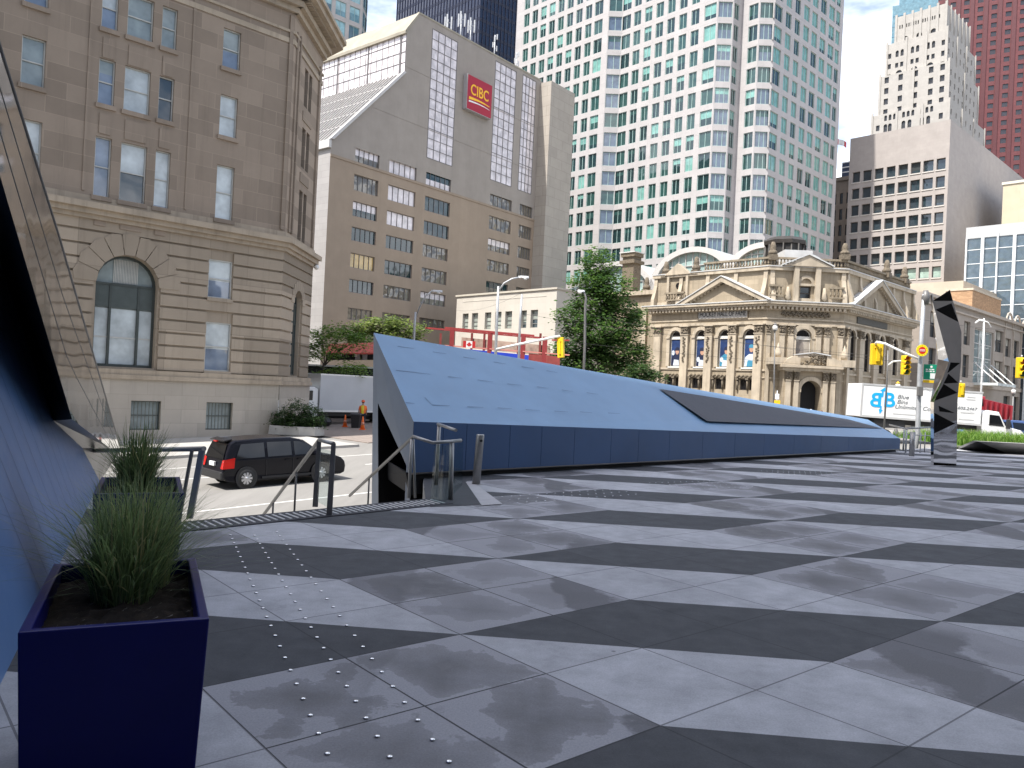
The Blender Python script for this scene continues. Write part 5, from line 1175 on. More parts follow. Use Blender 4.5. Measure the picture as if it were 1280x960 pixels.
# ------------------------------------------------------------------ the ornate stone hall on the corner
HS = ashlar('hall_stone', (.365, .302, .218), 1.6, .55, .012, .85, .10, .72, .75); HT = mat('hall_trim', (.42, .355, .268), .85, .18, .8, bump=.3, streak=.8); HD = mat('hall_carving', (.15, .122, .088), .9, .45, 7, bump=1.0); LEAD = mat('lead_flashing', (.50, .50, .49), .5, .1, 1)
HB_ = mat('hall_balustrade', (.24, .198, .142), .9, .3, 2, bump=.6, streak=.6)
HGL = pane('hall_glass', (.012, .012, .014), .08, .8)
def hall():
    p = at(955, 470, 80.0); zb = zstreet(p)
    B = Bld('ornate_hall', 'ornate stone corner hall with pediments, pilasters and arched portal across the street', 'building', p, zb); h = .7071
    F = B.fac((0, 0), (1, 0)); Dg = B.fac((0, 0), (h, h)); d = Dg.S(1054, 430); E = B.fac((h * d, h * d), (0, 1)); L = F.S(813, 430); e = E.S(1139, 440)
    zc = F.Z(955, 376.5); zcb = F.Z(955, 383); zf = F.Z(955, 403); zat = F.Z(955, 332.5); zpar = F.Z(955, 320)
    zsill = F.Z(936, 459.5); zband = F.Z(936, 463); zb2 = F.Z(936, 471); zlo1 = F.Z(936, 474); zlo0 = F.Z(936, 488)
    # openings
    aw = []
    for x0, x1, y in ((838.5, 850.2, 413), (870, 882.3, 412.5), (899, 912.3, 412), (929.2, 944.5, 410.8)): aw.append((F.S(x0, 435), F.S(x1, 435)))
    W = (F.S(944.5, 435) - F.S(929.2, 435)) * 1.02; zat_ = F.Z(936.5, 411); aw = [((a + b) / 2 - W / 2 - .0, (a + b) / 2 + W / 2, zsill, zat_, 'arch') for a, b in aw]
    pil = [(819, 826), (851, 861.5), (881, 891.5), (911, 920.5), (943.2, 953.5)]; pil = [(F.S(a, 450), F.S(b, 450)) for a, b in pil]; pw = (pil[4][1] - pil[4][0]); pil = [((a + b) / 2 - pw / 2, (a + b) / 2 + pw / 2) for a, b in pil]
    lo = []
    for r in aw:
        c = (r[0] + r[1]) / 2; lo += [(c - .95, c - .12, zlo0, zlo1), (c + .12, c + .95, zlo0, zlo1)]
    dn = (Dg.S(994.3, 430), Dg.S(1014, 430), Dg.Z(1004, 447), Dg.Z(1004, 411), 'arch'); dd = (Dg.S(994, 495), Dg.S(1018.5, 495), -.02, Dg.Z(1006, 476), 'arch'); da = (Dg.S(999.5, 365, ), Dg.S(1013, 365), Dg.Z(1006, 374), Dg.Z(1006, 357))
    ea = [(E.S(a, 440), E.S(b, 440), E.Z((a + b) / 2, 466), E.Z((a + b) / 2, 418), 'arch') for a, b in ((1060.5, 1067.5), (1079, 1085.5), (1098, 1103.5), (1115, 1120.5))]
    z0e, z1e = sum(r[2] for r in ea) / 4, sum(r[3] for r in ea) / 4; we = sum(r[1] - r[0] for r in ea) / 4; ea = [((r[0] + r[1]) / 2 - we / 2, (r[0] + r[1]) / 2 + we / 2, z0e, z1e, 'arch') for r in ea]
    el = [(r[0] + .2, r[1] - .2, zlo0 - .3, zlo1 + .1, 'arch') for r in ea]
    mb = MB(); wall(mb, F, L, 0, -2, zf, aw + lo, .3); wall(mb, Dg, 0, d, -2, zf, [dn], .45); wall(mb, E, 0, e, -2, zf, ea + el, .16)
    wall(mb, F, L, 0, zf, zc, []); wall(mb, Dg, 0, d, zf, zc, []); wall(mb, E, 0, e, zf, zc, [])
    Wt = B.fac((L, 26), (0, -1)); wall(mb, Wt, 0, 26, -2, zc, []); En = B.fac(tuple(E.P(e, 0, 0))[:2], (-1, 0)); wall(mb, En, 0, 20, -2, zat, [])
    mb.build('wall', HS, B.e)
    faces = ((F, L, 0), (Dg, 0, d), (E, 0, e))
    def ring(mb, z0, z1, pr, m=0, k=0, w1=.15, ext=True):
        for i, (FF, s0, s1) in enumerate(faces):
            x = pr * .4142 if ext else 0; mb.fbox(FF, s0 - (pr if i == 0 else -.0) - (x if i else 0), s1 + (x if i < 2 else pr), -pr - .003 * i, w1, z0 + .002 * i, z1 - .002 * i, m)
    mb = MB(); ring(mb, zf - .15, zf + .12, .14); ring(mb, zf + .35, zf + .5, .08); ring(mb, zcb - .35, zcb, .22); ring(mb, zcb, zcb + .22, .62); ring(mb, zcb + .22, zc - .06, .82)
    bc = MB(); ring(bc, -2, .55, .22); ring(bc, .55, .75, .14); bc.build('base_course', HT, B.e)
    for FF, s0, s1 in faces:
        n = int((s1 - s0) / .42)
        for k in range(n): x = s0 + (k + .5) * (s1 - s0) / n; mb.fbox(FF, x - .11, x + .11, -.58, -.2, zcb - .26, zcb - .004)
    mb.build('cornice', HT, B.e); mb = MB(); ring(mb, zc - .06, zc + .03, .88); mb.build('cornice_flashing', LEAD, B.e)
    # bands under the tall windows
    mb = MB(); ring(mb, zband - .05, zband + .16, .12); ring(mb, zb2 - .1, zb2, .10)
    mb.build('string_course', HT, B.e)
    # pilasters with capitals and carved drops
    def pilaster(FF, a, b, z0, z1, pr=.35, cap=1, drop=0, base=1):
        mb = MB(); mb.fbox(FF, a, b, -pr, .05, z0, z1 - .95 * cap)
        if base: mb.fbox(FF, a - .15, b + .15, -pr - .15, .05, z0, z0 + .9); mb.fbox(FF, a - .24, b + .24, -pr - .22, .05, z0, z0 + .35)
        mb.fbox(FF, a - .12, b + .12, -pr - .12, .04, z1 - .12, z1 - .002); mb.fbox(FF, a - .05, b + .05, -pr - .06, .05, z1 - 1.02, z1 - .93)
        o = mb.build('pilaster', HT, B.e)
        if cap:
            mb = MB(); rnd = random.Random(int(abs(a) * 100)); mb.fbox(FF, a, b, -pr, .04, z1 - .93, z1 - .12)
            for k in range(10):
                x = a + (b - a) * rnd.random(); zz = z1 - .9 + .7 * rnd.random(); r = .12; mb.lathe(FF.P(x, -pr - .02, zz), [(.02, -.1), (r, 0), (.03, .13)], 6)
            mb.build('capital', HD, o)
        if drop:
            mb = MB(); rnd = random.Random(int(abs(a) * 77)); c = (a + b) / 2; zt = z1 - 1.3
            for k in range(22): mb.lathe(FF.P(c + rnd.uniform(-.2, .2) * (1 - k / 40), -pr, zt - k * .125), [(.02, -.1), (.13, 0), (.02, .1)], 6)
            mb.build('carved_drop', HD, o)
    for i, (a, b) in enumerate(pil): pilaster(F, a, b, -2 + 2 if False else 0, zf - .15, .38, 1, 1 if i else 0)
    for k, (a, b) in enumerate(((973.5, 979.5), (984, 990.5), (1018.5, 1025), (1029, 1035.5))): pilaster(Dg, Dg.S(a, 430), Dg.S(b, 430), Dg.Z(1000, 455), zf - .15, .28, 1, 0, 0)
    for a, b in ((957.5, 962), (1046.5, 1052.5)): pilaster(Dg, Dg.S(a, 430), Dg.S(b, 430), 0, zf - .15, .2, 1, 0)
    for r0, r1 in zip([(0, .0)] + [r[:2] for r in ea], [r[:2] for r in ea] + [(e, e)]):
        c = (r0[1] + r1[0]) / 2; wd_ = min(1.1, (r1[0] - r0[1]) * .42); pilaster(E, c - wd_ / 2, c + wd_ / 2, 0, zf - .15, .34, 1, 0)
    # arch surrounds, windows, posters
    def archi(FF, r, o=.32, pr=.12, keyst=True):
        R = (r[1] - r[0]) / 2; c = (r[0] + r[1]) / 2; sp = r[3] - R; n = 16; mb = MB()
        for k in range(n):
            a0, a1 = math.pi * k / n, math.pi * (k + 1) / n; q = lambda rr, a: (c + rr * math.cos(a), sp + rr * math.sin(a))
            mb.fprism(FF, [q(R, a0), q(R + o, a0), q(R + o, a1), q(R, a1)], -pr, .04)
        mb.fbox(FF, r[0] - o - .05, r[0], -pr, .04, r[2], sp); mb.fbox(FF, r[1], r[1] + o + .05, -pr, .04, r[2], sp); mb.fbox(FF, r[0] - o - .12, r[0] + .0, -pr - .08, .04, sp - .2, sp - .002); mb.fbox(FF, r[1], r[1] + o + .12, -pr - .08, .04, sp - .2, sp - .002)
        mb.build('arch_surround', HT, B.e)
    SK = mat('print_skin', (.45, .26, .18), .6, .05, 3); PB = mat('print_blue', (.018, .04, .12), .45, .35, 1.2); PN = mat('print_navy', (.015, .02, .05), .5, .2, 2); PW = mat('print_white', (.55, .60, .66), .5, .1, 3); PT = mat('print_teal', (.05, .22, .34), .5, .1, 3)
    WF = mat('window_white', (.62, .60, .55), .5, .06, 2)
    for i, r in enumerate(aw):
        archi(F, r, .36, .16); R = (r[1] - r[0]) / 2; sp = r[3] - R; c = (r[0] + r[1]) / 2
        f = MB(); pm = MB(); win_mesh(f, F, r, .27, 1, 1, .06, None, pm=pm, gl=0); f.fbox(F, r[0], r[1], .12, .29, sp - .28, sp + .02); f.fbox(F, r[0] - .1, r[1] + .1, -.18, .4, r[2] - .16, r[2] - .003); fo = f.build('arched_window', [WF], B.e); pm.build('pane', [HGL], fo)
        zt = sp - .34; z0 = r[2] + .1; a, b = r[0] + .06, r[1] - .06; H = zt - z0; ww = b - a; mb = MB(); mb.fbox(F, a, b, .21, .25, z0, zt, 0)
        hx = c + ww * (.10, .05, .12, .10)[i]; hz = z0 + H * (.57, .55, .58, .66)[i]; jm = (1, 1, 3, 3)[i]
        el_ = lambda cx, cz, rx, rz, n=12: [(cx + rx * math.cos(2 * math.pi * k / n), cz + rz * math.sin(2 * math.pi * k / n)) for k in range(n)]
        mb.fprism(F, [(a + .02, z0 + .02), (b - .02, z0 + .02), (b - .02, z0 + H * .38), (hx + .25, z0 + H * .46), (hx - .25, z0 + H * .46), (a + .1, z0 + H * .34)], .195, .208, (1, 1, 4, 3)[i])
        mb.fprism(F, [(c - .35, z0 + .02), (c + .42, z0 + .02), (c + .36, z0 + H * .22), (c - .25, z0 + H * .24)], .18, .193, (3, 3, 3, 4)[i])
        mb.fprism(F, el_(hx, hz - .05, .24, .34), .185, .194, 2); mb.fprism(F, [(hx - .30, hz + .06), (hx + .32, hz + .06), (hx + .25, hz + .36), (hx, hz + .46), (hx - .25, hz + .34)], .172, .183, (1, 1, 1, 4)[i] if i < 3 else 4)
        mb.fprism(F, el_(a + .25, z0 + H * (.5 if i == 0 else .25), .2, .28), .18, .192, 3)
        mb.build('poster', [PB, PN, SK, PW, PT], fo)
    for r in lo:
        f = MB(); win_mesh(f, F, r, .26, 1, 1, .06, None, fr=0, gl=1); f.build('low_window', [mat('window_dark', (.06, .05, .045)), HGL], B.e)
    mb = MB(); rnd = random.Random(9)
    for r in aw:
        c = (r[0] + r[1]) / 2
        for x in (-1.15, 0, 1.15): mb.tube([F.P(c + x, -.12, zlo0), F.P(c + x, -.12, zlo1)], .11, 8); mb.fbox(F, c + x - .16, c + x + .16, -.3, .04, zlo1 - .1, zlo1 + .1)
        for k in range(16): mb.lathe(F.P(c - 1.15 + 2.3 * k / 15, -.1, zlo1 + .22 + .12 * math.sin(k * 2.1)), [(.02, -.12), (.15, 0), (.02, .13)], 6)
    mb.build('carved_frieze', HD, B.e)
    # frieze sign
    zs0, zs1 = F.Z(905, 398), F.Z(905, 387.5); s0, s1 = F.S(873.7, 393), F.S(935, 391)
    mb = MB(); mb.fbox(F, s0, s1, -.10, -.0, zs0, zs1); sg = mb.build('name_board', mat('board_grey', (.40, .375, .34), .7, .05, 2), B.e)
    mb = MB(); mb.fbox(F, s0 - .08, s0, -.16, -.0, zs0 - .08, zs1 + .08); mb.fbox(F, s1, s1 + .08, -.16, 0, zs0 - .08, zs1 + .08); mb.fbox(F, s0, s1, -.16, 0, zs1, zs1 + .08); mb.fbox(F, s0, s1, -.16, 0, zs0 - .08, zs0); mb.build('board_frame', HD, sg)
    tw = text('HOCKEY HALL OF FAME', sg, F.P((s0 + s1) / 2, -.115, (zs0 + zs1) / 2), (1, 0, 0), (zs1 - zs0) * .82, mat('letter_black', (.03, .03, .03), .5), ext=.012, fit=(s1 - s0) * .94)
    mb = MB(); mb.fbox(E, E.S(1071, 396), E.S(1108.5, 402), -.1, 0, zf + .55, zcb - .42); mb.build('name_board', mat('board_dark', (.075, .07, .06), .7, .1, 2), B.e)
    # pediments
    def pediment(FF, s0, s1, sa, za, m_lead=True):
        base = zc - .02; th = .55; mb = MB(); mb.fprism(FF, [(s0 + .6, base), (s1 - .6, base), (sa, za - th * 1.3)], -.25, .4); mb.build('tympanum', HS, B.e)
        mb = MB(); lb = MB()
        for (x0, z0), (x1, z1) in (((s0, base), (sa, za)), ((s1, base), (sa, za))):
            mb.fprism(FF, [(x0, z0), (x1, z1), (x1, z1 - th), (x0 + (.9 if x0 < sa else -.9), z0)], -.80, .4); lb.fprism(FF, [(x0, z0 + .02), (x1, z1 + .02), (x1, z1 + .11), (x0, z0 + .11)], -.9, 1.6)
            n = int(abs(x1 - x0) / .42)
            for k in range(1, n): u = k / n; cx, cz = x0 + (x1 - x0) * u, z0 + (z1 - z0) * u - th - .12; 
            for k in range(2, n):
                u = k / n; cx, cz = x0 + (x1 - x0) * u, z0 + (z1 - z0) * u - th; mb.fbox(FF, cx - .1, cx + .1, -.55, -.2, cz - .14, cz + .12)
        mb.build('raking_cornice', HT, B.e); lb.build('pediment_flashing', LEAD, B.e)
    pediment(F, F.S(845, 383, -.8), F.S(962, 376, -.8), F.S(901.5, 346, -.8), F.Z(901.5, 345.5, -.8)); pediment(E, E.S(1068, 376, -.8), E.S(1133, 394, -.8), E.S(1103, 352, -.8), E.Z(1103, 351, -.8))
    # attic storey and parapets
    sb = .55; Fa = B.fac((-sb * .41, sb), (1, 0)); Da = B.fac((-sb * .41, sb), (h, h)); da_ = d + sb * .0; Ea = B.fac((-sb * .41 + h * d, sb + h * d), (0, 1)); LA = Fa.S(818, 360)
    dw = (da[0], da[1], da[2], da[3]); mb = MB(); wall(mb, Fa, LA, 0, zc - .2, zat, []); wall(mb, Da, 0, d, zc - .2, zat, [dw], .4); wall(mb, Ea, 0, e, zc - .2, zat, [])
    Wl = B.fac((Fa.P(LA, 0, 0).x, 24), (0, -1)); wall(mb, Wl, 0, 24 - sb, zc - .2, zat, [])
    mb.poly([Fa.P(LA, 0, zat), Fa.P(0, 0, zat), Da.P(d, 0, zat), Ea.P(e, 0, zat), Vector((LA, h * d + e, zat))]); mb.build('attic_wall', HS, B.e)
    afs = ((Fa, LA, 0), (Da, 0, d), (Ea, 0, e)); mb = MB(); lb = MB()
    for i, (FF, s0, s1) in enumerate(afs):
        mb.fbox(FF, s0 - .1, s1 + .1, -.28 - .003 * i, .3, zat - .35, zat + .002 * i); lb.fbox(FF, s0 - .1, s1 + .1, -.34 - .003 * i, .35, zat + .004, zat + .09 + .002 * i); mb.fbox(FF, s0, s1, -.14, .2, zc, zc + .5)
        n = max(2, int((s1 - s0) / 2.9)) if FF is not Da else 1
        for k in range(n + 1):
            x = s0 + .3 + (s1 - s0 - .6) * k / n; zs = [(0, .75), (.25, .7), (.5, .42), (.75, .2), (1, .16)]
            for (u0, p0), (u1, p1) in zip(zs, zs[1:]):
                hh = zat - .35 - zc; mb.hexa([FF.P(x - .22, -p0, zc + hh * u0), FF.P(x + .22, -p0, zc + hh * u0), FF.P(x + .22, .05, zc + hh * u0), FF.P(x - .22, .05, zc + hh * u0)], [FF.P(x - .22, -p1, zc + hh * u1), FF.P(x + .22, -p1, zc + hh * u1), FF.P(x + .22, .05, zc + hh * u1), FF.P(x - .22, .05, zc + hh * u1)])
    mb.build('attic_trim', HT, B.e); lb.build('attic_flashing', LEAD, B.e)
    def balus(FF, s0, s1, z0, z1, w):
        mb = MB(); n = max(3, int((s1 - s0) / .34)); mb.fbox(FF, s0, s1, w - .14, w + .14, z0, z0 + .14); mb.fbox(FF, s0, s1, w - .17, w + .17, z1 - .2, z1)
        for k in range(n): x = s0 + (k + .5) * (s1 - s0) / n; mb.lathe(FF.P(x, w, z0 + .14), [(.05, 0), (.12, (z1 - z0 - .34) * .35), (.05, (z1 - z0 - .34) * .75), (.09, z1 - z0 - .34)], 6)
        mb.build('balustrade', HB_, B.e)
    balus(Fa, Fa.S(880, 325), 0, zat + .09, zpar, .1); balus(Da, 0, d, zat + .09, zpar, .1); balus(Ea, 0, e * .95, zat + .09, zpar, .1)
    balus(F, F.S(832, 375), F.S(856, 372), zc + .55, zc + 1.5, -.1); balus(Dg, Dg.S(961, 365), Dg.S(978, 365), zc + .55, zc + 1.7, -.05); balus(Dg, Dg.S(1036, 365), Dg.S(1055, 365), zc + .55, zc + 1.7, -.05)
    def urn(FF, s, w, z, H, rr=.5):
        mb = MB(); c = FF.P(s, w, z); mb.fbox(FF, s - .42, s + .42, w - .42, w + .42, z - .4, z + .15); mb.lathe(c, [(.3, .1), (.5, H * .2), (.42, H * .35), (.28, H * .45), (.34, H * .55), (.27, H * .8), (.16, H), (.02, H * 1.02)], 10); mb.build('finial', HD, B.e)
    for FF, x, y0, y1 in ((Fa, 832.5, 343, 327), (Fa, 870, 339, 321), (Da, 961, 320, 302), (Da, 1056, 320, 304)):
        s = FF.S(x, 330); urn(FF, min(max(s, FF is Fa and LA or .3), d if FF is Da else 0), .1, FF.Z(x, y0), FF.Z(x, y1) - FF.Z(x, y0))
    s = E.S(1110, 335); urn(Ea, s, .1, Ea.Z(1110, 343), 1.6); s = E.S(1132, 345); urn(Ea, min(s, e - .3), .1, Ea.Z(1132, 350), 1.5)
    mb = MB(); s = Fa.S(849, 340); mb.fprism(Fa, [(s - 1.7, zat - .1), (s + 1.7, zat - .1), (s, zat + 1.15)], -.4, .3); mb.fbox(Fa, s - 1.4, s - 1.1, -.3, .1, zc + .5, zat - .1); mb.fbox(Fa, s + 1.1, s + 1.4, -.3, .1, zc + .5, zat - .1); mb.build('small_gable', HT, B.e)
    mb = MB(); mb.lathe(Fa.P(s, -.02, zat - 1.3), [(.34, 0), (.34, .03)], 14, axis=(0, -1, 0)); mb.build('round_window', HGL, B.e)
    f = MB(); win_mesh(f, Da, dw, .3, 1, 2, .1, None, gl=1); f.build('attic_window', [mat('window_dark', (.06, .05, .045)), HGL], B.e)
    mb = MB(); c = (dw[0] + dw[1]) / 2; wv = dw[1] - dw[0]; za = Da.Z(1009, 320)
    for sgn in (-1, 1): x = c + sgn * (wv / 2 + .55); mb.fbox(Da, x - .25, x + .25, -.5, .05, zc, zat + .2); mb.lathe(Da.P(x + sgn * .75, -.2, zc + 1.1), [(.1, -.9), (.36, -.6), (.22, 0), (.12, .5)], 8)
    mb.fprism(Da, [(c - 2.4, zat + .1), (c + 2.4, zat + .1), (c, za)], -.6, .3); n = 12
    for k in range(n):
        a0, a1 = math.pi * k / n, math.pi * (k + 1) / n; q = lambda r_, a: (c + r_ * math.cos(a), dw[3] + .25 + r_ * math.sin(a)); R = wv / 2
        mb.fprism(Da, [q(R, a0), q(R + .3, a0), q(R + .3, a1), q(R, a1)], -.2, .05)
    mb.fbox(Da, c - wv / 2 - .3, c + wv / 2 + .3, -.3, .05, dw[3] + .02, dw[3] + .25); mb.build('attic_gable', HT, B.e)
    lb = MB(); lb.fprism(Da, [(c - 2.6, zat + .12), (c, za + .02), (c, za + .14), (c - 2.6, zat + .24)], -.72, .3); lb.fprism(Da, [(c + 2.6, zat + .12), (c, za + .02), (c, za + .14), (c + 2.6, zat + .24)], -.72, .3); lb.build('gable_flashing', LEAD, B.e)
    # diagonal front: niche window, wreaths, portal
    archi(Dg, dn, .45, .14); f = MB(); pm = MB(); win_mesh(f, Dg, dn, .38, 1, 1, .1, None, pm=pm, gl=0); R = (dn[1] - dn[0]) / 2; sp = dn[3] - R
    f.fbox(Dg, dn[0], dn[1], .22, .36, sp - .3, sp + .02); fo = f.build('niche_window', WF, B.e); pm.build('pane', HGL, fo)
    mb = MB(); mb.fbox(Dg, dn[0] + .1, dn[1] - .1, .30, .34, dn[2], sp - .32, 0); cx = (dn[0] + dn[1]) / 2; mb.fprism(Dg, [(dn[0] + .1, dn[2]), (cx + .2, dn[2]), (cx + .1, dn[2] + 1.4), (cx - .2, dn[2] + 1.9), (dn[0] + .2, dn[2] + 1.5)], .28, .298, 1); mb.build('backdrop', [mat('backdrop_grey', (.36, .32, .27), .7, .1, 2), mat('backdrop_shape', (.22, .19, .165), .7, .2, 3)], fo)
    mb = MB()
    for x in ():
        s, z = Dg.px(x, 413)
        for k in range(18): a = 2 * math.pi * k / 18; mb.lathe(Dg.P(s + .75 * math.cos(a), -.06, z + .75 * math.sin(a)), [(.02, -.14), (.17, 0), (.02, .14)], 6)
    for k in range(40): mb.lathe(Dg.P(d * .2 + d * .6 * k / 39, -.08, zf + .95 + .15 * math.sin(k * 1.7)), [(.02, -.16), (.18, 0), (.02, .16)], 6)
    mb.build('wreath', HD, B.e)
    zen = Dg.Z(1004, 464.5); zent = Dg.Z(1004, 459.5); pr = 1.5
    R = (dd[1] - dd[0]) / 2; sp = dd[3] - R; Pf = B.fac((pr * h, -pr * h), (h, h)); a0, a1 = Dg.S(973, 480), Dg.S(1036, 480)
    mb = MB(); wall(mb, Pf, a0, a1, -2, zen, [dd], 1.40); mb.fbox(Dg, a0, a1, -pr + .02, -pr + .03, -2, -1.9)
    for x in (a0, a1): mb.poly([Dg.P(x, -pr, -2), Dg.P(x, 0, -2), Dg.P(x, 0, zen), Dg.P(x, -pr, zen)])
    mb.build('portal_wall', HS, B.e); mb = MB(); mb.fpoly(Pf, [(dd[0] - .2, -2), (dd[1] + .2, -2), (dd[1] + .2, dd[3] + .2), (dd[0] - .2, dd[3] + .2)], 1.38); mb.build('doorway', DARK, B.e)
    archi_ = MB(); n = 16; c = (dd[0] + dd[1]) / 2
    for k in range(n):
        b0, b1 = math.pi * k / n, math.pi * (k + 1) / n; q = lambda r_, a: (c + r_ * math.cos(a), sp + r_ * math.sin(a)); archi_.fprism(Pf, [q(R, b0), q(R + .4, b0), q(R + .4, b1), q(R, b1)], -.12, .05)
    archi_.fbox(Pf, dd[0] - .45, dd[0], -.15, .05, sp - .2, sp + .05); archi_.fbox(Pf, dd[1], dd[1] + .45, -.15, .05, sp - .2, sp + .05); archi_.build('portal_arch', HT, B.e)
    for x0, x1 in ((975, 981), (985, 990.5), (1020.5, 1026), (1030, 1035.5)): pilaster(Pf, Dg.S(x0, 480), Dg.S(x1, 480), -1, zen, .35, 1, 0, 1)
    mb = MB(); mb.fbox(Pf, a0 - .3, a1 + .3, -.6, 1.5, zen, zen + .3); mb.fbox(Pf, a0 - .5, a1 + .5, -.85, 1.5, zen + .302, zent + .15); mb.fbox(Dg, .3, d - .3, -.2, .0, zen + .1, zent + .1)
    zt = Dg.Z(1007, 441.5, -pr); z1 = zent + .15; mb.fprism(Pf, [(c - 1.5, z1 + 1.0), (c + 1.5, z1 + 1.0), (c, zt)], -.5, .6)
    for s_ in (-1, 1):
        mb.fbox(Pf, c + s_ * 3.4 - .75, c + s_ * 3.4 + .75, -.4, 1.4, z1, z1 + .7); mb.lathe(Pf.P(c + s_ * 3.3, .3, z1 + .7), [(.3, 0), (.38, .5), (.15, 1.0), (.02, 1.5)], 8)
        pts = [(c + s_ * 3.0, z1), (c + s_ * 2.6, z1 + .55), (c + s_ * 2.0, z1 + .85), (c + s_ * 1.3, z1 + 1.0), (c + s_ * 1.3, z1 + .0)]; mb.fprism(Pf, pts if s_ < 0 else list(reversed(pts)), -.5, .3)
    mb.build('portal_entablature', HT, B.e); mb = MB(); rnd = random.Random(2)
    for k in range(40): x = rnd.uniform(-1.2, 1.2); mb.lathe(Pf.P(c + x, -.35, z1 + .1 + rnd.uniform(0, 1.0)), [(.02, -.14), (.2, 0), (.02, .15)], 6)
    mb.build('portal_carving', HD, B.e); lb = MB()
    for s_ in (-1, 1): lb.fprism(Pf, [(c + s_ * 1.65, z1 + 1.0), (c, zt + .02), (c, zt + .12), (c + s_ * 1.65, z1 + 1.1)], -.6, .6)
    lb.build('portal_flashing', LEAD, B.e); mb = MB()
    for k in range(4): mb.fbox(Pf, a0 - .6 - .3 * k, a1 + .6 + .3 * k, -.5 - .35 * k, 1, -1.0, -.0 - .16 * (k + 1) + .16)
    mb.build('entrance_step', HT, B.e)
    for r in ea: archi(E, r, .3, .14); f = MB(); win_mesh(f, E, r, .13, 1, 2, .05, None, gl=1); f.build('tall_window', [mat('window_dark', (.06, .05, .045)), HGL], B.e)
    for r in el: f = MB(); win_mesh(f, E, r, .13, 1, 1, .05, None, gl=1); f.build('low_window', [mat('window_dark', (.06, .05, .045)), HGL], B.e)
    # left wing, chimney, lantern
    wl = F.S(798, 420, 2.5); zw = F.Z(805, 369, 2.5); mb = MB(); mb.fbox(F, wl - 9, L + .3, 2.5, 20, -2, zw); mb.build('side_wing', HS, B.e); mb = MB(); mb.fbox(F, wl - 9, L + .6, 2.0, 20, zw, zw + .5); mb.fbox(F, wl - 9, L + .3, 2.3, 20, zw - 1.6, zw - 1.3); mb.fbox(F, F.S(799.5, 420, 2.1), F.S(806.5, 420, 2.1), 2.1, 3, 0, zw - 1.6); mb.build('wing_cornice', HT, B.e); urn(F, F.S(808.5, 355, 3), 3, zw + .6, 1.6)
    cs0, cs1 = F.S(777.5, 345, 9), F.S(791.5, 345, 9); cz1, cz0 = F.Z(785, 321, 9), zw; mb = MB(); mb.fbox(F, cs0, cs1, 9, 10.6, cz0, cz1); mb.fbox(F, cs0 - .3, cs1 + .3, 8.7, 10.9, cz1 - .9, cz1 - .5); mb.fbox(F, cs0 - .2, cs1 + .2, 8.8, 10.8, cz1, cz1 + .5); mb.fbox(F, cs0 - .35, cs1 + .35, 8.65, 10.95, cz1 + .5, cz1 + .62, 1); mb.build('chimney', [HD, LEAD], B.e)
    w = 7; lc = Dg.P(Dg.S(981.5, 305, w), w, 0); rl = (Dg.S(1007, 305, w) - Dg.S(956, 305, w)) / 2; z0, z1 = zat, Dg.Z(981, 297.5, w); lc.z = 0
    mb = MB(False); mb.lathe(lc, [(rl * .93, z0), (rl * .93, z1 - .9)], 8); ln = mb.build('lantern_drum', mat('lantern_black', (.02, .018, .016), .5, .2, 2), B.e); mb = MB(False); mb.lathe(lc, [(rl * 1.03, z1 - .9), (rl * 1.05, z1 - .5), (rl * .8, z1 - .1), (rl * .2, z1 + .15)], 8); mb.build('lantern_roof', mat('lantern_roof', (.035, .03, .026), .5, .2, 2), ln); mb = MB()
    for k in range(16): a = 2 * math.pi * k / 16; mb.tube([lc + Vector((rl * .96 * math.cos(a), rl * .96 * math.sin(a), z0)), lc + Vector((rl * .96 * math.cos(a), rl * .96 * math.sin(a), z1 - .9))], .09, 5)
    mb.build('lantern_rib', mat('lantern_rib', (.05, .045, .04), .5, .2, 2), ln)
    mb = MB(); mb.fbox(Da, d * .25, d * .62, 1.5, 4, zat, Dg.Z(981, 314, 3)); mb.build('roof_light', [LEAD], B.e)
    return B, F, Dg, E, e
HB, HF, HDg, HE, He = hall()

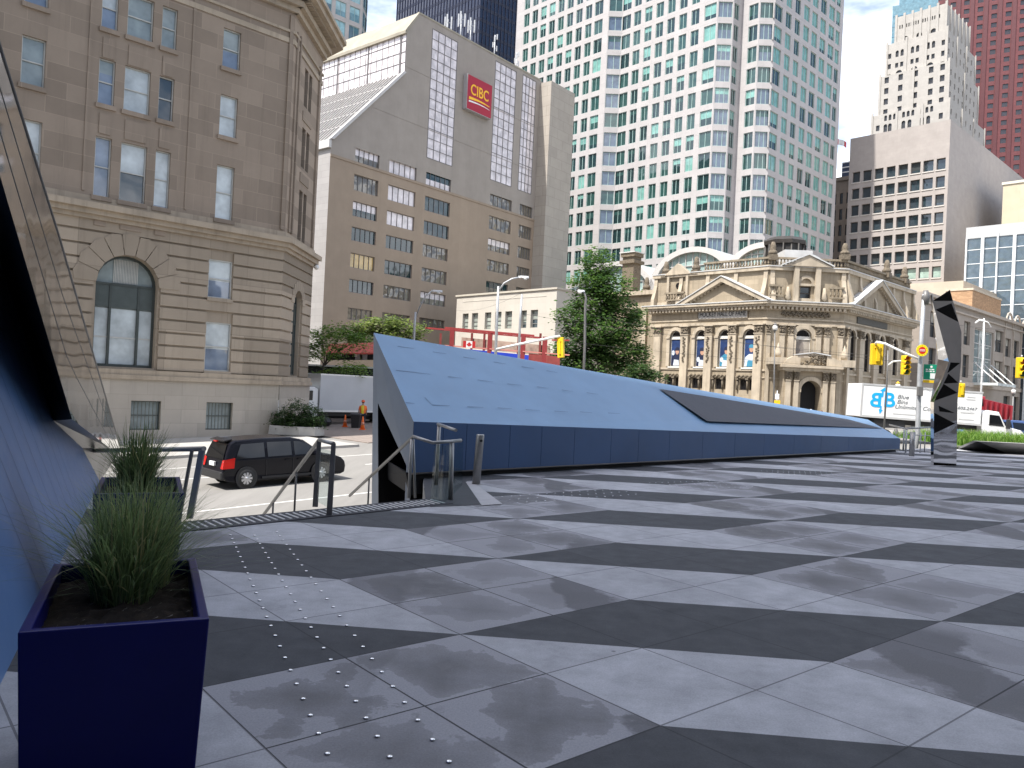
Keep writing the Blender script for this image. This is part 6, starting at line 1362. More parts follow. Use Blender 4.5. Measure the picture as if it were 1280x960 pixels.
# ------------------------------------------------------------------ stone row along the street at right
def row():
    s0 = HE.S(1153, 420, .6); o = HE.world(s0, 0, .6); zb = zstreet(o); B = Bld('stone_row', 'long grey brown stone commercial row with glass bay, down the street at right', 'building', o, zb); E = B.fac((0, 0), (0, 1)); S_ = B.fac((-20, 0), (1, 0)); R = 95; q = lambda x, y: (1150 + x / 6.4, 350 + y / 6.4)
    zt = E.Z(1240, 392.5); zc = E.Z(1262, 404); c1 = E.S(1189, 400); rs = []
    za1, za0, zb1, zb0 = E.Z(*q(700, 466)), E.Z(*q(700, 615)), E.Z(*q(700, 684)), E.Z(*q(700, 826)); P = E.S(*q(790, 500)) - E.S(*q(724, 500)); a = E.S(*q(682, 540)); w_ = P * .64
    for k in range(14):
        for z0, z1 in ((za0, za1), (zb0, zb1)): rs.append((a + P * k, a + P * k + w_, z0, z1))
    for x0, x1 in ((345, 395), (597, 665)):
        for z0, z1 in ((za0 + .4, za1 + .8), (zb0, zb1 + .4)): rs.append((E.S(*q(x0, 560)), E.S(*q(x1, 560)), z0, z1))
    for k in range(2): 
        for z0, z1 in ((za0 + .4, za1 + .8), (zb0, zb1 + .4)): rs.append((2.5 + k * 4.5, 5.0 + k * 4.5, z0, z1))
    bay = (E.S(*q(432, 560)), E.S(*q(585, 560)), E.Z(*q(500, 850)), E.Z(*q(500, 400))); rs2 = rs + [bay]; gz = zb0 - 1.2
    arc = [(E.S(*q(670, 900)) + k * 5.2, E.S(*q(670, 900)) + k * 5.2 + 3.6, 0, gz - .8) for k in range(9)]
    mb = MB(); wall(mb, E, 0, R, -2, zt, rs2 + arc, .5); wall(mb, S_, 0, 20, -2, zt, []); mb.poly([S_.P(0, 0, zt), S_.P(20, 0, zt), E.P(R, 0, zt), E.P(R, 20, zt)]); mb.build('wall', ashlar('row_stone', (.36, .31, .265), 2.2, .9, .012, .85, .05, .85, .3), B.e)
    mb = MB(); mb.fbox(E, -.1, R, -.5, .2, zt - .5, zt - .1); mb.fbox(E, -.1, R, -.25, .2, zt - 1.4, zt - 1.2); mb.fbox(E, -.1, R, -.2, .1, gz, gz + .6)
    for k in range(14): c = a + P * k + w_ / 2; n = 8; Rr = P * .42; [mb.fprism(E, [(c + r_ * math.cos(t_), za1 + 1.2 + r_ * 1.3 * math.sin(t_)) for r_, t_ in ((Rr, math.pi * j / n), (Rr + .25, math.pi * j / n), (Rr + .25, math.pi * (j + 1) / n), (Rr, math.pi * (j + 1) / n))], -.15, .05) for j in range(n)]; mb.fbox(E, c - P / 2 - .12, c - P / 2 + .12, -.2, .05, zb0 - 1, za1 + 1.2)
    mb.build('trim', mat('row_trim', (.42, .36, .30), .85, .12, 1, streak=.3), B.e)
    rnd = random.Random(4); it = [(E, r, dict(w=.4, nx=2, ny=2, bar=.1, blind=rnd.choice((None, .4, .6, None)), gl=1, bl=2)) for r in rs] + [(E, r, dict(w=.45, nx=2, ny=2, bar=.1, gl=1)) for r in arc]
    windows(B, it, [mat('frame_brown', (.10, .085, .07)), ROOM, pane('blind_cream', (.40, .38, .33), .15, .5)]); f = MB(); win_mesh(f, E, bay, .3, 3, 4, .12, None, gl=1); f.build('glass_bay', [RIB, pane('bay_glass', (.20, .23, .22), .04, .9)], B.e)
    zr = E.Z(1204, 353, 4); mb = MB(); s1 = E.S(1204, 360, 4) - 1.0; mb.fbox(E, s1 + 1.0, R, 4, 26, zt + .003, zr + .3); mb.build('setback_block', ashlar('setback_beige', (.50, .43, .34), 4, 3, .015, .85, .03, .9, .12), B.e)
    sx = E.S(1212, 385, .8); mb = MB(); zk = E.Z(1248, 376, .8); mb.fbox(E, sx, sx + 14, .5, 4, zt + .004, zk); mb.build('brick_block', ashlar('orange_brick', (.46, .29, .17), .5, .18, .02, .9, .2, .8, .1), B.e); mb = MB(); mb.fbox(E, sx - .1, sx + 14.1, .4, 3.98, zk, zk + .3); mb.build('brick_coping', mat('coping_tan', (.52, .44, .34)), B.e)
    # glazed entrance canopy
    t = thing('glass_awning', 'glass entrance awning with white struts on the stone row at right', 'awning', B.O + B.R @ E.P(E.S(1215, 480), 0, E.Z(1215, 481))); t.rotation_euler = B.e.rotation_euler
    mb = MB(); mb.box(0, 3.2, 0, 9, 0, .35); mb.build('glass_roof', pane('awning_glass', (.62, .66, .64), .12, .8), t); mb = MB()
    for y in (.5, 4.5, 8.5): mb.tube([(3.1, y, .35), (0, y, 3.2)], .09, 6)
    mb.build('strut', WHITE, t)
row()
# ------------------------------------------------------------------ trees and shrubs
BARK = mat('bark', (.085, .065, .05), .9, .3, 6, bump=.6)
def leafset(n, a, b, c): return [leafmat(n + '_mid', a), leafmat(n + '_deep', b), leafmat(n + '_pale', c)]
L_TREE = leafset('maple_leaf', (.075, .145, .045), (.045, .095, .03), (.12, .205, .06)); L_LOC = leafset('locust_leaf', (.15, .25, .05), (.09, .17, .04), (.22, .33, .09)); L_IVY = leafset('vine_leaf', (.15, .21, .06), (.08, .12, .04), (.26, .31, .12)); L_SHR = leafset('shrub_leaf', (.05, .095, .035), (.03, .06, .022), (.08, .13, .05))
def tree(name, label, cat, base, blobs, mats, n, leaf, trunk=None, seed=1, group=None, gap=.55, limbs=True, flat=0):
    """blobs: (x, y, z, rx, ry, rz) offsets from base; leaves sit in tufts near each blob's skin and inside it"""
    rnd = random.Random(seed); t = thing(name, label, cat, base, 0, group); tot = sum(b[3] * b[4] + b[5] * b[3] for b in blobs); m = MB()
    for bx, by, bz, rx, ry, rz in blobs:
        k = max(3, int(n * (rx * ry + rz * rx) / tot / 26))
        for _ in range(k):
            while 1:
                v = Vector((rnd.gauss(0, 1), rnd.gauss(0, 1), rnd.gauss(0, 1)))
                if v.length > .1: break
            v.normalize(); r = rnd.uniform(.35, 1.05) ** gap; c = Vector((bx + v.x * rx * r, by + v.y * ry * r, bz + v.z * rz * r)); sp = leaf * rnd.uniform(1.3, 2.6); mi0 = rnd.choices((0, 1, 2), (5, 3, 2))[0]
            for __ in range(26):
                p = c + Vector((rnd.gauss(0, sp), rnd.gauss(0, sp), rnd.gauss(0, sp * .55))); a = rnd.uniform(0, 6.28); tl = rnd.uniform(-.7, .7); u = Vector((math.cos(a), math.sin(a), tl * .6)).normalized(); w = u.cross(Vector((rnd.gauss(0, .5), rnd.gauss(0, .5), 1))).normalized(); s = leaf * rnd.uniform(.5, 1.1)
                m.poly([p - u * s, p + w * s * .5, p + u * s, p - w * s * .5], mi0 if rnd.random() < .7 else rnd.choice((0, 1, 2)))
    m.build('crown', mats, t)
    if trunk:
        m = MB(); h, r = trunk; top = Vector((blobs[0][0] * .3, blobs[0][1] * .3, h)); m.tube([(0, 0, -.1), (0.02, 0, h * .3), (.05, .03, h * .65), top], [r * 1.25, r, r * .8, r * .5], 10)
        if limbs:
            for bx, by, bz, rx, ry, rz in blobs:
                st = min(h * .95, max(h * .3, bz - rz)); s = Vector((0.04, .02, st)); e = Vector((bx * .85, by * .85, bz)); mid = s.lerp(e, .5) + Vector((0, 0, .2)); m.tube([s, mid, e], [r * .5, r * .32, r * .12], 6)
                for _ in range(3): q = e + Vector((rnd.uniform(-.6, .6) * rx, rnd.uniform(-.6, .6) * ry, rnd.uniform(-.1, .7) * rz)); m.tube([mid, q], [r * .2, r * .06], 5)
        m.build('trunk', BARK, t)
    return t
def blobs_px(base, d, lst):
    out = []; k = d / FPX
    for x, y, rx, rz, *dy in lst: p = at(x, y, d + (dy[0] if dy else 0)) - base; out.append((p.x, p.y, p.z, rx * k, max(rx, rz) * k, rz * k))
    return out
def gbase(x, d): p = at(x, 480, d); return Vector((p.x, p.y, zstreet(p)))
d = 68; b = gbase(752, d)
tree('maple_tree', 'tall dark green street tree left of the ornate hall', 'tree', b, blobs_px(b, d, [(748, 330, 20, 20), (738, 352, 24, 18), (766, 360, 26, 22, -1), (744, 382, 32, 20), (776, 392, 26, 20, 1), (716, 398, 22, 20), (750, 412, 36, 20, -1), (790, 410, 18, 18), (722, 432, 28, 20), (770, 440, 38, 20), (704, 452, 20, 16), (745, 458, 40, 18), (795, 452, 18, 18)]), L_TREE, 30000, .19, (9.5, .22), 3)
b = gbase(806, 64); tree('bushy_tree', 'low bushy green tree at the foot of the ornate hall pilasters', 'tree', b, blobs_px(b, 64, [(800, 467, 16, 12), (816, 472, 12, 9), (788, 474, 12, 8)]), L_SHR, 2600, .17, (1.8, .09), 5)
b = gbase(404, 60); tree('locust_tree', 'light green feathery tree growing behind the parked white box truck', 'tree', b, blobs_px(b, 60, [(402, 420, 24, 15), (428, 420, 24, 16), (388, 442, 16, 13), (412, 440, 26, 10), (446, 428, 18, 12), (394, 478, 17, 13), (414, 470, 22, 10), (440, 462, 22, 8), (384, 492, 10, 12)]), L_LOC, 6500, .14, (4.6, .10), 8, gap=.7)
b = gbase(476, 74); tree('vine_hedge', 'flowering climber with yellow green leaves above the red awning', 'hedge', b, blobs_px(b, 74, [(440, 415, 14, 12), (458, 410, 18, 12), (480, 406, 20, 9), (500, 409, 18, 10), (520, 412, 12, 10), (462, 425, 24, 12), (492, 422, 24, 10), (436, 440, 12, 10), (512, 424, 14, 10)]), L_IVY, 7000, .20, (4.0, .1), 11, limbs=False)
d = 48.2; b = gbase(375, d); zb = zstreet(b) + .14
t = thing('street_planter', 'round concrete planter bed at the corner of the brown stone building', 'planter', (b.x, b.y, zb)); m = MB(); c = [(-1.5, -1.0), (.4, -1.25), (1.3, -.9), (1.65, -.1), (1.4, 1.0), (-1.5, 1.2)]
m.hexa([(x, y, 0) for x, y in c], [(x * .98, y * .98, .55) for x, y in c]); m.build('tub', CONC, t, bevel=.04); m = MB(); m.poly([(x * .9, y * .9, .555) for x, y in c]); m.build('soil', SOIL, t)
tree('round_shrub', 'dense dark green shrub in the concrete planter by the brown stone building', 'shrub', (b.x, b.y, zb + .6), [(-.9, 0, .3, .7, .8, .6), (-.1, 0, .75, .95, .9, .85), (.75, -.1, .5, .8, .8, .75), (1.2, -.1, .15, .5, .7, .5), (-.1, -.6, .1, 1.3, .6, .45)], L_SHR, 11000, .075, (.5, .05), 4)

# ------------------------------------------------------------------ poles, lamps, signals, wires
def pole(name, label, cat, xb, d, pts, r, m=GALV, group=None, parts=()):
    b = gbase(xb, d); t = thing(name, label, cat, b, 0, group); mb = MB(); path = [Vector((0, 0, 0))] + [at(x, y, d) - b for x, y in pts]; rs = [r * (1 - .35 * i / (len(path) - 1)) for i in range(len(path))]; mb.tube(path, rs, 10); mb.lathe((0, 0, 0), [(r * 1.8, 0), (r * 1.8, .12), (r * 1.3, .3), (r, .32)], 10); mb.build('pole', m, t); return t, b
def arm(t, b, d, pts, r, m=GALV, dd=0, name='arm'):
    mb = MB(); mb.tube([at(x, y, d + dd * i / (len(pts) - 1)) - b for i, (x, y) in enumerate(pts)], r, 8); mb.build(name, m, t)
def cobra(t, b, d, x, y, sx, dd=0):
    p = at(x, y, d + dd) - b; k = d / FPX; mb = MB(); n = [(0, .05), (.2, .16), (.75, .19), (1.0, .1)]; L = sx * k
    for (u0, w0), (u1, w1) in zip(n, n[1:]): mb.hexa([p + Vector((L * u0, -w0, -.05)), p + Vector((L * u1, -w1, -.10)), p + Vector((L * u1, w1, -.10)), p + Vector((L * u0, w0, -.05))], [p + Vector((L * u0, -w0 * .6, .08)), p + Vector((L * u1, -w1 * .6, .07)), p + Vector((L * u1, w1 * .6, .07)), p + Vector((L * u0, w0 * .6, .08))])
    mb.build('lamp_head', mat('lamp_grey', (.55, .56, .57), .4, .05, 3), t); mb = MB(); mb.lathe(p + Vector((L * .65, 0, -.1)), [(.19, 0), (.15, -.08), (.03, -.12)], 10); mb.build('lamp_lens', mat('lens', (.65, .65, .62), .2, .05, 3), t)
GR = 'cobra head street lamps'
t, b = pole('street_lamp', 'curved street lamp before the flowering climber, left of the low white building', 'street lamp', 515, 62, [(518, 408), (519.5, 390)], .12, group=GR); arm(t, b, 62, [(519, 400), (524, 385), (532, 370), (540, 364)], .06); cobra(t, b, 62, 539, 363.5, 14)
t, b = pole('street_lamp', 'curved street lamp standing in front of the low white building', 'street lamp', 619, 58, [(621, 400), (623, 358)], .13, group=GR); arm(t, b, 58, [(622.5, 365), (630, 354), (640, 348.5), (650, 346.5)], .06); cobra(t, b, 58, 648, 346, 13)
arm(t, b, 58, [(619, 437), (650, 430), (700, 420)], .09, WHITE, -1.5, 'signal_arm'); BT, BD = b, 58
t2, b2 = pole('utility_pole', 'plain grey pole between the street lamp and the tree', 'pole', 648, 60, [(650, 400), (652.5, 368)], .11)
t2, b2 = pole('street_lamp', 'straight lamp pole standing right in front of the tall tree', 'street lamp', 729.5, 60, [(731, 430), (731.5, 382), (732.5, 372), (729, 364)], .11, DSTEEL, GR); cobra(t2, b2, 60, 731, 364, -9)
def signal(label, x, y, d, back=True, h=1.05, w=.42, tilt=0, k=3, off=(0, 0)):
    p = at(x, y, d); t = thing('traffic_signal', label, 'traffic light', p, tilt, 'yellow traffic signals'); mb = MB(); mb.hexa([(-w / 2, -.06, -h / 2), (w / 2, -.06, -h / 2), (w / 2, .16, -h / 2), (-w / 2, .16, -h / 2)], [(-w / 2, -.06, h / 2), (w / 2, -.06, h / 2), (w / 2, .16, h / 2), (-w / 2, .16, h / 2)]); mb.build('housing', YELLOW, t, bevel=.03)
    if back:
        mb = MB(); mb.box(-w * .16, w * .16, -.14, -.06, -h * .34, h * .40); mb.box(-w * .3, w * .3, -.11, -.06, h * .28, h * .34); mb.build('bracket', YELLOW, t, bevel=.02)
    else:
        for i in range(k):
            z = h * (.32 - .30 * i) if k == 3 else h * (.36 - .235 * i); mb = MB(); mb.lathe((0, -.065, z), [(w * .29, 0), (w * .29, .02)], 14, axis=(0, -1, 0)); mb.build('lens', [mat('lens_red', (.30, .03, .01), .3), mat('lens_amber', (.12, .06, .01), .3), mat('lens_green', (.02, .06, .03), .3), mat('lens_green', (.02, .06, .03))][i], t)
            mb = MB(); n = 10
            for j in range(n):
                a0, a1 = math.pi * (-.1 + 1.2 * j / n), math.pi * (-.1 + 1.2 * (j + 1) / n); r = w * .36; mb.poly([(r * math.cos(a0), -.06, z + r * math.sin(a0)), (r * math.cos(a1), -.06, z + r * math.sin(a1)), (r * math.cos(a1), -.24, z + r * math.sin(a1)), (r * math.cos(a0), -.24, z + r * math.sin(a0))])
            mb.build('visor', YELLOW, t)
    mb = MB(); mb.tube([(0, .05, h / 2), (0, .05, h / 2 + .12)], .035, 6); mb.build('hanger', GALV, t); return t
ts = signal('yellow traffic light seen from behind, hanging at the tree beside the low white building', 700.5, 434.5, 56.5, True, 1.45, .52); ts.rotation_euler = (0, rad(-6), rad(-40))
t, b = pole('signal_pole', 'thick grey traffic pole with signal arms right of the ornate hall', 'pole', 1144, 33, [(1147, 540), (1150.5, 440), (1155, 368)], .115)
arm(t, b, 33, [(1149.5, 449), (1130, 441), (1106, 429.5), (1096, 427.5), (1094, 430)], .05, WHITE, 1.0); mb = MB(); c = at(1157, 372, 33) - b; mb.lathe(c, [(.12, -.3), (.17, 0), (.1, .3)], 8); mb.tube([c, c + Vector((.25, 0, .15)), c + Vector((.35, 0, -.5))], .05, 6); mb.build('cable_loop', DSTEEL, t)
mb = MB(); p = at(1147.5, 489, 33) - b; mb.box(p.x - .10, p.x + .12, -.2, -.08, p.z - .2, p.z + .2); mb.build('control_box', DSTEEL, t, bevel=.02)
signal('yellow traffic light seen from behind on the long white arm before the ornate hall', 1096.3, 443, 34, True, .92, .50)
signal('yellow traffic light with red lamp left of the round yellow sign', 1132.5, 456.5, 40, False, .98, .40, k=4)
t, b = pole('signal_post', 'thin dark signal post with a short white arm before the ornate hall', 'pole', 1107, 40.5, [(1109, 470), (1110, 438)], .05, DSTEEL); arm(t, b, 40.5, [(1109.5, 457), (1116, 452), (1128, 451)], .045, WHITE)
signal('yellow traffic light with red lamp at the right edge of the photo', 1277.5, 460, 36, False, .95, .42)
signal('yellow pedestrian signal peeking out behind the mirror sculpture', 1201.5, 488, 34.5, True, .62, .30)
def sign(name, label, cat, x, y, d, build):
    p = at(x, y, d); t = thing(name, label, cat, p); build(t); return t
def roundsign(t):
    mb = MB(); mb.lathe((0, 0, 0), [(.245, 0), (.245, .02)], 24, axis=(0, -1, 0)); mb.build('disc', mat('sign_lemon', (.85, .72, .02), .4, .04, 3), t); mb = MB(); mb.lathe((0, -.021, 0), [(.15, 0), (.15, .004)], 20, axis=(0, -1, 0)); mb.build('red_disc', mat('sign_red', (.62, .03, .02), .4, .05, 3), t)
    mb = MB(); mb.box(-.105, .105, -.031, -.027, -.038, .038); mb.build('white_bar', WHITE, t); mb = MB()
    for k in range(4): mb.box(-.09 + k * .048, -.06 + k * .048, -.034, -.0325, -.022, .022)
    mb.build('marking', mat('sign_red', (.62, .03, .02)), t); mb = MB()
    for k in range(12): a = k * math.pi / 6; mb.lathe((.2 * math.cos(a), -.022, .2 * math.sin(a)), [(.012, 0), (.012, .004)], 6, axis=(0, -1, 0))
    mb.build('stud_ring', mat('sign_red', (.62, .03, .02)), t)
sign('round_sign', 'round yellow sign with a red centre on the grey traffic pole', 'sign', 1152.5, 438, 32.8, roundsign)
GREEN = mat('sign_green', (.01, .26, .15), .4, .05, 2)
def greensign(t):
    mb = MB(); mb.box(-.30, .34, 0, .02, -.32, .32); mb.build('panel', GREEN, t, bevel=.015); mb = MB(); mb.box(-.02, .26, -.006, -.001, -.28, -.05); mb.build('number_field', WHITE, t)
    mb = MB()
    for z, ws in ((.08, (.1, .07, .12)), (-.0, (.13, .1, .08))):
        x = -.22
        for w_ in ws: mb.box(x, x + w_, -.006, -.001, z, z + .05); x += w_ + .035
    mb.lathe((.02, -.001, .22), [(.05, 0), (.05, .005)], 12, axis=(0, -1, 0)); mb.build('text_row', WHITE, t); mb = MB(); mb.box(-.30, .30, 0, .02, -.46, -.35); mb.build('yellow_tab', YELLOW, t)
sign('street_sign', 'green and white road sign half hidden behind the mirror sculpture', 'sign', 1163.5, 465, 33.4, greensign)
def lantern(label, x, d, y0, y1, grp='old style lantern lamps'):
    b = gbase(x, d); t = thing('lantern_lamp', label, 'street lamp', b, 0, grp); p = at(x + (y1 - y0) * 0 , y1, d) - b; h = at(x, y0, d).z - b.z; s = d / FPX
    mb = MB(); mb.tube([(0, 0, 0), (p.x, 0, h)], [.09, .05], 8); mb.lathe((0, 0, 0), [(.2, 0), (.2, .3), (.1, .6), (.09, .7)], 10); mb.build('pole', DSTEEL, t); mb = MB(); g = Vector((p.x, 0, h)); H = (y0 - y1) * s; mb.lathe(g, [(.08, 0), (H * .42, H * .15), (H * .45, H * .6), (H * .3, H * .95)], 10); mb.build('globe', mat('globe_white', (.75, .73, .68), .25, .04, 3), t); mb = MB(); mb.lathe(g, [(H * .42, H * .95), (H * .2, H * 1.15), (.02, H * 1.3)], 10); mb.lathe(g, [(.12, -.1), (H * .3, .0), (H * .3, H * .12)], 10); mb.build('cap', YELLOW if 'yellow' in label else DSTEEL, t)
lantern('old style lamp with a yellow base and white globe above the truck box', 1122.5, 62, 486, 479); lantern('old style lamp with white globe above the truck cab at right', 1267, 62, 492, 486); lantern('slim white globe lamp post in front of the ornate hall portal', 969, 74, 413, 406)
t, b = pole('tall_lamp', 'white double armed lamp post in front of the stone row', 'street lamp', 1226, 75, [(1229, 440), (1230, 398)], .10, WHITE); arm(t, b, 75, [(1229.5, 401), (1224, 400), (1219, 404)], .09, WHITE); arm(t, b, 75, [(1229.5, 401), (1235, 403), (1239, 409)], .05, WHITE)
t = thing('sign_post', 'short post with small yellow and white plates by the hall portal', 'sign', gbase(972, 72)); mb = MB(); mb.tube([(0, 0, 0), (0, 0, 3.3)], .05, 6); mb.build('post', GALV, t); mb = MB(); mb.box(-.18, .18, -.05, -.02, 2.5, 3.0); mb.build('white_plate', WHITE, t); mb = MB(); mb.box(-.26, .30, -.05, -.02, 1.9, 2.4); mb.build('yellow_plate', YELLOW, t)
WIRE = mat('wire', (.03, .03, .03), .6)
def wire(label, a, b_, sag=.25, r=.008):
    p, q = at(*a), at(*b_); t = thing('overhead_wire', label, 'wire', p, 0, 'overhead wires across the street'); mb = MB(); n = 14; mb.tube([(q - p) * (k / n) + Vector((0, 0, -sag * 4 * (k / n) * (1 - k / n))) for k in range(n + 1)], r, 5, cap=False); mb.build('cable', WIRE, t)
wire('lower wire crossing the ornate hall windows', (700, 426, 57), (1290, 474, 50)); wire('upper wire crossing the hall just above the portal', (652, 392, 60), (1110, 446, 40.5)); wire('wire running from the low white building towards the bank windows', (571, 388, 88), (652, 366, 60), .5); wire('wire sloping past the tree to the hall capitals', (732, 392, 60), (1148, 455, 33), .3); wire('highest wire across the stone row at right', (1150, 399, 33), (1300, 412, 60), .2)

# ------------------------------------------------------------------ red steel walkway and awning
def walkway():
    d0, d1 = 66, 66; p0, p1 = at(556, 409, 70), at(712, 423, 64); b = Vector((p0.x, p0.y, zstreet(p0))); t = thing('red_walkway', 'red steel covered walkway with blue hoarding in front of the low white building', 'walkway', b); l = lambda x, y, u, dy=0: at(x, y, 70 - 6 * u + dy) - b
    u = lambda x: (x - 556) / 156
    RS = mat('walkway_red', (.27, .04, .04), .5, .12, 1.5); back = Vector((.6, 2.2, 0))
    def beam(x0, y0, x1, y1, hh, off=Vector((0, 0, 0)), m=RS, nm='beam', th=.25):
        a, c = l(x0, y0, u(x0)) + off, l(x1, y1, u(x1)) + off; mb = MB(); w = Vector((0, th, 0)); z = Vector((0, 0, hh)); mb.hexa([a - z, c - z, c - z + w, a - z + w], [a, c, c + w, a + w]); mb.build(nm, m, t)
    beam(556, 408.5, 668, 418.5, .18); beam(520, 406, 668, 418.5, .16, back); beam(556, 431, 712, 443, .10, Vector((0, 0, 0)), mat('walkway_pink', (.5, .2, .17), .6, .1, 2)); beam(690, 424, 712, 424.5, .12)
    for x in (565, 612.5, 654, 681): mb = MB(); a = l(x + .5, 410 + (x - 560) * .09, u(x)); h = a.z + b.z + 3; mb.box(a.x - .20, a.x + .20, a.y - .1, a.y + .25, -1, a.z); mb.build('column', RS, t)
    for x in (540, 580, 596, 640, 668): mb = MB(); a = l(x, 414, u(x)) + back; mb.box(a.x - .10, a.x + .10, a.y - .1, a.y + .1, -1, a.z); mb.build('rear_column', mat('walkway_dark', (.22, .045, .04), .6, .2, 2), t)
    beam(585, 436.5, 662, 444, 1.4, Vector((0, -.02, 0)), mat('hoarding_blue', (.02, .05, .42), .5, .1, 2), 'hoarding', .08); beam(661, 441.5, 700, 446, 1.4, Vector((0, -.03, 0)), mat('walkway_dark', (.22, .045, .04)), 'hoarding', .08); beam(520, 432, 590, 437, 1.4, Vector((0, 1, 0)), mat('hoarding_tan', (.34, .22, .17), .7, .2, 2), 'rear_panel', .08); beam(566, 419, 680, 430, .9, back * 1.05, mat('rear_panel_tan', (.34, .25, .20), .7, .4, 1.2), 'rear_panel', .08)
    for k in range(9): x = 570 + k * 11; beam(x, 411 + k, x + 5, 411.4 + k, .05, back * .5, WHITE, 'roof_strut', .06)
    q = at(586.5, 430.5, 67.6); f = thing('flag_banner', 'red and white leaf flag hung on the red walkway', 'flag', q); w_, hh = 1.05, .58
    mb = MB(); mb.box(-w_ / 2, -w_ / 4, 0, .02, -hh / 2, hh / 2, 0); mb.box(w_ / 4, w_ / 2, 0, .02, -hh / 2, hh / 2, 0); mb.box(-w_ / 4, w_ / 4, .001, .019, -hh / 2, hh / 2, 1); mb.build('flag_cloth', [RED, WHITE], f)
    pts = [(0, .5), (.12, .28), (.27, .34), (.22, .05), (.36, .15), (.40, .06), (.5, .05), (.42, -.08), (.46, -.14), (.22, -.30), (.23, -.38), (.03, -.34), (.02, -.52)]; pts = pts + [(-x, y) for x, y in reversed(pts[1:])]
    mb = MB(); mb.poly([(x * hh * .78, -.004, z * hh * .78) for x, z in pts]); mb.build('leaf_emblem', RED, f)
    p = at(436, 436, 66); b2 = Vector((p.x, p.y, zstreet(p))); t = thing('red_awning', 'red shop awning with a dark glazed front under the climber, behind the white truck', 'awning', b2); l2 = lambda x, y, dd=0: at(x, y, 66 + dd) - b2
    mb = MB(); a0, a1, c0, c1 = l2(407, 441, -.6), l2(472, 441, -.6), l2(411, 430, 1), l2(472, 428, 1); mb.poly([a0, a1, c1, c0]); dz = Vector((0, 0, -.12)); mb.poly([a0, a1, a1 + dz, a0 + dz]); mb.build('awning_cloth', mat('awning_red', (.48, .085, .065), .7, .2, 3), t); mb = MB(); g0, g1 = l2(407, 441.5), l2(474, 441.5); mb.hexa([g0 + Vector((0, .3, -.55)), g1 + Vector((0, .3, -.55)), g1 + Vector((0, .6, -.55)), g0 + Vector((0, .6, -.55))], [g0 + Vector((0, .3, 0)), g1 + Vector((0, .3, 0)), g1 + Vector((0, .6, 0)), g0 + Vector((0, .6, 0))]); mb.build('shop_front', [DARK], t)
    for x in (448, 454): mb = MB(); a = l2(x, 442); mb.box(a.x - .3, a.x + .3, .22, .28, a.z - .5, a.z - .05); mb.build('pale_panel', mat('panel_grey', (.35, .34, .33), .6), t)
    for x in (410, 425, 444): mb = MB(); a = l2(x, 444); mb.box(a.x - .1, a.x + .1, .20, .25, a.z - .12, a.z + .1); mb.build('small_notice', WHITE, t)
    mb = MB(); g0, g1 = l2(372, 456.5, -1), l2(476, 457.5, -1); mb.box(g0.x, g1.x, g0.y, g0.y + .5, -1, g0.z); mb.build('hedge_wall', DARK, t); mb = MB(); mb.box(g0.x, g1.x, g0.y - .1, g0.y + .6, g0.z, g0.z + .14); mb.build('wall_coping', mat('coping_white', (.62, .60, .56), .7), t)
walkway()

# ------------------------------------------------------------------ vehicles
PAINT_K = mat('car_black', (.006, .006, .010), .25, .05, 1, spec=.28, coat=.05); PLAST = mat('black_plastic', (.025, .025, .027), .5, .1, 4); CGL = pane('car_glass', (.008, .009, .011), .03, .5, 0, 0); LT = pane('tail_red', (.55, .02, .015), .15, .6, 0, 0); HL = pane('head_lens', (.60, .60, .58), .08, .9, 0, 0); HUB = mat('hub_silver', (.55, .55, .56), .3, .06, 5, metal=.6)
def wheel(t, x, y, r, side, w=.22, spokes=9, rimm=None):
    mb = MB(); prof = [(r * .66, 0), (r * .93, .01), (r, .05), (r, w - .05), (r * .93, w - .01), (r * .66, w)]; mb.lathe((x, y - side * w, r), prof, 22, axis=(0, side, 0)); o = mb.build('wheel', BLACK, t)
    mb = MB(); c = Vector((x, y, r)); ax = Vector((0, side, 0)); mb.lathe(c - ax * .05, [(r * .67, 0), (r * .67, .045), (r * .60, .05), (r * .58, .02)], 22, axis=ax)
    for k in range(spokes):
        a = 2 * math.pi * k / spokes; u = Vector((math.cos(a), 0, math.sin(a))); v = Vector((-math.sin(a), 0, math.cos(a))); q = c + ax * .0; hw0, hw1 = r * .08, r * .13
        mb.hexa([q + u * r * .12 - v * hw0 - ax * .03, q + u * r * .12 + v * hw0 - ax * .03, q + u * r * .62 + v * hw1 - ax * .03, q + u * r * .62 - v * hw1 - ax * .03], [q + u * r * .12 - v * hw0 + ax * .012, q + u * r * .12 + v * hw0 + ax * .012, q + u * r * .62 + v * hw1 + ax * .002, q + u * r * .62 - v * hw1 + ax * .002])
    mb.lathe(c - ax * .02, [(r * .2, 0), (r * .18, .04), (.01, .045)], 12, axis=ax); mb.build('rim', rimm or HUB, o)
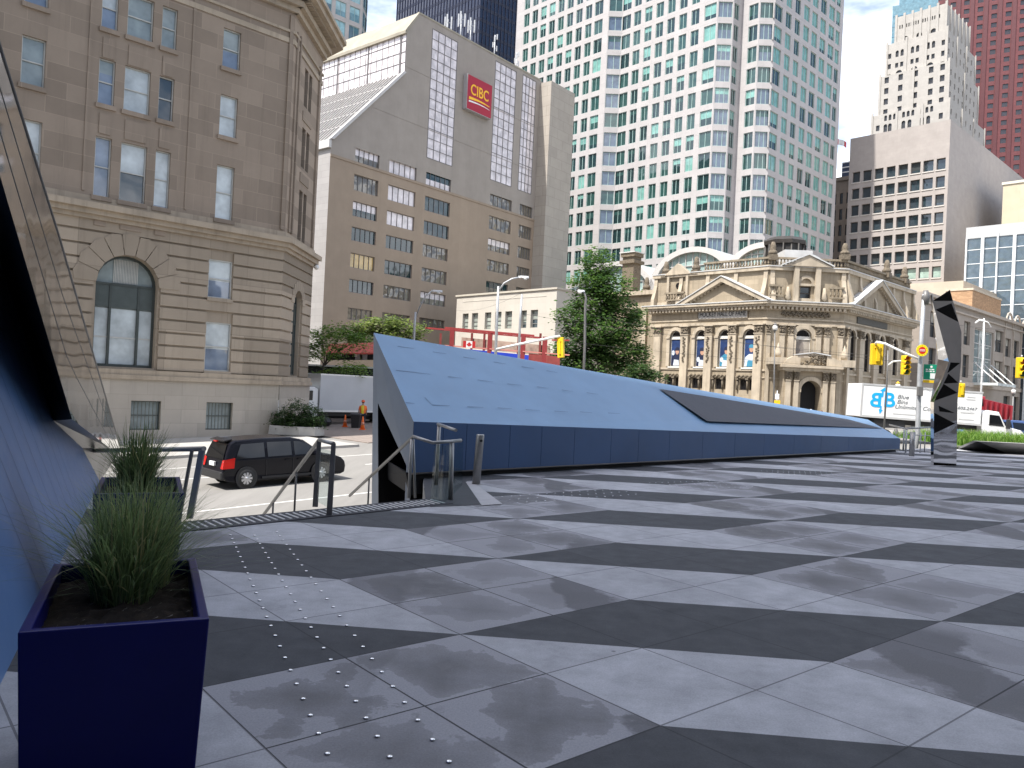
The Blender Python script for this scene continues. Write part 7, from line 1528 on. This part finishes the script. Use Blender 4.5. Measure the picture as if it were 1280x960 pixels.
def minivan(label, loc, az, paint, roof=None, group=None, name='minivan', cat='van'):
    """local x forward from the tail, y left, z up"""
    t = thing(name, label, cat, loc, rad(90 - az), group); L = 5.15; zbelt = .98
    lowp = [(.10, .30), (.02, .45), (0, .62), (.06, .75), (.10, zbelt), (4.12, zbelt + .06), (4.55, 1.0), (4.92, .88), (5.10, .72), (5.15, .52), (5.10, .28), (4.9, .22), (.3, .22)]
    upp = [(.10, zbelt), (.20, 1.30), (.34, 1.62), (.52, 1.71), (1.6, 1.76), (2.7, 1.75), (3.15, 1.66), (3.45, 1.50), (4.12, zbelt + .06)]
    hw = lambda z: .99 if z < zbelt + .03 else .99 - (z - zbelt) * .27
    taper = lambda x: 1 - .10 * max(0, (x - 4.2) / .95) ** 2 - .05 * max(0, (.4 - x) / .4)
    WX = (.90, 3.96)
    P = lambda x, z, s: (x, s * hw(z) * taper(x), z)
    mb = MB(); wa = [(1.02, .43), (4.10, .43)]
    def outline(pts):
        for s in (1, -1): mb.poly([P(x, z, s) for x, z in pts])
        for (x0, z0), (x1, z1) in zip(pts, pts[1:] + pts[:1]): mb.poly([P(x0, z0, 1), P(x1, z1, 1), P(x1, z1, -1), P(x0, z0, -1)])
    outline(lowp); outline(upp); bo = mb.build('body', paint, t, bevel=.05)
    for x in WX:
        for s in (1, -1):
            mb = MB(); mb.lathe((x, s * .985, .36), [(.42, 0), (.42, .02)], 20, axis=(0, s, 0)); mb.build('wheel_arch', PLAST, t); wheel(t, x, s * 1.02, .345, s)
    def glass(nm, pts, s, m=CGL, o=.012): mb = MB(); q = [Vector(P(x, z, s)) + Vector((0, s * o, 0)) for x, z in pts]; mb.prism(q, (0, s * .004, 0)); return mb.build(nm, m, t)
    for s in (1, -1):
        glass('side_window', [(.48, 1.06), (1.62, 1.08), (1.62, 1.60), (.72, 1.57)], s); glass('side_window', [(1.74, 1.08), (2.72, 1.09), (2.72, 1.60), (1.74, 1.61)], s); glass('side_window', [(2.84, 1.09), (3.92, 1.10), (3.40, 1.47), (3.10, 1.58), (2.84, 1.60)], s)
        for x0 in (1.68, 2.78): glass('door_seam', [(x0 - .006, .35), (x0 + .006, .35), (x0 + .006, zbelt), (x0 - .006, zbelt)], s, PLAST, .003)
        for x0 in (2.45, 2.95): glass('door_handle', [(x0, .90), (x0 + .22, .90), (x0 + .22, .95), (x0, .95)], s, paint, .03)
        glass('sill_trim', [(1.5, .30), (3.6, .30), (3.6, .38), (1.5, .38)], s, PLAST, .006)
        mb = MB(); mb.hexa([(.02, s * .72, .72), (.42, s * .985, .74), (.42, s * 1.0, .74), (.0, s * .96, .72)], [(.10, s * .72, 1.02), (.46, s * .97, 1.10), (.46, s * .985, 1.10), (.06, s * .94, 1.04)]); mb.build('tail_light', LT, t)
        mb = MB(); mb.hexa([(4.86, s * .55, .70), (4.50, s * .96, .78), (4.5, s * .985, .78), (5.08, s * .70, .66)], [(4.80, s * .55, .88), (4.45, s * .94, .96), (4.45, s * .96, .96), (5.0, s * .7, .84)]); mb.build('headlight', HL, t)
        mb = MB(); mb.box(3.62, 3.80, s * .98 if s > 0 else -1.20, 1.20 if s > 0 else -.98, 1.06, 1.24); mb.build('side_mirror', paint, t, bevel=.03)
    mb = MB(); mb.poly([(.085, -.78, 1.06), (.085, .78, 1.06), (.275, .66, 1.58), (.275, -.66, 1.58)]); mb.build('rear_window', CGL, t); mb = MB(); mb.hexa([(4.06, -.80, 1.085), (4.06, .80, 1.085), (4.09, .80, 1.10), (4.09, -.80, 1.10)], [(3.28, -.70, 1.605), (3.28, .70, 1.605), (3.31, .70, 1.62), (3.31, -.70, 1.62)]); mb.build('windscreen', CGL, t)
    mb = MB(); mb.box(-.06, .16, -.93, .93, .32, .62); mb.build('bumper', PLAST, t, bevel=.06); mb = MB(); mb.box(-.012, .06, -.22, .22, .78, .93); mb.build('licence_plate', WHITE, t); mb = MB(); mb.hexa([(.20, -.62, 1.66), (.46, -.66, 1.70), (.46, .66, 1.70), (.20, .62, 1.66)], [(.16, -.62, 1.70), (.46, -.66, 1.755), (.46, .66, 1.755), (.16, .62, 1.70)]); mb.build('spoiler', paint, t); mb = MB(); mb.box(.10, .17, -.14, .14, 1.64, 1.68); mb.build('brake_light', LT, t)
    if roof: mb = MB(); mb.hexa([(.55, -.68, 1.745), (2.7, -.68, 1.775), (2.7, .68, 1.775), (.55, .68, 1.745)], [(.6, -.62, 1.80), (2.6, -.62, 1.81), (2.6, .62, 1.81), (.6, .62, 1.80)]); mb.build('roof_panel', roof, t)
    return t
# rear wheel and front wheel fix the van on the street
pr = onstreet(310, 611); pf = onstreet(404, 600); ax = (pf - pr).normalized(); az = math.degrees(math.atan2(ax.x, ax.y)); az = 47.0; ax = dirv(az); lf = Vector((-ax.y, ax.x, 0)); vp = pr - ax * .90 + lf * 1.0
VAN = minivan('black minivan driving past on the bright street, behind the stair rails', (vp.x, vp.y, zstreet(pr) - .0), az, PAINT_K); VAN.rotation_euler = (0, -.034, rad(90 - az)); VAN.scale = (.955, .97, .98)
b = gbase(928, 66); minivan('dark parked minivan with a pale roof in front of the ornate hall', (b.x, b.y, b.z), -84, mat('car_navy', (.02, .022, .03), .2, .05, 1, coat=.6), mat('roof_pale', (.62, .63, .64), .3, .05, 2)).scale = (1, 1, 1.05)
TW = mat('truck_white', (.74, .74, .72), .35, .06, .6); TGREY = mat('truck_grey', (.52, .53, .54), .4, .05, .8)
def boxtruck(label, loc, rz, L, W, H, floor, body, cabc, name='box_truck', group=None, cabdir=1, cabx=.15):
    """local x along the box; the cab stands at the +x end"""
    t = thing(name, label, 'truck', loc, rz, group); z0 = floor; mb = MB(); mb.box(0, L, -W / 2, W / 2, z0, z0 + H); t_b = mb.build('cargo_box', body, t, bevel=.03); mb = MB()
    for y in (-1, 1): mb.box(-.02, L + .02, y * W / 2 - .03, y * W / 2 + .03, z0 - .02, z0 + .12); mb.box(-.02, L + .02, y * W / 2 - .025, y * W / 2 + .025, z0 + H - .1, z0 + H + .015); mb.box(-.02, .06, y * W / 2 - .03, y * W / 2 + .03, z0 + .12, z0 + H - .1)
    mb.build('box_edge', mat('edge_alu', (.62, .62, .61), .35, .05, 2, metal=.4), t); mb = MB(); mb.box(.3, L + 1.6, -.5, .5, z0 - .35, z0 - .03); mb.box(1, 3, -W / 2 + .1, W / 2 - .1, z0 - .6, z0 - .1); mb.build('chassis', PLAST, t)
    for x in (L * .22, L + 1.1):
        for s in (1, -1): wheel(t, x, s * (W / 2 - .02), .48, s, .3, 6)
    C0 = L + cabx; hw = W / 2 - .12; zc = .62; pts = [(0, zc), (0, 2.55), (.35, 2.72), (1.05, 2.66), (1.55, 1.75), (2.55, 1.55), (2.85, 1.30), (2.9, .55), (.2, .5)]; mb = MB(); mb.prism([(C0 + x, -hw, z) for x, z in pts], (0, 2 * hw, 0)); mb.build('cab', cabc, t, bevel=.05)
    for s in (1, -1):
        mb = MB(); q = [(C0 + x, s * (hw + .012), z) for x, z in ((.45, 1.75), (1.42, 1.72), (1.08, 2.42), (.45, 2.45))]; mb.prism(q, (0, s * .006, 0)); mb.build('side_window', CGL, t); mb = MB(); mb.box(C0 + 1.5, C0 + 1.7, s * (hw + .15) - .1, s * (hw + .15) + .1, 1.6, 2.2); mb.build('side_mirror', PLAST, t, bevel=.02); mb = MB(); mb.box(C0 + 2.78, C0 + 2.92, s * hw * .75 - .16, s * hw * .75 + .16, 1.0, 1.22); mb.build('headlight', HL, t); mb = MB(); mb.lathe((C0 + 1.0, s * (hw + .005), .55), [(.56, 0), (.56, .015)], 18, axis=(0, s, 0)); mb.build('wheel_arch', PLAST, t)
    mb = MB(); mb.hexa([(C0 + 1.57, -hw * .9, 1.80), (C0 + 1.57, hw * .9, 1.80), (C0 + 1.60, hw * .9, 1.82), (C0 + 1.60, -hw * .9, 1.82)], [(C0 + 1.09, -hw * .85, 2.62), (C0 + 1.09, hw * .85, 2.62), (C0 + 1.12, hw * .85, 2.64), (C0 + 1.12, -hw * .85, 2.64)]); mb.build('windscreen', CGL, t); mb = MB(); mb.box(C0 + 2.6, C0 + 3.0, -hw, hw, .45, .78); mb.build('bumper', PLAST, t, bevel=.04)
    return t
# white lettered truck crossing at right
dT = 52; b = Vector((at(1076, 500, dT).x, dT + 1.2, 0)); zT = -.86; H_ = 2.20; zf = at(1077, 520.5, dT).z - zT; L_ = (at(1225, 500, dT) - at(1077, 500, dT)).x
TR = boxtruck('white box truck with blue lettering turning at the crossing', (b.x, b.y, zT), 0, L_, 2.4, H_, zf, TW, TW); TR.rotation_euler = (0, rad(1.7), rad(-2))
CY = mat('logo_blue', (.01, .36, .75), .4, .04, 2); GT = mat('letter_grey', (.16, .17, .18), .5, .05, 2); yb = -1.2 - .012; k = dT / FPX; lx = lambda px: (px - 1077) * k; lz = lambda py: zf + H_ - (py - (481 + 0)) * k
tb = [o for o in TR.children if o.name.startswith('cargo_box')][0]
q = lambda x, y: (lx(1060 + x / 5.82), lz(470 + y / 5.82 - (1060 + x / 5.82 - 1077) * .078))
def shape(pts, nm='logo'): mb = MB(); mb.prism([(*q(x, y), 0) for x, y in pts], (0, 0, .001)) if 0 else mb.prism([(q(x, y)[0], yb, q(x, y)[1]) for x, y in pts], (0, -.006, 0)); return mb.build(nm, CY, tb)
x0, z0 = q(205, 190); s = .115
text('B', tb, (q(205, 192)[0], yb, q(205, 192)[1]), (1, 0, 0), 1.30, CY, ext=.006, sx=-1.05, bold=.03)
text('B', tb, (q(298, 192)[0], yb, q(298, 192)[1]), (1, 0, 0), 1.30, CY, ext=.006, sx=1.05, bold=.03)
shape([(262, 95), (268, 125), (254, 123), (252, 165), (240, 165), (241, 121), (226, 119)], 'logo_arrow'); shape([(236, 232), (247, 232), (246, 258), (255, 260), (236, 290), (226, 252), (235, 255)], 'logo_arrow')
for s_, (x, y) in (('Blue', (400, 167)), ('Bins', (388, 203)), ('Unlimited Co', (338, 235))):
    o = text(s_, tb, (q(352 if s_ != 'Unlimited Co' else 338, y)[0], yb, q(x, y)[1] - .0), (1, 0, 0), .37, GT, ext=.004, align='LEFT', shear=.25, sx=1.15)
text('602.2467', tb, (q(855, 250)[0], yb, q(855, 250)[1]), (1, 0, 0), .26, GT, ext=.004, shear=.2, sx=1.3)
mb = MB()
for x, y, w_ in ((330, 285, 160), (810, 277, 95), (800, 325, 110), (850, 165, 60), (845, 182, 65)): a, z_ = q(x, y); c_, _ = q(x + w_, y); mb.box(a, c_, yb - .004, yb + .002, z_ - .03, z_ + .03)
mb.build('fine_print', mat('fine_print', (.52, .52, .51), .5), tb)
# parked pale truck behind the canopy
p0, p1 = at(399, 520, 57), at(480, 520, 66); dv = Vector((p1.x - p0.x, p1.y - p0.y, 0)); az = math.degrees(math.atan2(dv.x, dv.y)); zb = zstreet(p0)
sv = dirv(AZN); e = p0 + sv * 8.0; rz = math.atan2(-sv.y, -sv.x); zt_ = at(401, 468, 57).z - zb
PT_ = boxtruck('grey white parked box truck half hidden behind the blue canopy point', (e.x - WV.x * -1.2, e.y - WV.y * -1.2, zb + .1), rz, 8.0, 2.3, zt_ - 1.0, .95, TGREY, TW, cabx=.05)
tb = [o for o in PT_.children if o.name.startswith('cargo_box')][0]; mb = MB(); mb.box(2.2, 3.4, 1.152, 1.165, zt_ - .75, zt_ - .50, 0); mb.box(2.2, 3.4, 1.152, 1.165, zt_ - .98, zt_ - .77, 1); mb.build('sticker', [DARK, GREEN], tb)
# red dumper and a blue car behind the white truck
b = at(1236, 540, 60); t = thing('dump_truck', 'dark red dump truck body showing behind the white truck cab', 'truck', (b.x, b.y, -.8)); z = lambda y: at(1240, y, 60).z + .8; x = lambda px: at(px, 510, 60).x - b.x; mb = MB()
mb.hexa([(x(1233), 0, z(530)), (x(1262), 0, z(523)), (x(1262), 2.3, z(523)), (x(1233), 2.3, z(530))], [(x(1228), -.1, z(499)), (x(1265), -.1, z(506)), (x(1265), 2.4, z(506)), (x(1228), 2.4, z(499))]); mb.build('tipper_body', mat('dump_red', (.22, .015, .025), .4, .1, 1), t, bevel=.04); mb = MB()
for k_ in range(6): xx = x(1231) + (x(1263) - x(1231)) * k_ / 5; mb.hexa([(xx - .06, -.16, z(526)), (xx + .06, -.16, z(526)), (xx + .06, -.05, z(526)), (xx - .06, -.05, z(526))], [(xx - .06, -.22, z(501 + k_)), (xx + .06, -.22, z(501 + k_)), (xx + .06, -.1, z(501 + k_)), (xx - .06, -.1, z(501 + k_))])
mb.build('side_rib', mat('dump_rib', (.30, .03, .04), .4, .1, 1), t); mb = MB(); mb.box(x(1222), x(1232), 0, 2.2, .6, z(496)); mb.build('cab', mat('dump_rib', (.30, .03, .04)), t, bevel=.08); mb = MB(); mb.box(x(1223.5), x(1229), -.02, 0, z(508), z(499)); mb.build('side_window', CGL, t); mb = MB(); mb.box(x(1222), x(1262), .6, 1.6, .5, .9); mb.build('chassis', PLAST, t)
for px_ in (1226, 1250, 1257): wheel(t, x(px_), 0, .5, -1, .3, 6)
b = gbase(1282, 58); minivan('blue minivan at the right edge beyond the lawn', (b.x, b.y, b.z), 262, mat('car_blue', (.05, .09, .22), .2, .05, 1, coat=.6))

# ------------------------------------------------------------------ people, cones, bins
def skinned(name, pts, edges, parent, m, sub=2):
    me = bpy.data.meshes.new(name); me.from_pydata([p[:3] for p in pts], edges, []); o = bpy.data.objects.new(name, me); COL.objects.link(o); sk_ = o.modifiers.new('skin', 'SKIN'); ss = o.modifiers.new('sub', 'SUBSURF'); ss.levels = sub; ss.render_levels = sub
    if not me.skin_vertices: bpy.context.view_layer.objects.active = o
    for i, p in enumerate(pts):
        r = p[3]; me.skin_vertices[0].data[i].radius = r if isinstance(r, tuple) else (r, r)
    me.skin_vertices[0].data[0].use_root = True
    dg = bpy.context.evaluated_depsgraph_get(); nm = bpy.data.meshes.new_from_object(o.evaluated_get(dg)); o.modifiers.clear(); o.data = nm; bpy.data.meshes.remove(me); nm.name = name
    for f in nm.polygons: f.use_smooth = True
    nm.materials.clear(); nm.materials.append(m); o.parent = parent; return o
SKIN = mat('skin', (.42, .25, .17), .5, .08, 4)
def person(label, loc, rz, shirt, trousers, hair, vest=None, helmet=None, bag=False, s=1.0, stride=.12):
    t = thing('person', label, 'person', loc, rz); t.scale = (s, s, s); J = [(0, 0, .95, (.15, .11)), (0, -.01, 1.15, (.14, .10)), (0, -.02, 1.38, (.17, .11)), (0, -.02, 1.50, (.065, .06)), (0, .0, 1.56, .055), (0, .015, 1.64, (.078, .09)), (0, .01, 1.73, (.07, .085)),
         (.19, -.02, 1.40, .06), (.25, .0, 1.13, .047), (.26, .12, .90, .038), (.26, .16, .82, .035), (-.19, -.02, 1.40, .06), (-.25, .02, 1.13, .047), (-.25, .14, .90, .038), (-.25, .18, .82, .035),
         (.10, 0, .88, .10), (.11, stride * .5, .50, .07), (.11, stride * .2, .10, .045), (.11, stride * .2 + .14, .04, .038), (-.10, 0, .88, .10), (-.11, -stride * .2, .50, .07), (-.11, -stride, .10, .045), (-.11, -stride + .14, .04, .038)]
    E_ = [(0, 1), (1, 2), (2, 3), (3, 4), (4, 5), (5, 6), (2, 7), (7, 8), (8, 9), (9, 10), (2, 11), (11, 12), (12, 13), (13, 14), (0, 15), (15, 16), (16, 17), (17, 18), (0, 19), (19, 20), (20, 21), (21, 22)]
    skinned('body', J, E_, t, SKIN); g = lambda i, k=1.18: (*J[i][:3], tuple(r * k for r in J[i][3]) if isinstance(J[i][3], tuple) else J[i][3] * k)
    sv_ = [g(0), g(1), g(2), g(7), (*J[8][:3], .06), g(11), (*J[12][:3], .06)]; skinned('shirt', sv_, [(0, 1), (1, 2), (2, 3), (3, 4), (2, 5), (5, 6)], t, shirt)
    tv = [g(0, 1.12), g(15), g(16, 1.25), g(17, 1.45), g(19), g(20, 1.25), g(21, 1.45)]; skinned('trousers', tv, [(0, 1), (1, 2), (2, 3), (0, 4), (4, 5), (5, 6)], t, trousers)
    for sx_ in (.11, -.11): y = stride * .2 if sx_ > 0 else -stride; mb = MB(); mb.box(sx_ - .05, sx_ + .05, y - .06, y + .2, 0, .09); mb.build('boot', PLAST, t, bevel=.03)
    mb = MB(); mb.lathe((0, .105, 1.655), [(.004, -.035), (.016, -.02), (.01, .02)], 6); 
    for ex in (-.03, .03): mb.lathe((ex, .098, 1.685), [(.011, -.008), (.011, .008)], 6)
    mb.build('face', mat('face_dark', (.20, .11, .08), .6), t); mb = MB(); mb.lathe((0, -.01, 1.68), [(.092, -.03), (.10, .03), (.088, .09), (.05, .125), (.01, .135)], 12); mb.build('hair', hair, t)
    if vest:
        mb = MB(); rings = [(.205, .145, .88), (.20, .14, 1.12), (.235, .15, 1.36), (.15, .11, 1.47)]; n = 14
        for (a0, b0, z0), (a1, b1, z1) in zip(rings, rings[1:]):
            for k_ in range(n): c0, c1 = 2 * math.pi * k_ / n, 2 * math.pi * (k_ + 1) / n; mb.poly([(a0 * math.cos(c0), b0 * math.sin(c0) - .01, z0), (a0 * math.cos(c1), b0 * math.sin(c1) - .01, z0), (a1 * math.cos(c1), b1 * math.sin(c1) - .01, z1), (a1 * math.cos(c0), b1 * math.sin(c0) - .01, z1)], 1 if (k_ in (3, 4, 9, 10)) else 0, True)
        mb.build('vest', [vest, mat('vest_stripe', (.75, .62, .05), .5)], t)
    if helmet: mb = MB(); mb.lathe((0, 0, 1.70), [(.14, 0), (.125, .01), (.12, .06), (.09, .12), (.02, .145)], 14); mb.build('helmet', helmet, t)
    return t
JEANS = mat('jeans_dark', (.03, .035, .055), .8, .2, 5)
g = onstreet(452.5, 535); person('worker in orange vest and hard hat standing by the parked truck', (g.x, g.y, g.z + .05), rad(20), ORANGE, JEANS, mat('hair_dark', (.03, .02, .015), .8), ORANGE, mat('helmet_red', (.75, .12, .04), .4), s=1.06, stride=.05)
b = gbase(1015, 64); person('pedestrian in a white top seen over the thin end of the canopy', (b.x, b.y, b.z), 2.6, mat('shirt_white', (.72, .72, .70), .8), JEANS, mat('hair_white', (.55, .53, .50), .8)); b = gbase(1028.5, 64); person('pedestrian in a purple top beside the one in white', (b.x, b.y, b.z), .4, mat('shirt_purple', (.30, .10, .34), .8), JEANS, mat('hair_brown', (.16, .08, .05), .8), s=.97)
def cone(label, x, y, s=1.0):
    g = onstreet(x, y); t = thing('traffic_cone', label, 'traffic cone', (g.x, g.y, g.z + .05), 0, 'orange traffic cones'); mb = MB(); mb.box(-.2 * s, .2 * s, -.2 * s, .2 * s, 0, .05); mb.build('base', ORANGE, t); mb = MB(); mb.lathe((0, 0, .05), [(.16 * s, 0), (.115 * s, .30 * s), (.09 * s, .48 * s), (.035 * s, .85 * s)], 14); mb.build('cone_body', ORANGE, t); mb = MB(); mb.lathe((0, 0, .05), [(.123 * s, .27 * s), (.094 * s, .47 * s)], 14); mb.build('reflective_band', mat('band_salmon', (.75, .30, .18), .4), t)
cone('orange traffic cone left of the dark waste bin', 431, 534.5, .95); cone('orange traffic cone nearest to the street, right of the dark waste bin', 453, 538, 1.0)
g = onstreet(444.5, 535.5); t = thing('waste_bin', 'dark square waste bin between the two orange cones', 'bin', (g.x, g.y, g.z + .05)); mb = MB(); mb.hexa([(-.26, -.26, 0), (.26, -.26, 0), (.26, .26, 0), (-.26, .26, 0)], [(-.33, -.33, .9), (.33, -.33, .9), (.33, .33, .9), (-.33, .33, .9)]); mb.build('bin_body', PLAST, t, bevel=.03); mb = MB(); mb.box(-.36, .36, -.36, .36, .9, 1.0); mb.build('bin_lid', mat('lid_grey', (.09, .09, .095), .5), t, bevel=.03)
g = onstreet(407, 534); t = thing('rubbish_bag', 'black tied rubbish bag beside the concrete planter', 'bag', (g.x, g.y, g.z + .1)); mb = MB(); rnd = random.Random(3); mb.lathe((0, 0, 0), [(.22, 0), (.36, .12), (.40, .30), (.32, .5), (.12, .62), (.05, .66), (.10, .74)], 14)
for i, v in enumerate(mb.v): v.x *= 1 + .08 * math.sin(i * 1.7); v.y *= 1 + .08 * math.cos(i * 2.3)
mb.build('bag', mat('bag_black', (.02, .02, .022), .3, .2, 8, bump=.5), t)

# ------------------------------------------------------------------ unseen tower and block, added to shade the plaza
sh = dirv(SUN_AZ - 180); perp = Vector((-sh.y, sh.x, 0)); q0 = at(467, 480, 15.2); off = q0.dot(perp) + .35
Ht = 95; reach = Ht / math.tan(rad(SUN_EL)); endp = 32.5; f0 = endp - reach
base = perp * off + sh * f0; t = thing('added_shade_tower', 'unseen glass tower behind the camera, added to shade the plaza', 'building', (base.x, base.y, 0)); mb = MB(); c = [Vector((0, 0, 0)), perp * -48, perp * -48 - sh * 30, -sh * 30]
mb.hexa(c, [p + Vector((0, 0, Ht)) for p in c]); mb.build('wall', ashlar('tower_panel', (.20, .22, .24), 1.5, 3.6, .12, .5, .05, .35, 0), t); mb = MB()
for kf in range(24):
    z = 1.2 + kf * 3.9
    mb.poly([c[0] + sh * .02 + perp * -.6 + Vector((0, 0, z)), c[1] + sh * .02 + perp * .6 + Vector((0, 0, z)), c[1] + sh * .02 + perp * .6 + Vector((0, 0, z + 2.6)), c[0] + sh * .02 + perp * -.6 + Vector((0, 0, z + 2.6))])
mb.build('window_band', pane('tower_band_glass', (.08, .10, .12), .1, .8, 0, .02), t)
pd = dirv(78); pn = dirv(168); p0 = Vector((-7, -5.0, 0)) - base; c = [p0, p0 + pd * 75, p0 + pd * 75 + pn * 20, p0 + pn * 20]
mb = MB(); mb.hexa(c, [p + Vector((0, 0, 22)) for p in c]); mb.build('sky_blocker', mat('sky_blocker_grey', (.21, .195, .18), .6, .1, .5), t)  # unseen block, added to hold back sky light behind the camera
